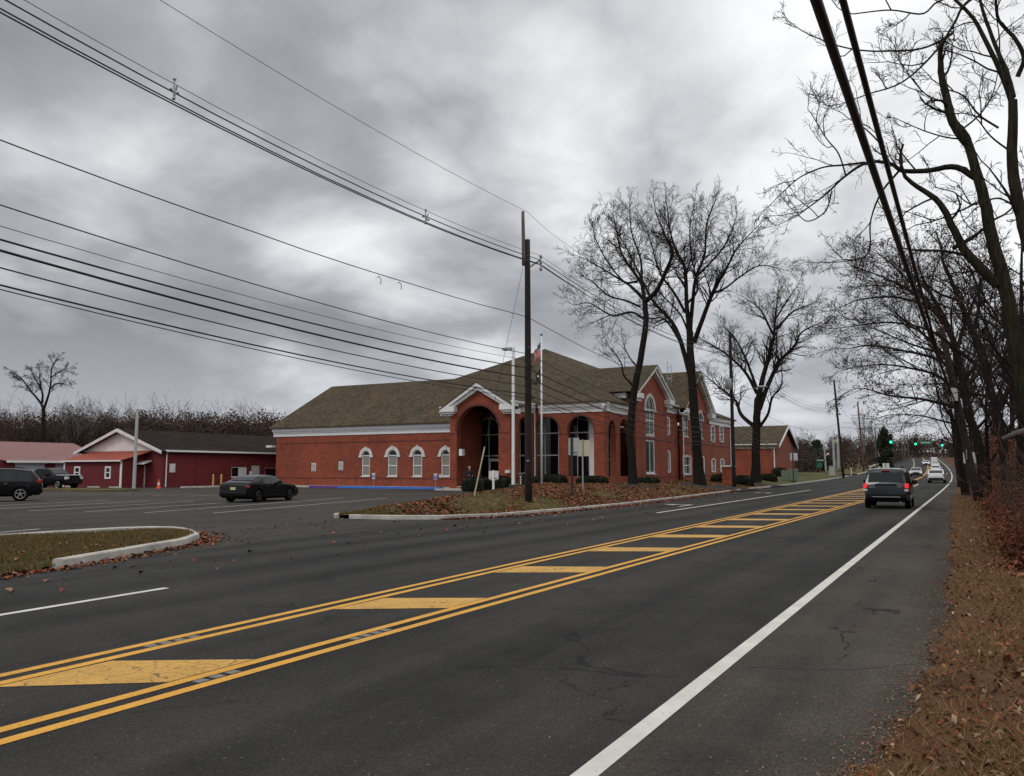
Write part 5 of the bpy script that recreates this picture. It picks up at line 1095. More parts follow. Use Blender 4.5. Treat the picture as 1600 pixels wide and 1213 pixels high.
# monument pier by the second tree
c = PX(1138.5, 745, -18.6); zc = leftz(-18.6, c.y); MO = thing('brick_monument', 'low brick monument with white cap beside the bare tree and transformer pole', 'monument', (-18.6, c.y, zc))
MB().box(-.45, .45, 0, 1.55, -.5, .5).build('brick_pier', MT['brick'], MO); MB().box(-.55, .55, 1.552, 1.68, -.6, .6).build('cap', MT['stone_trim'], MO)
# bins, mailbox-like bins
for px, lab in ((815.5, 'left black bin with white vertical lettering by the hedge'), (823.5, 'right black bin with white vertical lettering by the hedge')):
    c = PY(px, 745, 55.8); T = thing('litter_bin', lab, 'litter bin', (c.x, 55.8, leftz(c.x, 55.8))); MB().box(-.17, .17, 0, .95, -.2, .2).build('body', MT['black_metal'], T, bevel=.02); MB().box(-.19, .19, .955, 1.02, -.22, .22).build('lid', MT['grey_metal'], T)
    l_ = MB()
    for k in range(6): l_.box(-.06, .05, .18 + k * .11, .25 + k * .11, -.215, -.202)
    l_.build('lettering', MT['sign_white'], T)
c = PY(791, 737, 57.2); o = MB().box(-.2, .2, -.12, .12, -.1, .1).build('utility_box', MT['sign_white']); o.location = (c.x, 57.44, c.z); tag(o, 'small white box fixed to the right pier of the entrance arch', 'utility box')
# ================================================================ TREES
class Wood:
    def __init__(s): s.b = {}
    def add(s, pts, rad, sides):
        pts = np.asarray(pts, float); s.b.setdefault((len(pts), sides), []).append((pts, np.asarray(rad, float)))
    def arrays(s):
        Vs = []; Fs = []; off = 0
        for (n, k), L in s.b.items():
            P = np.stack([a for a, _ in L]); Rr = np.stack([b for _, b in L]); M = len(L)
            T = np.empty_like(P); T[:, 1:-1] = P[:, 2:] - P[:, :-2]; T[:, 0] = P[:, 1] - P[:, 0]; T[:, -1] = P[:, -1] - P[:, -2]
            T /= np.linalg.norm(T, axis=2, keepdims=True) + 1e-9
            mean = P[:, -1] - P[:, 0]; ref = np.where(np.abs(mean[:, 2:3]) > .8 * np.linalg.norm(mean, axis=1, keepdims=True), np.array([[1., .1, 0]]), np.array([[.05, .1, 1.]]))
            U = np.cross(T, ref[:, None, :]); U /= np.linalg.norm(U, axis=2, keepdims=True) + 1e-9; W = np.cross(T, U)
            ang = np.arange(k) * 2 * np.pi / k
            V = P[:, :, None, :] + Rr[:, :, None, None] * (U[:, :, None, :] * np.cos(ang)[None, None, :, None] + W[:, :, None, :] * np.sin(ang)[None, None, :, None])
            Vs.append(V.reshape(-1, 3)); m = np.arange(M)[:, None, None] * n * k; i = np.arange(n - 1)[None, :, None] * k; j = np.arange(k)[None, None, :]
            a = m + i + j; b = m + i + (j + 1) % k
            Fs.append(np.stack([a, b, b + k, a + k], -1).reshape(-1, 4) + off); off += M * n * k
        return np.concatenate(Vs), np.concatenate(Fs)
    def build(s, name, m, parent=None, smooth=True):
        V, F = s.arrays()
        if parent is not None: V = V - np.array(parent.location)
        return np_mesh(name, V, F, m, parent, smooth)
def unit(v): return v / (np.linalg.norm(v) + 1e-9)
def perp_dir(d, ang, rng):
    r = rng.normal(size=3); r -= d * r.dot(d); r = unit(r); return unit(d * math.cos(ang) + r * math.sin(ang))
def grow(W, p, d, L, r, lev, rng, up=.25, wig=.22, rmin=.006, tips=None, den=1.0, sag=0, flat=None):
    n = 6 if lev > 1 else (5 if lev == 1 else 4); pts = [p]; seg = L / (n - 1)
    for i in range(n - 1):
        d = unit(d + rng.normal(0, wig, 3) * (.7 if lev else 1) + np.array([0, 0, up * .35 - sag * .2])); pts.append(pts[-1] + d * seg)
    pts = np.array(pts); rad = np.linspace(r, max(r * .42, rmin * .8), n)
    W.add(pts, rad, 5 if lev > 1 else 3)
    if lev <= 0:
        if tips is not None: tips.append(pts[-1])
        return
    cnt = max(2, int((4.2 + 2.6 * rng.random()) * den * (1.25 if lev == 1 else 1.0)))
    for k in range(cnt):
        t = .22 + .78 * (k + rng.random()) / cnt; i = min(int(t * (n - 1)), n - 2); f = t * (n - 1) - i; q = pts[i] * (1 - f) + pts[i + 1] * f
        dd = unit(pts[i + 1] - pts[i]); nd = perp_dir(dd, rng.uniform(.45, 1.0), rng)
        if flat is not None: nd = unit(nd - flat * nd.dot(flat) * .5)
        grow(W, q, nd, L * rng.uniform(.38, .62) * (1.05 - .4 * t), max(r * (1 - .6 * t) * .55, rmin), lev - 1, rng, up, wig, rmin, tips, den, sag, flat)
def smooth_line(P, n):
    P = np.asarray(P, float); m = len(P)
    if m < 3: t = np.linspace(0, 1, n)[:, None]; return P[0] * (1 - t) + P[-1] * t
    out_ = []; Q = np.vstack([2 * P[0] - P[1], P, 2 * P[-1] - P[-2]])
    for s in np.linspace(0, m - 1 - 1e-6, n):
        i = int(s); t = s - i; a, b, c, d = Q[i], Q[i + 1], Q[i + 2], Q[i + 3]
        out_.append(.5 * ((2 * b) + (-a + c) * t + (2 * a - 5 * b + 4 * c - d) * t * t + (-a + 3 * b - 3 * c + d) * t ** 3))
    return np.array(out_)
def px_tree(name_lab, base_px, Y, limbs, rng_seed, group=None, mats=('bark', 'twig'), lev=3, den=1.0, clen=1.0, zb=None, up=.25, rmin=.007, leaves=0, sag=0, kinkpx=None, cat='tree', start=.3, wig=.2):
    """limbs: (pixel polyline, r0 px, r1 px, depth slope, twig?)  first is the trunk"""
    rng = np.random.default_rng(rng_seed)
    pb = PY(*base_px, Y); zb = pb.z if zb is None else zb
    T = thing('bare_tree', name_lab, cat, (pb.x, Y, zb), 0, group)
    tr = Wood(); cr = Wood(); tips = []
    x0 = limbs[0][0][0][0]
    for li, lb in enumerate(limbs):
        px, r0, r1, slope, tw = lb[:5]; off0 = lb[5] if len(lb) > 5 else 0
        P = []; q0 = px[0]; tot = 0
        for i, q in enumerate(px):
            if i: tot += math.hypot(q[0] - px[i - 1][0], q[1] - px[i - 1][1])
            D = Y / _ray(*q).y; dY = slope * tot * D / FPX + off0
            v = PY(q[0], q[1], Y + dY); P.append((v.x, v.y, v.z))
        if li == 0: P[0] = (P[0][0], P[0][1], zb - .3)
        n = max(10, len(px) * 4); S = smooth_line(P, n); k = (Y / _ray(*px[0]).y) / FPX
        jit = rng.normal(0, 1, S.shape) * (r0 + r1) * .5 * k * .05; jit[0] = 0; S = S + jit
        rad = np.linspace(r0 * k, max(r1 * k, .012), n)
        if li == 0: rad[:3] *= np.array([1.45, 1.18, 1.05])
        tr.add(S, rad, 9 if r0 * k > .15 else 6)
        if tw:
            segl = np.linalg.norm(np.diff(S, axis=0), axis=1); Ltot = segl.sum(); cum = np.concatenate([[0], np.cumsum(segl)])
            cnt = int(Ltot * 1.15 * tw * den)
            for c in range(cnt):
                t = start + (1 - start) * (c + rng.random()) / cnt; s = t * Ltot; i = min(np.searchsorted(cum, s) - 1, n - 2); i = max(i, 0); f = (s - cum[i]) / (segl[i] + 1e-9)
                q = S[i] * (1 - f) + S[i + 1] * f; dd = unit(S[i + 1] - S[i]); nd = perp_dir(dd, rng.uniform(.5, 1.05), rng); nd = unit(nd + np.array([0, 0, up * .8]))
                L = clen * rng.uniform(.9, 2.1) * (1.15 - .45 * t); grow(cr, q, nd, L, max(rad[i] * .38, .014), lev - 1, rng, up, wig, rmin, tips, 1.0, sag)
            dd = unit(S[-1] - S[-2]); grow(cr, S[-1], dd, clen * 1.3, rad[-1], lev - 1, rng, up, wig, rmin, tips, 1.2, sag)
    tr.build('trunk', MT[mats[0]], T); cr.build('crown', MT[mats[1]], T)
    if leaves and tips:
        tp = np.array(tips); k = rng.integers(0, len(tp), leaves); c = tp[k] + rng.normal(0, .06, (leaves, 3)); 
        n = leaves; a = rng.normal(size=(n, 3)); a /= np.linalg.norm(a, axis=1, keepdims=True); b = rng.normal(size=(n, 3)); b = np.cross(a, b); b /= np.linalg.norm(b, axis=1, keepdims=True); s = .055
        V = np.stack([c - a * s, c - b * s * .7, c + a * s, c + b * s * .7], 1).reshape(-1, 3) - np.array(T.location); np_mesh('dead_leaves', V, np.arange(4 * n).reshape(n, 4), MT['hanging_leaves'], T)
    return T
BT = 'tall bare trees in front of the brick building'
px_tree('leaning bare tree with narrow trunk nearest the arcade corner', (989, 762), 51, [
    ([(989, 760), (987, 711), (984, 679), (989, 626), (994, 594), (1001, 560), (1009, 504), (1007, 471)], 6.9, 4.2, 0, 0),
    ([(1007, 472), (1003, 445), (992, 428), (972, 398), (964, 364), (958, 336)], 3.6, .6, .25, 1.5),
    ([(1007, 473), (1026, 454), (1042, 420), (1051, 392), (1037, 364), (1024, 330)], 4.2, .6, -.3, 1.4),
    ([(1003, 448), (1001, 406), (987, 364), (984, 324)], 2.2, .5, .1, 1.5, .1),
    ([(1006, 468), (986, 448), (964, 434), (936, 417), (910, 403)], 2.6, .5, -.35, 1.4),
    ([(1007, 499), (986, 488), (956, 493), (922, 474), (897, 477)], 2.4, .5, .3, 1.4),
    ([(996, 440), (975, 440), (950, 410), (930, 372), (925, 345)], 1.9, .4, .45, 1.4),
    ([(1001, 480), (978, 470), (950, 462), (925, 440), (905, 430)], 1.9, .4, -.2, 1.2),
    ([(991, 605), (975, 587), (970, 566), (953, 543)], 1.9, .5, -.3, .7),
    ([(996, 574), (986, 562), (977, 545), (974, 530)], 1.6, .4, .3, .7),
    ], 11, BT, den=2.7, clen=1.3, zb=.62, rmin=.0070, wig=.26, up=.1)
px_tree('largest bare tree with three upright limbs in front of the second gable', (1092, 756), 63, [
    ([(1093, 756), (1088, 690), (1082, 604), (1079, 561), (1077, 518)], 8.2, 5.3, 0, 0),
    ([(1078, 585), (1063, 532), (1048, 501), (1020, 470), (1003, 437), (981, 392), (962, 360)], 4.2, .6, .2, 1.1),
    ([(1077, 518), (1073, 476), (1070, 420), (1058, 396), (1047, 362), (1042, 320)], 4.0, .6, -.15, 1.3),
    ([(1078, 518), (1082, 476), (1087, 434), (1101, 398), (1104, 350), (1117, 316)], 3.6, .6, .2, 1.3),
    ([(1084, 536), (1104, 482), (1118, 448), (1132, 426), (1149, 392), (1175, 362)], 3.9, .6, -.2, 1.2),
    ([(1114, 458), (1132, 451), (1160, 430), (1188, 415), (1214, 419)], 2.0, .5, .3, 1.4),
    ([(1071, 489), (1054, 459), (1031, 426), (1020, 390), (1008, 350)], 2.4, .5, -.3, 1.3),
    ([(1073, 476), (1090, 450), (1080, 400), (1078, 350), (1085, 322)], 2.0, .5, .5, 1.3),
    ([(1066, 540), (1040, 500), (1018, 498), (1000, 496)], 1.9, .5, -.5, 1.0),
    ([(1087, 434), (1120, 400), (1140, 370), (1150, 340)], 1.8, .5, -.4, 1.3),
    ([(1076, 520), (1062, 490), (1035, 462), (1015, 440)], 1.8, .5, .4, 1.1),
    ], 12, BT, den=2.7, clen=1.4, zb=.68, rmin=.0080, wig=.26, up=.1)
px_tree('shorter spreading bare tree beyond the transformer pole', (1180, 748), 82, [
    ([(1180, 748), (1181, 700), (1182, 660), (1184, 622)], 7, 5.4, 0, 0),
    ([(1184, 626), (1192, 590), (1203, 552), (1209, 525), (1211, 500), (1214, 468)], 4.6, .6, 0, 1.5),
    ([(1186, 640), (1200, 602), (1218, 566), (1242, 540), (1252, 520), (1280, 505)], 4.2, .6, .2, 1.4),
    ([(1183, 615), (1163, 580), (1130, 550), (1100, 533)], 3.0, .5, -.2, 1.5),
    ([(1180, 668), (1158, 648), (1149, 626), (1122, 604), (1098, 583)], 3.6, .5, .2, 1.4),
    ([(1188, 666), (1200, 647), (1207, 621), (1221, 602), (1221, 574)], 2.6, .5, -.3, .7),
    ([(1208, 523), (1188, 484), (1167, 468)], 2.0, .5, .3, 1.6), ([(1214, 514), (1238, 488), (1266, 476)], 2.0, .5, -.3, 1.6),
    ([(1182, 606), (1165, 560), (1148, 528), (1130, 510)], 2.4, .5, .4, 1.3), ([(1211, 500), (1230, 470), (1240, 455)], 1.6, .5, .2, 1.5),
    ], 13, BT, den=2.3, clen=1.55, zb=.8, rmin=.0092, wig=.26, up=.1)
# mulch rings and low shrubs round the trees
def mound(x, y, rx, ry, h, m, name='mulch_bed', kind='structure'):
    z = leftz(x, y); mb = MB(); n = 22; vs = [(x, y, z + h)]
    for rr_, hh in ((.5, .8), (1.0, .0)):
        for k in range(n): a = 2 * math.pi * k / n; j = 1 + .12 * math.sin(3 * a + x); vs.append((x + rx * rr_ * j * math.cos(a), y + ry * rr_ * j * math.sin(a), leftz(x + rx * rr_ * j * math.cos(a), y) - .05 + h * hh + (.0 if hh else 0)))
    fs = [(0, 1 + k, 1 + (k + 1) % n) for k in range(n)] + [(1 + k, 1 + n + k, 1 + n + (k + 1) % n, 1 + (k + 1) % n) for k in range(n)]
    mb.add(vs, fs); o = mb.build(name, m, None, True); o['kind'] = kind; return o
for (px, py, Y, rx, ry) in ((989, 760, 51, 2.3, 2.0), (1092, 756, 63, 3.2, 3.6), (1180, 748, 82, 2.6, 5), (1140, 752, 68, 2.2, 3)): q = PY(px, py, Y); mound(q.x, Y, rx, ry, .14, MT['mulch'])

def leaf_cloud(n, cen, rad, rng, s=.06, shell=.55, flat=1.0):
    d = rng.normal(size=(n, 3)); d /= np.linalg.norm(d, axis=1, keepdims=True); rr_ = (shell + (1 - shell) * rng.random(n) ** .6) ** 1.0
    c = np.asarray(cen) + d * np.asarray(rad) * rr_[:, None]
    a = rng.normal(size=(n, 3)); a /= np.linalg.norm(a, axis=1, keepdims=True); b = np.cross(a, rng.normal(size=(n, 3))); b /= np.linalg.norm(b, axis=1, keepdims=True); ss = s * rng.uniform(.6, 1.5, (n, 1))
    return np.stack([c - a * ss, c - b * ss * .7, c + a * ss, c + b * ss * .7], 1).reshape(-1, 3)
def hedge(x, y, w_, d_, h_, lab, m='hedge_leaves', seed=1, n=2600, s=.06, name='hedge', cat='hedge', core='hedge_leaves'):
    rng = np.random.default_rng(seed); z = leftz(x, y) - .05; T = thing(name, lab, cat, (x, y, z), 0)
    # boxy rounded bush: points on a superellipsoid
    d = rng.normal(size=(n, 3)); d[:, 2] = np.abs(d[:, 2]) ; p = 4; k = (np.abs(d) ** p).sum(1) ** (1 / p); d /= k[:, None]
    c = d * np.array([w_ / 2, d_ / 2, h_]) * rng.uniform(.86, 1.03, (n, 1)); a = rng.normal(size=(n, 3)); a /= np.linalg.norm(a, axis=1, keepdims=True); b = np.cross(a, rng.normal(size=(n, 3))); b /= np.linalg.norm(b, axis=1, keepdims=True)
    V = np.stack([c - a * s, c - b * s * .7, c + a * s, c + b * s * .7], 1).reshape(-1, 3); np_mesh('foliage', V, np.arange(4 * n).reshape(n, 4), MT[m], T)
    MB().box(-w_ * .43, w_ * .43, -.1, h_ * .85, -d_ * .4, d_ * .4).build('stems', MT[core], T, bevel=.08)
    return T
def hedge_px(x0, x1, ytop, Y, lab, seed, **k):
    a = PY(x0, 745, Y).x; b = PY(x1, 745, Y).x; zt = PY((x0 + x1) / 2, ytop, Y).z; c = (a + b) / 2; return hedge(c, Y, b - a, 1.5, zt - leftz(c, Y), lab, seed=seed, **k)
hedge_px(726, 764, 744, 54.6, 'dark clipped hedge in front of the entrance arch, left of the notice panel', 1); hedge_px(765, 797, 743, 55.4, 'dark clipped hedge between the notice panel and the white lamp post', 2)
hedge_px(836, 884, 741, 58.5, 'wide dark hedge under the first arcade arch behind the flagpole', 3, n=3400); hedge_px(903, 948, 743, 59, 'low dark hedge under the corner arch of the arcade', 4)
for k, (px, Y, h_, lab) in enumerate(((1010, 60, .5, 'low dark shrub at the foot of the first tall gable'), (1128, 74, .8, 'dark shrub left of the brick monument'), (1160, 76, .9, 'dark shrub right of the brick monument'), (1200, 92, .8, 'dark shrub beneath the spreading tree'), (1218, 110, 1.2, 'dark shrub at the corner of the far brick block'))):
    q = PY(px, 745, Y); hedge(q.x, Y, 1.9, 1.4, h_, lab, seed=20 + k, n=1500, s=.07, name='shrub', cat='shrub')

# ---- generic bare trees (shared meshes)
def generic(seed, H=14., r0=.24, lean=(0, 0), lev=3, nl=9, den=.8, spread=1.0, first=.3, rmin=.014):
    rng = np.random.default_rng(seed); W = Wood(); C_ = Wood(); n = 12
    P = [np.zeros(3)]; d = unit(np.array([lean[0], lean[1], 1.]))
    for i in range(n - 1): d = unit(d + rng.normal(0, .06, 3) + np.array([lean[0] * .05, lean[1] * .05, .05])); P.append(P[-1] + d * H * .82 / (n - 1))
    P = np.array(P); rad = np.linspace(r0, r0 * .16, n); rad[0] *= 1.4; W.add(P, rad, 7)
    for k in range(nl):
        t = first + (1 - first) * (k + rng.random() * .6) / nl; i = min(int(t * (n - 1)), n - 2); q = P[i]; a = k * 2.4 + rng.random(); el = rng.uniform(.45, .9)
        dd = unit(np.array([math.cos(a) * math.sin(el) * spread, math.sin(a) * math.sin(el) * spread, math.cos(el)])); L = H * (.42 - .2 * t) * rng.uniform(.8, 1.2)
        m = 7; pts = [q]; 
        for j in range(m - 1): dd = unit(dd + rng.normal(0, .13, 3) + np.array([0, 0, .06])); pts.append(pts[-1] + dd * L / (m - 1))
        pts = np.array(pts); rr_ = np.linspace(rad[i] * .55, .025, m); W.add(pts, rr_, 5)
        for c in range(int(7 * den) + 2):
            tt = .25 + .75 * (c + rng.random()) / (int(7 * den) + 2); ii = min(int(tt * (m - 1)), m - 2); nd = perp_dir(unit(pts[ii + 1] - pts[ii]), rng.uniform(.4, 1), rng); grow(C_, pts[ii], unit(nd + np.array([0, 0, .2])), L * rng.uniform(.3, .5), .03, lev - 1, rng, .25, .2, rmin, None, den)
    return W.arrays(), C_.arrays()
def mesh_of(name, arr, m, smooth=True):
    o = np_mesh(name, arr[0], arr[1], m, None, smooth); return o
GEN = []
for k, kw in enumerate((dict(seed=31, H=15, lean=(-.05, 0)), dict(seed=32, H=17, lean=(-.18, -.05), nl=11), dict(seed=33, H=12, r0=.17, nl=8), dict(seed=34, H=18, lean=(.05, 0), first=.45, nl=9))):
    GEN.append(generic(**kw))
PROTO = {}
def place_tree(k, x, y, z, s, rz_, lab, group, mats=('bark', 'twig'), sz=None, nm='bare_tree'):
    T = thing(nm, lab, 'tree', (x, y, z), rz_, group); T.scale = (s, s, sz or s)
    key = (k, mats)
    if key not in PROTO:
        a = mesh_of('trunk', GEN[k][0], MT[mats[0]]); b = mesh_of('crown', GEN[k][1], MT[mats[1]]); PROTO[key] = (a.data, b.data); a.parent = T; b.parent = T
    else:
        for nm_, me in zip(('trunk', 'crown'), PROTO[key]):
            o = bpy.data.objects.new(nm_, me); col.objects.link(o); o.parent = T
    return T
# right-hand woods
RT = 'bare trees crowding the right-hand woods'
rng = np.random.default_rng(5)
spots = [(1508, 62, 1, 0.95, 'straight up behind the white sign pair'), (1598, 42, 3, 0.85, 'close to the right edge of the photo'), (1614, 52, 0, 1.0, 'at the right edge behind the broken-topped tree'), (1630, 38, 2, 1.0, 'half outside the right edge of the photo'), (1500, 88, 0, 0.95, 'beyond the white sign pair by the side street'), (1515, 96, 3, 1, 'in the back row behind the white sign pair'), (1580, 84, 3, 1.1, 'in the back row near the right edge'), (1498, 128, 1, 0.9, 'across the side street, left of the sign pair'), (1512, 140, 0, 1.1, 'across the side street behind the sign pair'), (1570, 125, 0, 1.2, 'farthest back near the right edge'), (1590, 30, 2, 0.7, 'young thin one in the near brush'), (1545, 43, 2, 0.7, 'young thin one just right of the pole')]
for i, (px_, y, k, s, w_) in enumerate(spots):
    x = PY(px_, 740, y).x
    place_tree(k, x, y, float(verge_z(np.array(x), np.array(y))) - .05, s, math.radians(rng.uniform(-35, 35)), 'bare woodland tree on the right, ' + w_, RT)
# big broken tree
px_tree('big broken-topped tree leaning out from the right edge with a torn bare stub', (1650, 800), 22, [
    ([(1652, 790), (1625, 700), (1603, 620), (1587, 534), (1570, 444), (1551, 378), (1538, 311), (1526, 270), (1511, 218), (1489, 191)], 14.5, 6.0, 0, 0),
    ([(1511, 222), (1489, 191), (1478, 150), (1470, 113)], 8.0, 5.2, 0, .8),
    ([(1524, 278), (1492, 261), (1449, 267), (1410, 267), (1391, 256), (1356, 254), (1320, 276), (1289, 305), (1250, 334)], 5.0, .9, -.1, .9),
    ([(1351, 254), (1320, 258), (1285, 262), (1249, 278), (1216, 307)], 1.8, .5, .2, .9),
    ([(1322, 276), (1310, 240), (1290, 215), (1268, 178)], 1.4, .4, .2, .8), ([(1391, 256), (1375, 225), (1350, 200), (1325, 185)], 1.5, .4, -.3, .8),
    ([(1405, 267), (1376, 303), (1360, 347), (1356, 398), (1310, 410)], 1.8, .5, .2, .9), ([(1300, 298), (1290, 330), (1262, 346), (1242, 330)], 1.2, .4, .1, .8),
    ([(1559, 446), (1511, 396), (1489, 356), (1467, 316), (1424, 286)], 8.5, 3.6, -.1, .5),
    ([(1489, 388), (1520, 371), (1543, 352)], 3.6, 2.0, .1, .5), ([(1538, 311), (1500, 330), (1460, 345), (1430, 352)], 1.6, .4, -.2, .9),
    ([(1511, 218), (1480, 215), (1445, 205), (1410, 190)], 1.5, .4, .3, 1), ([(1500, 205), (1530, 180), (1550, 150), (1560, 110)], 1.5, .4, .3, 1), ([(1478, 160), (1450, 150), (1430, 130), (1412, 105)], 1.2, .4, 0, 1),
    ([(1590, 545), (1540, 500), (1480, 480), (1420, 455), (1370, 440)], 2.2, .5, .2, 1.0), ([(1575, 470), (1540, 430), (1510, 425), (1470, 430)], 1.9, .5, .4, 1.0),
    ], 41, None, mats=('bark_mossy', 'bark_mossy'), lev=3, den=1.8, clen=.8, zb=.2, rmin=.0055, up=.1, wig=.30, start=.22)
px_tree('tall bare tree at the far right edge whose limbs cross the top corner', (1690, 800), 17, [
    ([(1692, 800), (1665, 640), (1640, 480), (1612, 390), (1600, 352), (1583, 268), (1583, 157)], 17, 7.0, 0, 0),
    ([(1583, 165), (1569, 125), (1547, 78), (1520, 28), (1487, -5)], 5, 2.2, 0, 1), ([(1583, 152), (1572, 110), (1562, 88), (1540, 30), (1529, -8)], 4.4, 2.2, .3, 1),
    ([(1590, 120), (1600, 90), (1585, 60), (1560, 30), (1556, -5)], 4, 2, -.2, 1), ([(1600, 350), (1572, 300), (1545, 262)], 3, 1, -.3, .8),
    ([(1530, -10), (1505, 10), (1489, 40), (1458, 85), (1409, 129), (1354, 148)], 2.6, .8, -.2, .6), ([(1478, 60), (1440, 76), (1391, 80), (1347, 79), (1307, 71), (1266, 55)], 1.6, .5, -.1, .6),
    ([(1486, -5), (1462, 5), (1440, 22), (1391, 16), (1333, 22)], 1.6, .5, -.1, .8), ([(1560, 200), (1530, 180), (1505, 150), (1480, 140)], 1.8, .5, .1, 1), ([(1583, 240), (1550, 215), (1530, 190)], 1.6, .5, .2, 1), ([(1596, 330), (1560, 310), (1520, 320), (1490, 300)], 1.6, .5, .2, 1),
    ], 42, None, mats=('bark_mossy', 'bark_mossy'), lev=3, den=1.6, clen=.68, zb=.3, rmin=.005, wig=.30, up=.1, start=.2)
px_tree('wide-crowned tree behind the leaning pole with sweeping drooping branches and a few dead leaves', (1540, 757), 52, [
    ([(1541, 757), (1530, 700), (1514, 645), (1503, 590), (1492, 540), (1476, 500), (1455, 460)], 8, 3.2, 0, .8),
    ([(1516, 650), (1493, 637), (1441, 624), (1394, 619), (1352, 607)], 3.4, .8, -.15, 1.4), ([(1508, 600), (1471, 551), (1429, 513), (1386, 504), (1318, 512)], 3.6, .7, .2, 1.5),
    ([(1495, 548), (1480, 517), (1441, 466), (1386, 436), (1330, 415)], 3.4, .7, -.2, 1.5), ([(1504, 585), (1460, 560), (1410, 548), (1360, 540), (1326, 545)], 3, .7, .3, 1.5),
    ([(1512, 630), (1470, 590), (1420, 575), (1380, 570), (1350, 572)], 2.6, .7, -.3, 1.5), ([(1476, 500), (1430, 450), (1390, 410), (1370, 396)], 2.6, .6, .1, 1.5),
    ([(1480, 510), (1450, 480), (1400, 465), (1345, 468), (1315, 480)], 2.8, .6, 0, 1.5), ([(1521, 668), (1480, 660), (1440, 650), (1405, 648)], 2.2, .6, .2, 1.2),
    ([(1495, 550), (1510, 500), (1530, 450), (1545, 410)], 3.4, .8, .3, 1.2), ([(1455, 462), (1440, 430), (1432, 400)], 2.4, .6, 0, 1.5), ([(1505, 600), (1530, 560), (1560, 520)], 3, .8, .4, 1.2), ([(1470, 552), (1430, 540), (1380, 520), (1335, 500)], 2, .6, .2, 1.5),
    ], 43, None, lev=3, den=1.5, clen=1.7, zb=.3, rmin=.008, leaves=3600, up=.02)
px_tree('dark tree with heavy forked limbs just behind the road edge pole on the right', (1575, 772), 36, [
    ([(1576, 772), (1568, 700), (1556, 640), (1540, 580), (1520, 520), (1500, 470), (1478, 420)], 7.5, 2.8, 0, .8),
    ([(1558, 645), (1580, 600), (1600, 560), (1625, 520)], 5, 2, .2, .8), ([(1540, 580), (1500, 550), (1460, 520), (1420, 505), (1390, 480)], 3.4, .7, -.1, 1.3), ([(1520, 520), (1530, 470), (1520, 430), (1500, 400)], 3.4, .7, .2, 1.2),
    ([(1550, 620), (1520, 615), (1480, 600), (1440, 602)], 2.6, .6, .2, 1.2), ([(1500, 470), (1470, 460), (1440, 440), (1410, 420)], 2.2, .6, 0, 1.3), ([(1565, 690), (1590, 650), (1615, 640)], 3, 1, 0, 1),
    ], 44, None, lev=3, den=1.5, clen=1.3, zb=.3, rmin=.0065, leaves=1200, up=.1)
br_ = MB().tube([PY(1566, 687, 18), PY(1590, 677, 18), PY(1625, 668, 17.6)], [.05, .06, .08], 7).build('broken_branch', MT['grey_wood'], None, True); tag(br_, 'pale bare broken branch jutting in from the right edge above the undergrowth', 'branch')
# undergrowth (stuff)
rng = np.random.default_rng(77)
VV = []
for k in range(560):
    y = 17 + 90 * rng.random() ** 1.25; x = .75 + (1.3 + y * .075) * rng.random() ** 1.0
    h_ = (.45 + .75 * min(1, (x - .7) / 1.5)) * rng.uniform(.7, 1.5) * (1 + max(0, y - 30) * .012); z = float(verge_z(np.array(x), np.array(y)))
    VV.append(leaf_cloud(int(300 - y * 1.6), (x, y, z + h_ * .5), (rng.uniform(.35, .9), rng.uniform(.5, 1.2), h_ * .65), rng, s=.013 + y * .0007, shell=.1))
for k in range(230):
    y = 36 + 120 * rng.random(); x = 1.6 + (1.5 + y * .06) * rng.random(); h_ = rng.uniform(1.5, 5.0); z = float(verge_z(np.array(x), np.array(y)))
    VV.append(leaf_cloud(110, (x, y, z + h_ * .55), (rng.uniform(.8, 1.8), rng.uniform(1, 2.2), h_ * .6), rng, s=.05 + y * .0006, shell=.05))
V = np.concatenate(VV); o = np_mesh('undergrowth', V, np.arange(len(V)).reshape(-1, 4), MT['brush_leaves']); o['kind'] = 'stuff'
W = Wood()
for k in range(2600):
    y = 15 + 90 * rng.random() ** 1.3; x = 1.0 + (1.5 + y * .07) * rng.random(); z = float(verge_z(np.array(x), np.array(y))); d = unit(np.array([abs(rng.normal(0, .35)) - .1, rng.normal(0, .5), 1])); grow(W, np.array([x, y, z]), d, rng.uniform(.6, 2.4) * (1 + max(0, y - 30) * .015), .007 + y * .0002, 1 if k % 3 else 0, rng, -.1, .3, .0035 + y * .00012, None, .8)
W.build('brush_stems', MT['brush_stem'], None)['kind'] = 'stuff'

# ---- woods behind the red buildings (left)
def wood_mass(name, n, xf, yf, hf, zf, m, seed, s=.25, per=120, rx=2.2, trunkm='far_twig', tw=2.0):
    rng = np.random.default_rng(seed); VV = []; W = Wood(); 
    for k in range(n):
        x, y = xf(rng), yf(rng); h_ = hf(rng, x, y); z = zf(x, y)
        VV.append(leaf_cloud(per, (x, y, z + h_ * .5), (rx * rng.uniform(.6, 1.2), rx * rng.uniform(.6, 1.2), h_ * .5), rng, s=s, shell=.02))
        for j in range(int(3 * tw)): grow(W, np.array([x + rng.normal(0, 1), y + rng.normal(0, 1), z]), unit(np.array([rng.normal(0, .12), rng.normal(0, .12), 1])), h_ * rng.uniform(.62, .98), .08, 2, rng, .15, .16, .016, None, .7)
    V = np.concatenate(VV); o = np_mesh(name, V, np.arange(len(V)).reshape(-1, 4), MT[m]); o['kind'] = 'stuff'; o = W.build(name + '_stems', MT[trunkm]); o['kind'] = 'stuff'
island_mat('woods_leaves', [(.060, .034, .022), (.042, .027, .020), (.080, .038, .023), (.034, .024, .019), (.052, .036, .027), (.090, .044, .026)])
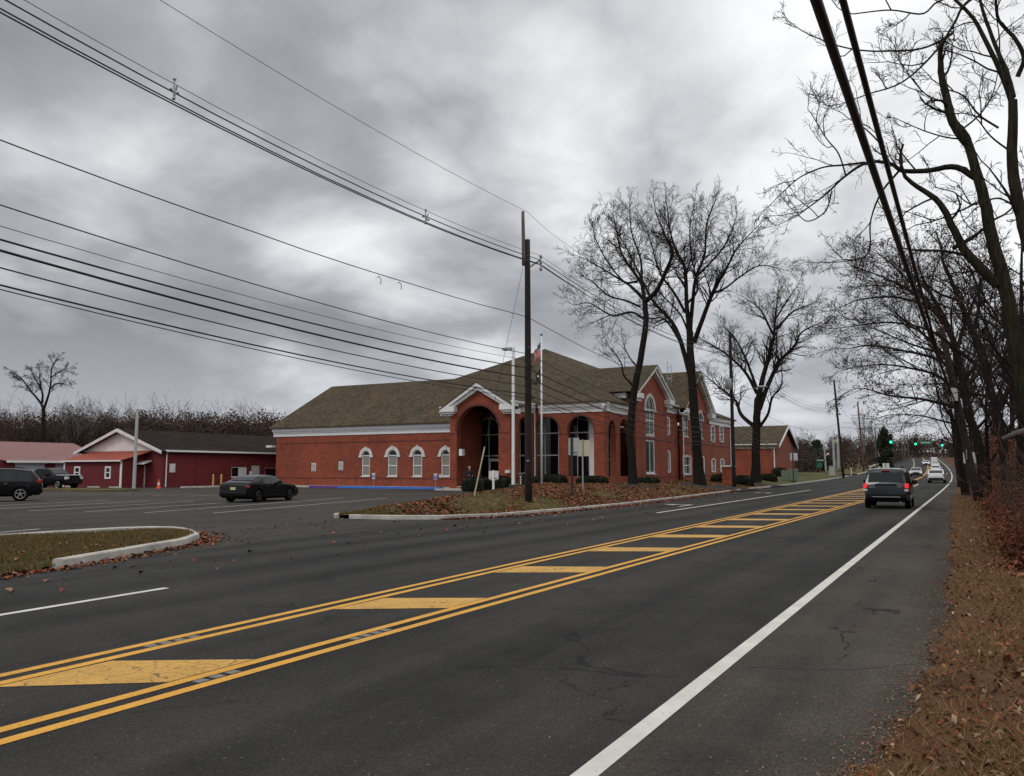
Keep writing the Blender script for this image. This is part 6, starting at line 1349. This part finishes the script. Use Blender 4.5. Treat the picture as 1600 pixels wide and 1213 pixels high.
wood_mass('woodland', 230, lambda r: r.uniform(-200, -84), lambda r: r.uniform(92, 118), lambda r, x, y: r.uniform(12.2, 15.6) * (1.06 - .0028 * (x + 200)), lambda x, y: 0, 'woods_leaves', 91, s=.16, per=950, rx=2.9, tw=2)
px_tree('tall lone bare tree with spreading flat top above the woods at far left', (68, 700), 84, [
    ([(68, 730), (67, 690), (68, 655), (68, 637)], 3.6, 2.6, 0, 0), ([(68, 640), (63, 629), (47, 610), (34, 592), (18, 580)], 2.2, .5, .1, 1.2), ([(66, 630), (66, 613), (57, 596), (50, 582)], 1.8, .5, -.1, 1.2),
    ([(69, 638), (75, 620), (79, 602), (81, 575), (89, 561)], 2.0, .5, .1, 1.3), ([(66, 615), (63, 598), (61, 580)], 1.4, .4, 0, 1.3), ([(77, 610), (88, 600), (100, 600), (108, 603)], 1.2, .4, 0, 1.2), ([(80, 590), (95, 580), (104, 577)], 1.0, .4, 0, 1.2),
    ], 51, None, lev=3, den=1.2, clen=1.3, zb=0, rmin=.016, up=.05)
for px, s, lab in ((128, .62, 'small bare tree sticking up from the woods, left of the white gable'), (157, .60, 'small bare tree sticking up from the woods, just left of the white gable peak'), (255, .56, 'small bare tree poking up behind the dark shingle roof')):
    place_tree(0 if px < 200 else 2, PY(px, 640, 92).x, 92, 0, s * 1.75, px, lab, None, ('bark', 'twig_grey'))
for px, s in ((340, .62), (375, .55)): place_tree(2, PY(px, 640, 100).x, 100, 0, s * 1.6, px, 'small grey bare tree behind the long red building, %s' % ('left of the two' if px == 340 else 'right of the two'), None, ('bark', 'far_twig'))
wood_mass('woodland', 130, lambda r: r.uniform(13, 34), lambda r: r.uniform(2, 150), lambda r, x, y: r.uniform(9, 15), lambda x, y: float(verge_z(np.array(x), np.array(y))), 'woods_leaves', 99, s=.22, per=260, rx=3, tw=1)
wood_mass('woodland', 60, lambda r: r.uniform(3.5, 22), lambda r: r.uniform(-70, -4), lambda r, x, y: r.uniform(7, 13), lambda x, y: .1, 'woods_leaves', 97, s=.14, per=220, rx=2.6, tw=1.5)
wood_mass('woodland', 50, lambda r: r.uniform(-120, 10), lambda r: r.uniform(-95, -75), lambda r, x, y: r.uniform(9, 14), lambda x, y: 0, 'woods_leaves', 98, s=.3, per=200, rx=4, tw=1)
# ---- junction-side woods and evergreens on the left of the rising road
wood_mass('woodland', 80, lambda r: r.uniform(-75, -21), lambda r: r.uniform(168, 235), lambda r, x, y: r.uniform(4, 8.5) , lambda x, y: float(rz(y)), 'woods_leaves', 92, s=.17, per=260, rx=3, tw=3)
wood_mass('woodland', 40, lambda r: r.uniform(-24, -20), lambda r: r.uniform(235, 330), lambda r, x, y: r.uniform(2, 4.0) , lambda x, y: float(rz(y)), 'woods_leaves', 94, s=.2, per=150, rx=2.2)
wood_mass('woodland', 120, lambda r: r.uniform(-60, 60), lambda r: r.uniform(400, 450), lambda r, x, y: r.uniform(11, 13.5) , lambda x, y: float(rz(y)) - .5, 'woods_leaves', 93, s=.3, per=420, rx=6, tw=1)
wood_mass('woodland', 70, lambda r: r.uniform(2.5, 40), lambda r: r.uniform(150, 330), lambda r, x, y: r.uniform(6, 11) , lambda x, y: float(rz(y)), 'woods_leaves', 95, s=.2, per=200, rx=3.5)
wood_mass('woodland', 60, lambda r: r.uniform(-60, -14), lambda r: r.uniform(128, 146), lambda r, x, y: r.uniform(1, 2.0) , lambda x, y: float(rz(y)) + .2, 'woods_leaves', 96, s=.1, per=10, rx=2, tw=.1) if False else None
def evergreen(px, Y, ytop, wpx, lab, seed):
    rng = np.random.default_rng(seed); b_ = PY(px, 740, Y); zb = float(rz(Y)); H_ = PY(px, ytop, Y).z - zb; T = thing('evergreen_tree', lab, 'tree', (b_.x, Y, zb)); Rb = wpx * (Y / _ray(px, 700).y) / FPX / 2
    VV = []
    for k in range(70):
        t = rng.random() ** .8; a = rng.uniform(0, 6.28); rr_ = Rb * (1 - t) ** .7 * rng.uniform(.3, .95); VV.append(leaf_cloud(60, (rr_ * math.cos(a), rr_ * math.sin(a), H_ * (.08 + .86 * t)), (Rb * .3, Rb * .3, H_ * .09), rng, s=.22, shell=.2))
    V = np.concatenate(VV); np_mesh('crown', V, np.arange(len(V)).reshape(-1, 4), MT['evergreen'], T); MB().tube([(0, 0, -.2), (0, 0, H_ * .95)], [.3, .05], 7).build('trunk', MT['bark'], T); return T
evergreen(1384, 200, 668, 36, 'tall dark evergreen beside the highest signal', 1); evergreen(1278, 178, 688, 46, 'dark green evergreen behind the street-name sign', 2); evergreen(1258, 190, 694, 34, 'dark evergreen behind the green utility cabinet', 3)
for px, Y, s, k, lab in ((1352, 230, .95, 1, 'pale grey bare tree rising behind the brown crossarm pole'), (1376, 245, .9, 0, 'pale grey bare tree rising behind the evergreen'), (1328, 215, .6, 2, 'pale grey small bare tree left of the crossarm pole'), (1262, 200, .55, 3, 'pale grey thin bare tree right of the far brick block')):
    place_tree(k, PY(px, 740, Y).x, Y, float(rz(Y)), s, px, lab, None, ('twig_grey', 'twig_grey'))
# hill beyond the crest
hm = MB(); n = 40; vs = []
for i in range(n + 1):
    x = -420 + 840 * i / n
    for (y, z) in ((470, 5), (520, 11 + 2.2 * math.sin(i * .9)), (640, 14 + 3 * math.sin(i * .5)), (900, 5)): vs.append((x, y, z))
for i in range(n):
    for j in range(3): a = i * 4 + j; hm.f.append((a, a + 1, a + 5, a + 4)); hm.m.append(0)
hm.v = vs; o = hm.build('wooded_hill', MT['far_woods'], None, True); o['kind'] = 'structure'
# ================================================================ CARS
def interp(T, x): return float(np.interp(x, [p[0] for p in T], [p[1] for p in T]))
def make_car(lab, name, paint, top, belt, W, zb=.28, wheelR=.34, wx=(-1.35, 1.35), tumble=.17, glass_side=(), rear_glass=None, wind=None, tail=(), head=(), plate_z=.8, rails=False, rim='rim_silver', lit=False, headlit=False, group=None, cladding=False, cat='car', rear_w=None):
    x0, x1 = top[0][0], top[-1][0]; Ln = x1 - x0
    def ztop(x): return interp(top, x)
    def zbelt(x): return min(interp(belt, x), ztop(x) - .05)
    def wid(x):
        d = max(0, (abs(x - (x0 + x1) / 2) - Ln * .30) / (Ln * .2)); return W / 2 * (1 - .10 * d * d)
    roofz = max(p[1] for p in top)
    def ys(x, z):
        w_ = wid(x); b_ = zbelt(x)
        if z < zb + .22: return w_ * (.955 + .045 * (z - zb) / .22)
        if z <= b_ - .05: return w_ * (1 - .012 * abs(z - .62) / .3)
        return w_ - .02 - tumble * min(1, max(0, (z - b_)) / (roofz - .95))
    xs = sorted(set([p[0] for p in top] + list(np.linspace(x0, x1, 26))))
    rings = []
    for x in xs:
        zt, bl = ztop(x), zbelt(x); zlo = zb + (.12 if x < x0 + .12 or x > x1 - .12 else 0); zlo = min(zlo, zt - .12)
        zz_ = [zlo, zlo + min(.1, (bl - zlo) * .3), (zlo + bl) / 2, bl - .04, bl + .0, bl + (zt - bl) * .5, zt - min(.09, (zt - bl) * .25)]
        half = [(ys(x, z), z) for z in zz_]; e = half[-1]; half.append((e[0] - .07, zt - .015 if zt - bl > .1 else zt - .008)); half.append((e[0] * .5, zt + .012)); half.append((0, zt + .018))
        half = [(half[0][0] * .9, zlo - .0)] + half[0:]
        half[1] = (half[1][0], half[1][1] + .02)
        rings.append([(x, 0, zlo)] + [(x, y, z) for y, z in half] + [(x, -y, z) for y, z in half[-2::-1]])
    mb = MB(); n = len(rings[0]); vs = [v for r in rings for v in r]; fs = []
    for i in range(len(rings) - 1):
        for k in range(n): a = i * n + k; b = i * n + (k + 1) % n; fs.append((a, b, b + n, a + n))
    fs.append(tuple(range(n))); fs.append(tuple(range((len(rings) - 1) * n, len(rings) * n))[::-1]); mb.add(vs, fs)
    T = thing(name, lab, cat, (0, 0, 0), 0, group)
    body = mb.build('body', MT[paint], None, True)
    cut = MB()
    for x in wx:
        for s in (-1, 1): cut.lathe([(wheelR + .055, s * (W / 2 - .30)), (wheelR + .055, s * (W / 2 + .2))], (x, 0, wheelR), 'y', 28)
    cu = cut.build('cutter', MT['rubber']); md = body.modifiers.new('b', 'BOOLEAN'); md.operation = 'DIFFERENCE'; md.object = cu; md.solver = 'EXACT'
    dg = bpy.context.evaluated_depsgraph_get(); me = bpy.data.meshes.new_from_object(body.evaluated_get(dg)); body.modifiers.clear(); body.data = me; bpy.data.objects.remove(cu)
    me.name = 'body'; 
    me.polygons.foreach_set('use_smooth', [True] * len(me.polygons)); me.update()
    try: me.set_sharp_from_angle(angle=R(32))
    except Exception: pass
    body.parent = T
    # glass on the sides
    for (pts_lo, zt_off) in glass_side:   # (list of x), follows belt to roof
        xa, xb = pts_lo; 
        for s in (1, -1):
            g = MB(); nx_ = 8; nz = 4; vs = []
            for i in range(nx_ + 1):
                x = xa + (xb - xa) * i / nx_; lo_ = interp(belt, x) + .03; hi_ = max(lo_ + .005, ztop(x) - zt_off)
                for j in range(nz + 1): z = lo_ + (hi_ - lo_) * j / nz; vs.append((x, s * (ys(x, z) + .006), z))
            fs = [(i * (nz + 1) + j, i * (nz + 1) + j + 1, (i + 1) * (nz + 1) + j + 1, (i + 1) * (nz + 1) + j) for i in range(nx_) for j in range(nz)]
            g.add(vs, fs); g.build('side_window', MT['car_glass'], T, True)
    def top_patch(xa, xb, k, nm):
        g = MB(); vs = []; nx_ = 8; ny_ = 8
        for i in range(nx_ + 1):
            x = xa + (xb - xa) * i / nx_; z = ztop(x); sl = (ztop(x + .02) - ztop(x - .02)) / .04; nn = Vector((-sl, 0, 1)).normalized() * .018; ww = (ys(x, z - .06) - .055) * k
            for j in range(ny_ + 1): t = -1 + 2 * j / ny_; vs.append((x + nn.x, ww * t, z + nn.z + .014 * (1 - t * t)))
        fs = [(i * (ny_ + 1) + j, i * (ny_ + 1) + j + 1, (i + 1) * (ny_ + 1) + j + 1, (i + 1) * (ny_ + 1) + j) for i in range(nx_) for j in range(ny_)]; g.add(vs, fs); return g.build(nm, MT['car_glass'], T, True)
    if rear_glass: top_patch(*rear_glass, 'rear_window')
    if wind: top_patch(*wind, 'windscreen')
    for x in wx:
        for s in (1, -1):
            y = s * (W / 2 - .12); ty = MB(); hw_ = .105; ty.lathe([(wheelR * .6, -hw_), (wheelR * .92, -hw_), (wheelR, -hw_ * .75), (wheelR, hw_ * .75), (wheelR * .92, hw_), (wheelR * .6, hw_)], (x, y, wheelR), 'y', 24); wh = ty.build('wheel', MT['rubber'], T)
            rm = MB(); rm.lathe([(wheelR * .64, s * .09), (wheelR * .66, s * .118), (wheelR * .60, s * .122)], (x, y, wheelR), 'y', 20) if False else rm.tube([(x + wheelR * .62 * math.cos(2 * math.pi * q_ / 20), y + s * .112, wheelR + wheelR * .62 * math.sin(2 * math.pi * q_ / 20)) for q_ in range(21)], .018, 5); rm.lathe([(.07, s * .10), (.06, s * .13)], (x, y, wheelR), 'y', 10)
            for k in range(5):
                a = 2 * math.pi * k / 5 + .3; c, sn = math.cos(a), math.sin(a); rm.tube([(x + c * .05, y + s * .112, wheelR + sn * .05), (x + c * wheelR * .6, y + s * .112, wheelR + sn * wheelR * .6)], .03, 4)
            rm.build('rim', MT[rim], wh)
    for s in (1, -1):
        m_ = MB(); mx = wind[0] - .12 if wind else .6; mz = interp(belt, mx) + .10; yy = ys(mx, mz - .05); m_.box(mx - .08, mx + .06, mz - .08, mz + .09, s * (yy + .03), s * (yy + .23)) ; m_.box(mx - .04, mx + .03, mz - .06, mz - .02, s * (yy - .03), s * (yy + .05)); m_.build('wing_mirror', MT['car_black_plastic'] if paint != 'car_white' else MT[paint], T, bevel=.015)
        for dx_ in (-.75, .25):
            x = (wx[0] + wx[1]) / 2 + dx_; z = interp(belt, x) - .10; MB().box(x - .09, x + .09, z - .015, z + .015, s * (ys(x, z) + .0), s * (ys(x, z) + .03)).build('door_handle', MT['chrome'] if paint == 'car_black' else MT[paint], T)
    for (x, y0, y1, z0, z1, nm, m) in tail + head:
        for s in (1, -1): 
            l_ = MB(); ya, yb = s * y0, s * y1; l_.box(x - .12, x + .12, z0, z1, min(ya, yb), max(ya, yb)); l_.build(nm, MT[m], T, bevel=.02)
    pz = plate_z; px_ = x0 + 0
    while ztop(px_) < pz + .1 and px_ < x0 + 1: px_ += .01
    px_ = min(px_, x0 + .3)
    MB().box(px_ - .03, px_ + .0, pz - .08, pz + .08, -.16, .16).build('licence_plate', MT['plate_yellow'], T)
    MB().box(x0 - .02, x0 + .10, zb + .1, zb + .30, -W / 2 * .86, W / 2 * .86).build('rear_bumper', MT['car_black_plastic' if cladding else paint], T, bevel=.03)
    MB().box(x1 - .10, x1 + .02, zb + .06, zb + .26, -W / 2 * .80, W / 2 * .80).build('front_bumper', MT['car_black_plastic'], T, bevel=.03)
    MB().box(x1 - .08, x1 + .022, zb + .28, zb + .44, -W / 2 * .45, W / 2 * .45).build('grille', MT['car_black_plastic'], T, bevel=.01)
    MB().box(x0 + .5, x1 - .5, zb - .06, zb + .04, -W / 2 * .8, W / 2 * .8).build('underbody', MT['rubber'], T)
    if rails:
        for s in (1, -1): MB().tube([(-1.5, s * (W / 2 - tumble - .16), roofz + .01), (-1.3, s * (W / 2 - tumble - .16), roofz + .06), (.1, s * (W / 2 - tumble - .16), roofz + .06), (.35, s * (W / 2 - tumble - .16), roofz - .0)], .02, 5).build('roof_rail', MT['car_black_plastic'], T)
    return T
def put(T, x, y, az, z=None, pitch=0):
    T.location = (x, y, (float(rz(y)) if z is None else z) + .005); T.rotation_euler = (0, -pitch, R(90 - az)); return T
suv_top = [(-2.24, .62), (-2.22, .98), (-2.16, 1.06), (-1.98, 1.60), (-1.88, 1.69), (-1.2, 1.73), (-.4, 1.73), (.2, 1.69), (.42, 1.63), (1.12, 1.12), (1.25, 1.09), (1.9, 1.02), (2.15, .88), (2.22, .6)]
suv_belt = [(-2.3, 1.0), (0, 1.03), (2.3, .95)]
T = make_car('dark teal-grey compact SUV driving away in the near lane with brake lights glowing', 'parked_car' if False else 'suv', 'car_blue', suv_top, suv_belt, 1.82, zb=.34, wheelR=.355, wx=(-1.38, 1.3), glass_side=(((-1.95, -1.18), .14), ((-1.12, -.28), .12), ((-.22, .72), .13)), rear_glass=(-2.135, -2.0, .93), wind=(.48, 1.06, .95), tail=[(-2.12, .735, .885, .88, 1.08, 'tail_light', 'tail_red_lit'), (-2.14, .72, .88, .74, .835, 'reverse_light', 'clear_lens')], head=[(2.05, .55, .82, .72, .9, 'headlight', 'clear_lens')], plate_z=.93, rails=True, cladding=True)
MB().box(-2.06, -1.98, 1.60, 1.645, -.16, .16).build('high_brake_light', MT['tail_red'], T, bevel=.008)
MB().box(-2.252, -2.19, 1.03, 1.06, -.42, .42).build('plate_garnish', MT['car_black_plastic'], T, bevel=.01); MB().box(-2.29, -2.24, .50, .53, -.55, .55).build('bumper_strip', MT['grey_metal'], T); MB().box(-2.25, -2.225, .90, .93, .42, .66).build('badge', MT['chrome'], T); MB().box(-2.25, -2.225, .93, .97, -.62, -.46).build('badge', MT['chrome'], T)
MB().tube([(-2.0, -.55, .3), (-2.22, -.55, .3)], .03, 8).build('exhaust', MT['grey_metal'], T)
put(T, -3.12, 40.6, -.5)
bt_ = [(-2.3, .55), (-2.26, .86), (-2.2, .95), (-2.05, 1.02), (-1.75, 1.07), (-1.1, 1.30), (-.5, 1.39), (.05, 1.38), (.35, 1.31), (1.0, .98), (1.1, .96), (1.9, .84), (2.22, .70), (2.32, .45)]
T = make_car('black coupe-like sedan parked among the stall lines in the lot', 'sedan', 'car_black', bt_, [(-2.3, .93), (-1, .93), (1, .88), (2.3, .8)], 1.86, zb=.22, wheelR=.335, wx=(-1.38, 1.42), tumble=.22, glass_side=(((-1.15, -.3), .10), ((-.24, .72), .11)), rear_glass=(-1.66, -.72, .94), wind=(.40, .96, .95), tail=[(-2.14, .52, .875, .72, .86, 'tail_light', 'tail_red')], head=[(2.08, .5, .82, .6, .72, 'headlight', 'clear_lens')], plate_z=.70, rim='rim_dark')
put(T, -33.3, 31.9, -10, 0)
bs_ = [(-2.42, .62), (-2.38, 1.0), (-2.3, 1.12), (-1.95, 1.55), (-1.85, 1.64), (-1.0, 1.73), (-.2, 1.74), (.3, 1.68), (.5, 1.62), (1.25, 1.14), (1.4, 1.12), (2.1, 1.02), (2.35, .85), (2.42, .6)]
T = make_car('large black SUV parked at the left edge of the lot', 'suv', 'car_black', bs_, [(-2.4, 1.06), (2.4, 1.0)], 1.95, zb=.32, wheelR=.39, wx=(-1.42, 1.48), glass_side=(((-1.85, -1.25), .16), ((-1.18, -.25), .13), ((-.18, .80), .13)), rear_glass=(-2.24, -1.98, .9), wind=(.56, 1.18, .95), tail=[(-2.26, .66, .93, .96, 1.14, 'tail_light', 'tail_red')], head=[(2.25, .55, .85, .72, .9, 'headlight', 'clear_lens')], plate_z=.85, rails=True)
put(T, -45.6, 24.6, -148, 0)
wt_ = [(-2.15, .55), (-2.12, .95), (-2.05, 1.08), (-1.6, 1.36), (-1.3, 1.50), (-.6, 1.57), (.1, 1.56), (.4, 1.48), (1.05, 1.04), (1.2, 1.01), (1.9, .92), (2.1, .78), (2.15, .5)]
def white_cross(lab): return make_car(lab, 'crossover', 'car_white', wt_, [(-2.1, 1.02), (2.1, .93)], 1.82, zb=.30, wheelR=.35, wx=(-1.3, 1.32), glass_side=(((-1.35, -.3), .12), ((-.22, .75), .12)), rear_glass=(-2.0, -1.42, .9), wind=(.46, 1.0, .95), tail=[(-2.0, .62, .89, .86, 1.0, 'tail_light', 'tail_red')], head=[(1.98, .55, .82, .7, .84, 'headlight', 'clear_lens')], plate_z=.62, cladding=True)
T = white_cross('white crossover driving away ahead of the dark SUV'); put(T, float(G(1464, 749, float(rz(108))).x) if False else PY(1464, 745, 108).x, 108, 1.5)
st_ = [(-2.35, .5), (-2.3, .9), (-1.75, 1.02), (-1.0, 1.36), (-.3, 1.44), (.3, 1.40), (1.05, .98), (1.9, .86), (2.2, .72), (2.28, .45)]
def sedan2(lab, paint, lit): return make_car(lab, 'sedan', paint, st_, [(-2.3, .9), (2.2, .85)], 1.8, zb=.24, wheelR=.32, wx=(-1.35, 1.35), glass_side=(((-1.1, -.3), .1), ((-.22, .75), .1)), rear_glass=(-1.62, -1.02, .9), wind=(.4, .98, .94), tail=[(-2.15, .5, .85, .68, .82, 'tail_light', 'tail_red')], head=[(2.06, .52, .83, .58, .72, 'headlight', 'head_lit' if lit else 'clear_lens')], plate_z=.6)
T = sedan2('oncoming dark car with headlights on climbing down the rising road', 'car_silver', True); put(T, PY(1431.5, 738, 150).x, 150, 179)
T = white_cross('second pale car queued ahead of the white crossover'); put(T, PY(1462, 729, 172).x, 172, -1)
T = sedan2('third pale car near the top of the rise', 'car_white', False); put(T, PY(1461, 723, 225).x, 225, -3)
T = make_car('white van-like vehicle at the crest of the road', 'van', 'car_white', [(-2.4, .6), (-2.38, 1.9), (-2.2, 2.0), (1.0, 2.0), (1.3, 1.9), (1.8, 1.25), (2.3, 1.05), (2.4, .6)], [(-2.4, 1.2), (2.4, 1.1)], 1.95, zb=.3, wheelR=.36, wx=(-1.5, 1.6), glass_side=(((.2, 1.1), .2),), wind=(1.34, 1.76, .9), tail=[(-2.3, .75, .92, 1.0, 1.4, 'tail_light', 'tail_red')], head=[(2.25, .6, .88, .75, .95, 'headlight', 'clear_lens')]); put(T, PY(1459, 716, 262).x, 262, -4)
T = sedan2('pale sedan coming over the crest in the opposite lane', 'car_white', False); put(T, PY(1446.5, 721, 250).x, 250, 176)
# pickup partly hidden behind the black SUV
T = make_car('dark pickup truck with a pale hood parked by the pale garage doors', 'pickup_truck', 'car_black', [(-2.7, .7), (-2.68, 1.18), (-1.0, 1.2), (-.95, 1.72), (-.7, 1.82), (.4, 1.82), (.6, 1.76), (1.15, 1.3), (1.3, 1.26), (2.4, 1.18), (2.65, 1.0), (2.7, .7)], [(-2.7, 1.15), (2.7, 1.12)], 1.95, zb=.42, wheelR=.4, wx=(-1.7, 1.75), glass_side=(((-.75, .65), .14),), wind=(.66, 1.12, .94), tail=[(-2.58, .78, .95, .85, 1.15, 'tail_light', 'tail_red')], head=[(2.55, .6, .92, .85, 1.08, 'headlight', 'clear_lens')]); 
MB().box(1.25, 2.6, 1.19, 1.245, -.85, .85).build('hood', MT['car_white'], T, bevel=.02)
put(T, PY(66, 760, 42.5).x - .6, 43.6, 78, 0)

# ================================================================ PERSON by the entrance
def person(x, y, z, az, lab):
    T = thing('person', lab, 'person', (x, y, z), R(-az))
    J = [(0, 0, .95), (0, 0, 1.15), (0, .0, 1.40), (0, .01, 1.50), (0, .03, 1.60), (0, .03, 1.72),
         (.10, 0, .90), (.11, .03, .50), (.11, -.03, .09), (.11, .13, .04), (-.10, 0, .90), (-.11, -.02, .50), (-.12, -.06, .09), (-.12, .10, .04),
         (.20, 0, 1.40), (.27, .0, 1.13), (.17, .24, 1.08), (.10, .30, 1.10), (-.20, 0, 1.40), (-.27, -.02, 1.13), (-.18, .22, 1.06), (-.11, .28, 1.08)]
    E = [(0, 1), (1, 2), (2, 3), (3, 4), (4, 5), (0, 6), (6, 7), (7, 8), (8, 9), (0, 10), (10, 11), (11, 12), (12, 13), (2, 14), (14, 15), (15, 16), (16, 17), (2, 18), (18, 19), (19, 20), (20, 21)]
    rad = [.17, .16, .17, .065, .085, .075, .11, .075, .055, .04, .11, .075, .055, .04, .085, .06, .045, .04, .085, .06, .045, .04]
    me = bpy.data.meshes.new('body'); me.from_pydata(J, E, []); o = bpy.data.objects.new('body', me); col.objects.link(o)
    md = o.modifiers.new('s', 'SKIN'); 
    for i, sv in enumerate(me.skin_vertices[0].data): sv.radius = (rad[i], rad[i] * (.75 if i < 3 else 1)); sv.use_root = (i == 0)
    o.modifiers.new('ss', 'SUBSURF').levels = 1
    dg = bpy.context.evaluated_depsgraph_get(); m2 = bpy.data.meshes.new_from_object(o.evaluated_get(dg)); o.modifiers.clear(); o.data = m2
    m2.materials.clear(); 
    for m in ('cloth_navy', 'jeans', 'skin', 'rubber'): m2.materials.append(MT[m])
    for p in m2.polygons:
        c = p.center; p.material_index = 3 if c.z < .09 else 1 if c.z < .93 else 2 if (c.z > 1.5 or (c.y > .22 and c.z > .9)) else 0; p.use_smooth = True
    o.parent = T
    MB().lathe([(.03, -.075), (.09, -.04), (.115, .02), (.10, .08), (.04, .115)], (0, .01, 1.70), n=12).build('hair', MT['hair'], T, True)
    MB().tube([(0, .115, 1.655), (0, .14, 1.64)], [.014, .018], 6).build('nose', MT['skin'], T)
    return T
q = PY(733.5, 745, 56.2); person(q.x, 56.2, .15, 120, 'person in a dark navy jacket standing by the left pier of the entrance arch')

# light film noise is left to the renderer; sampling
sc.cycles.use_denoising = True
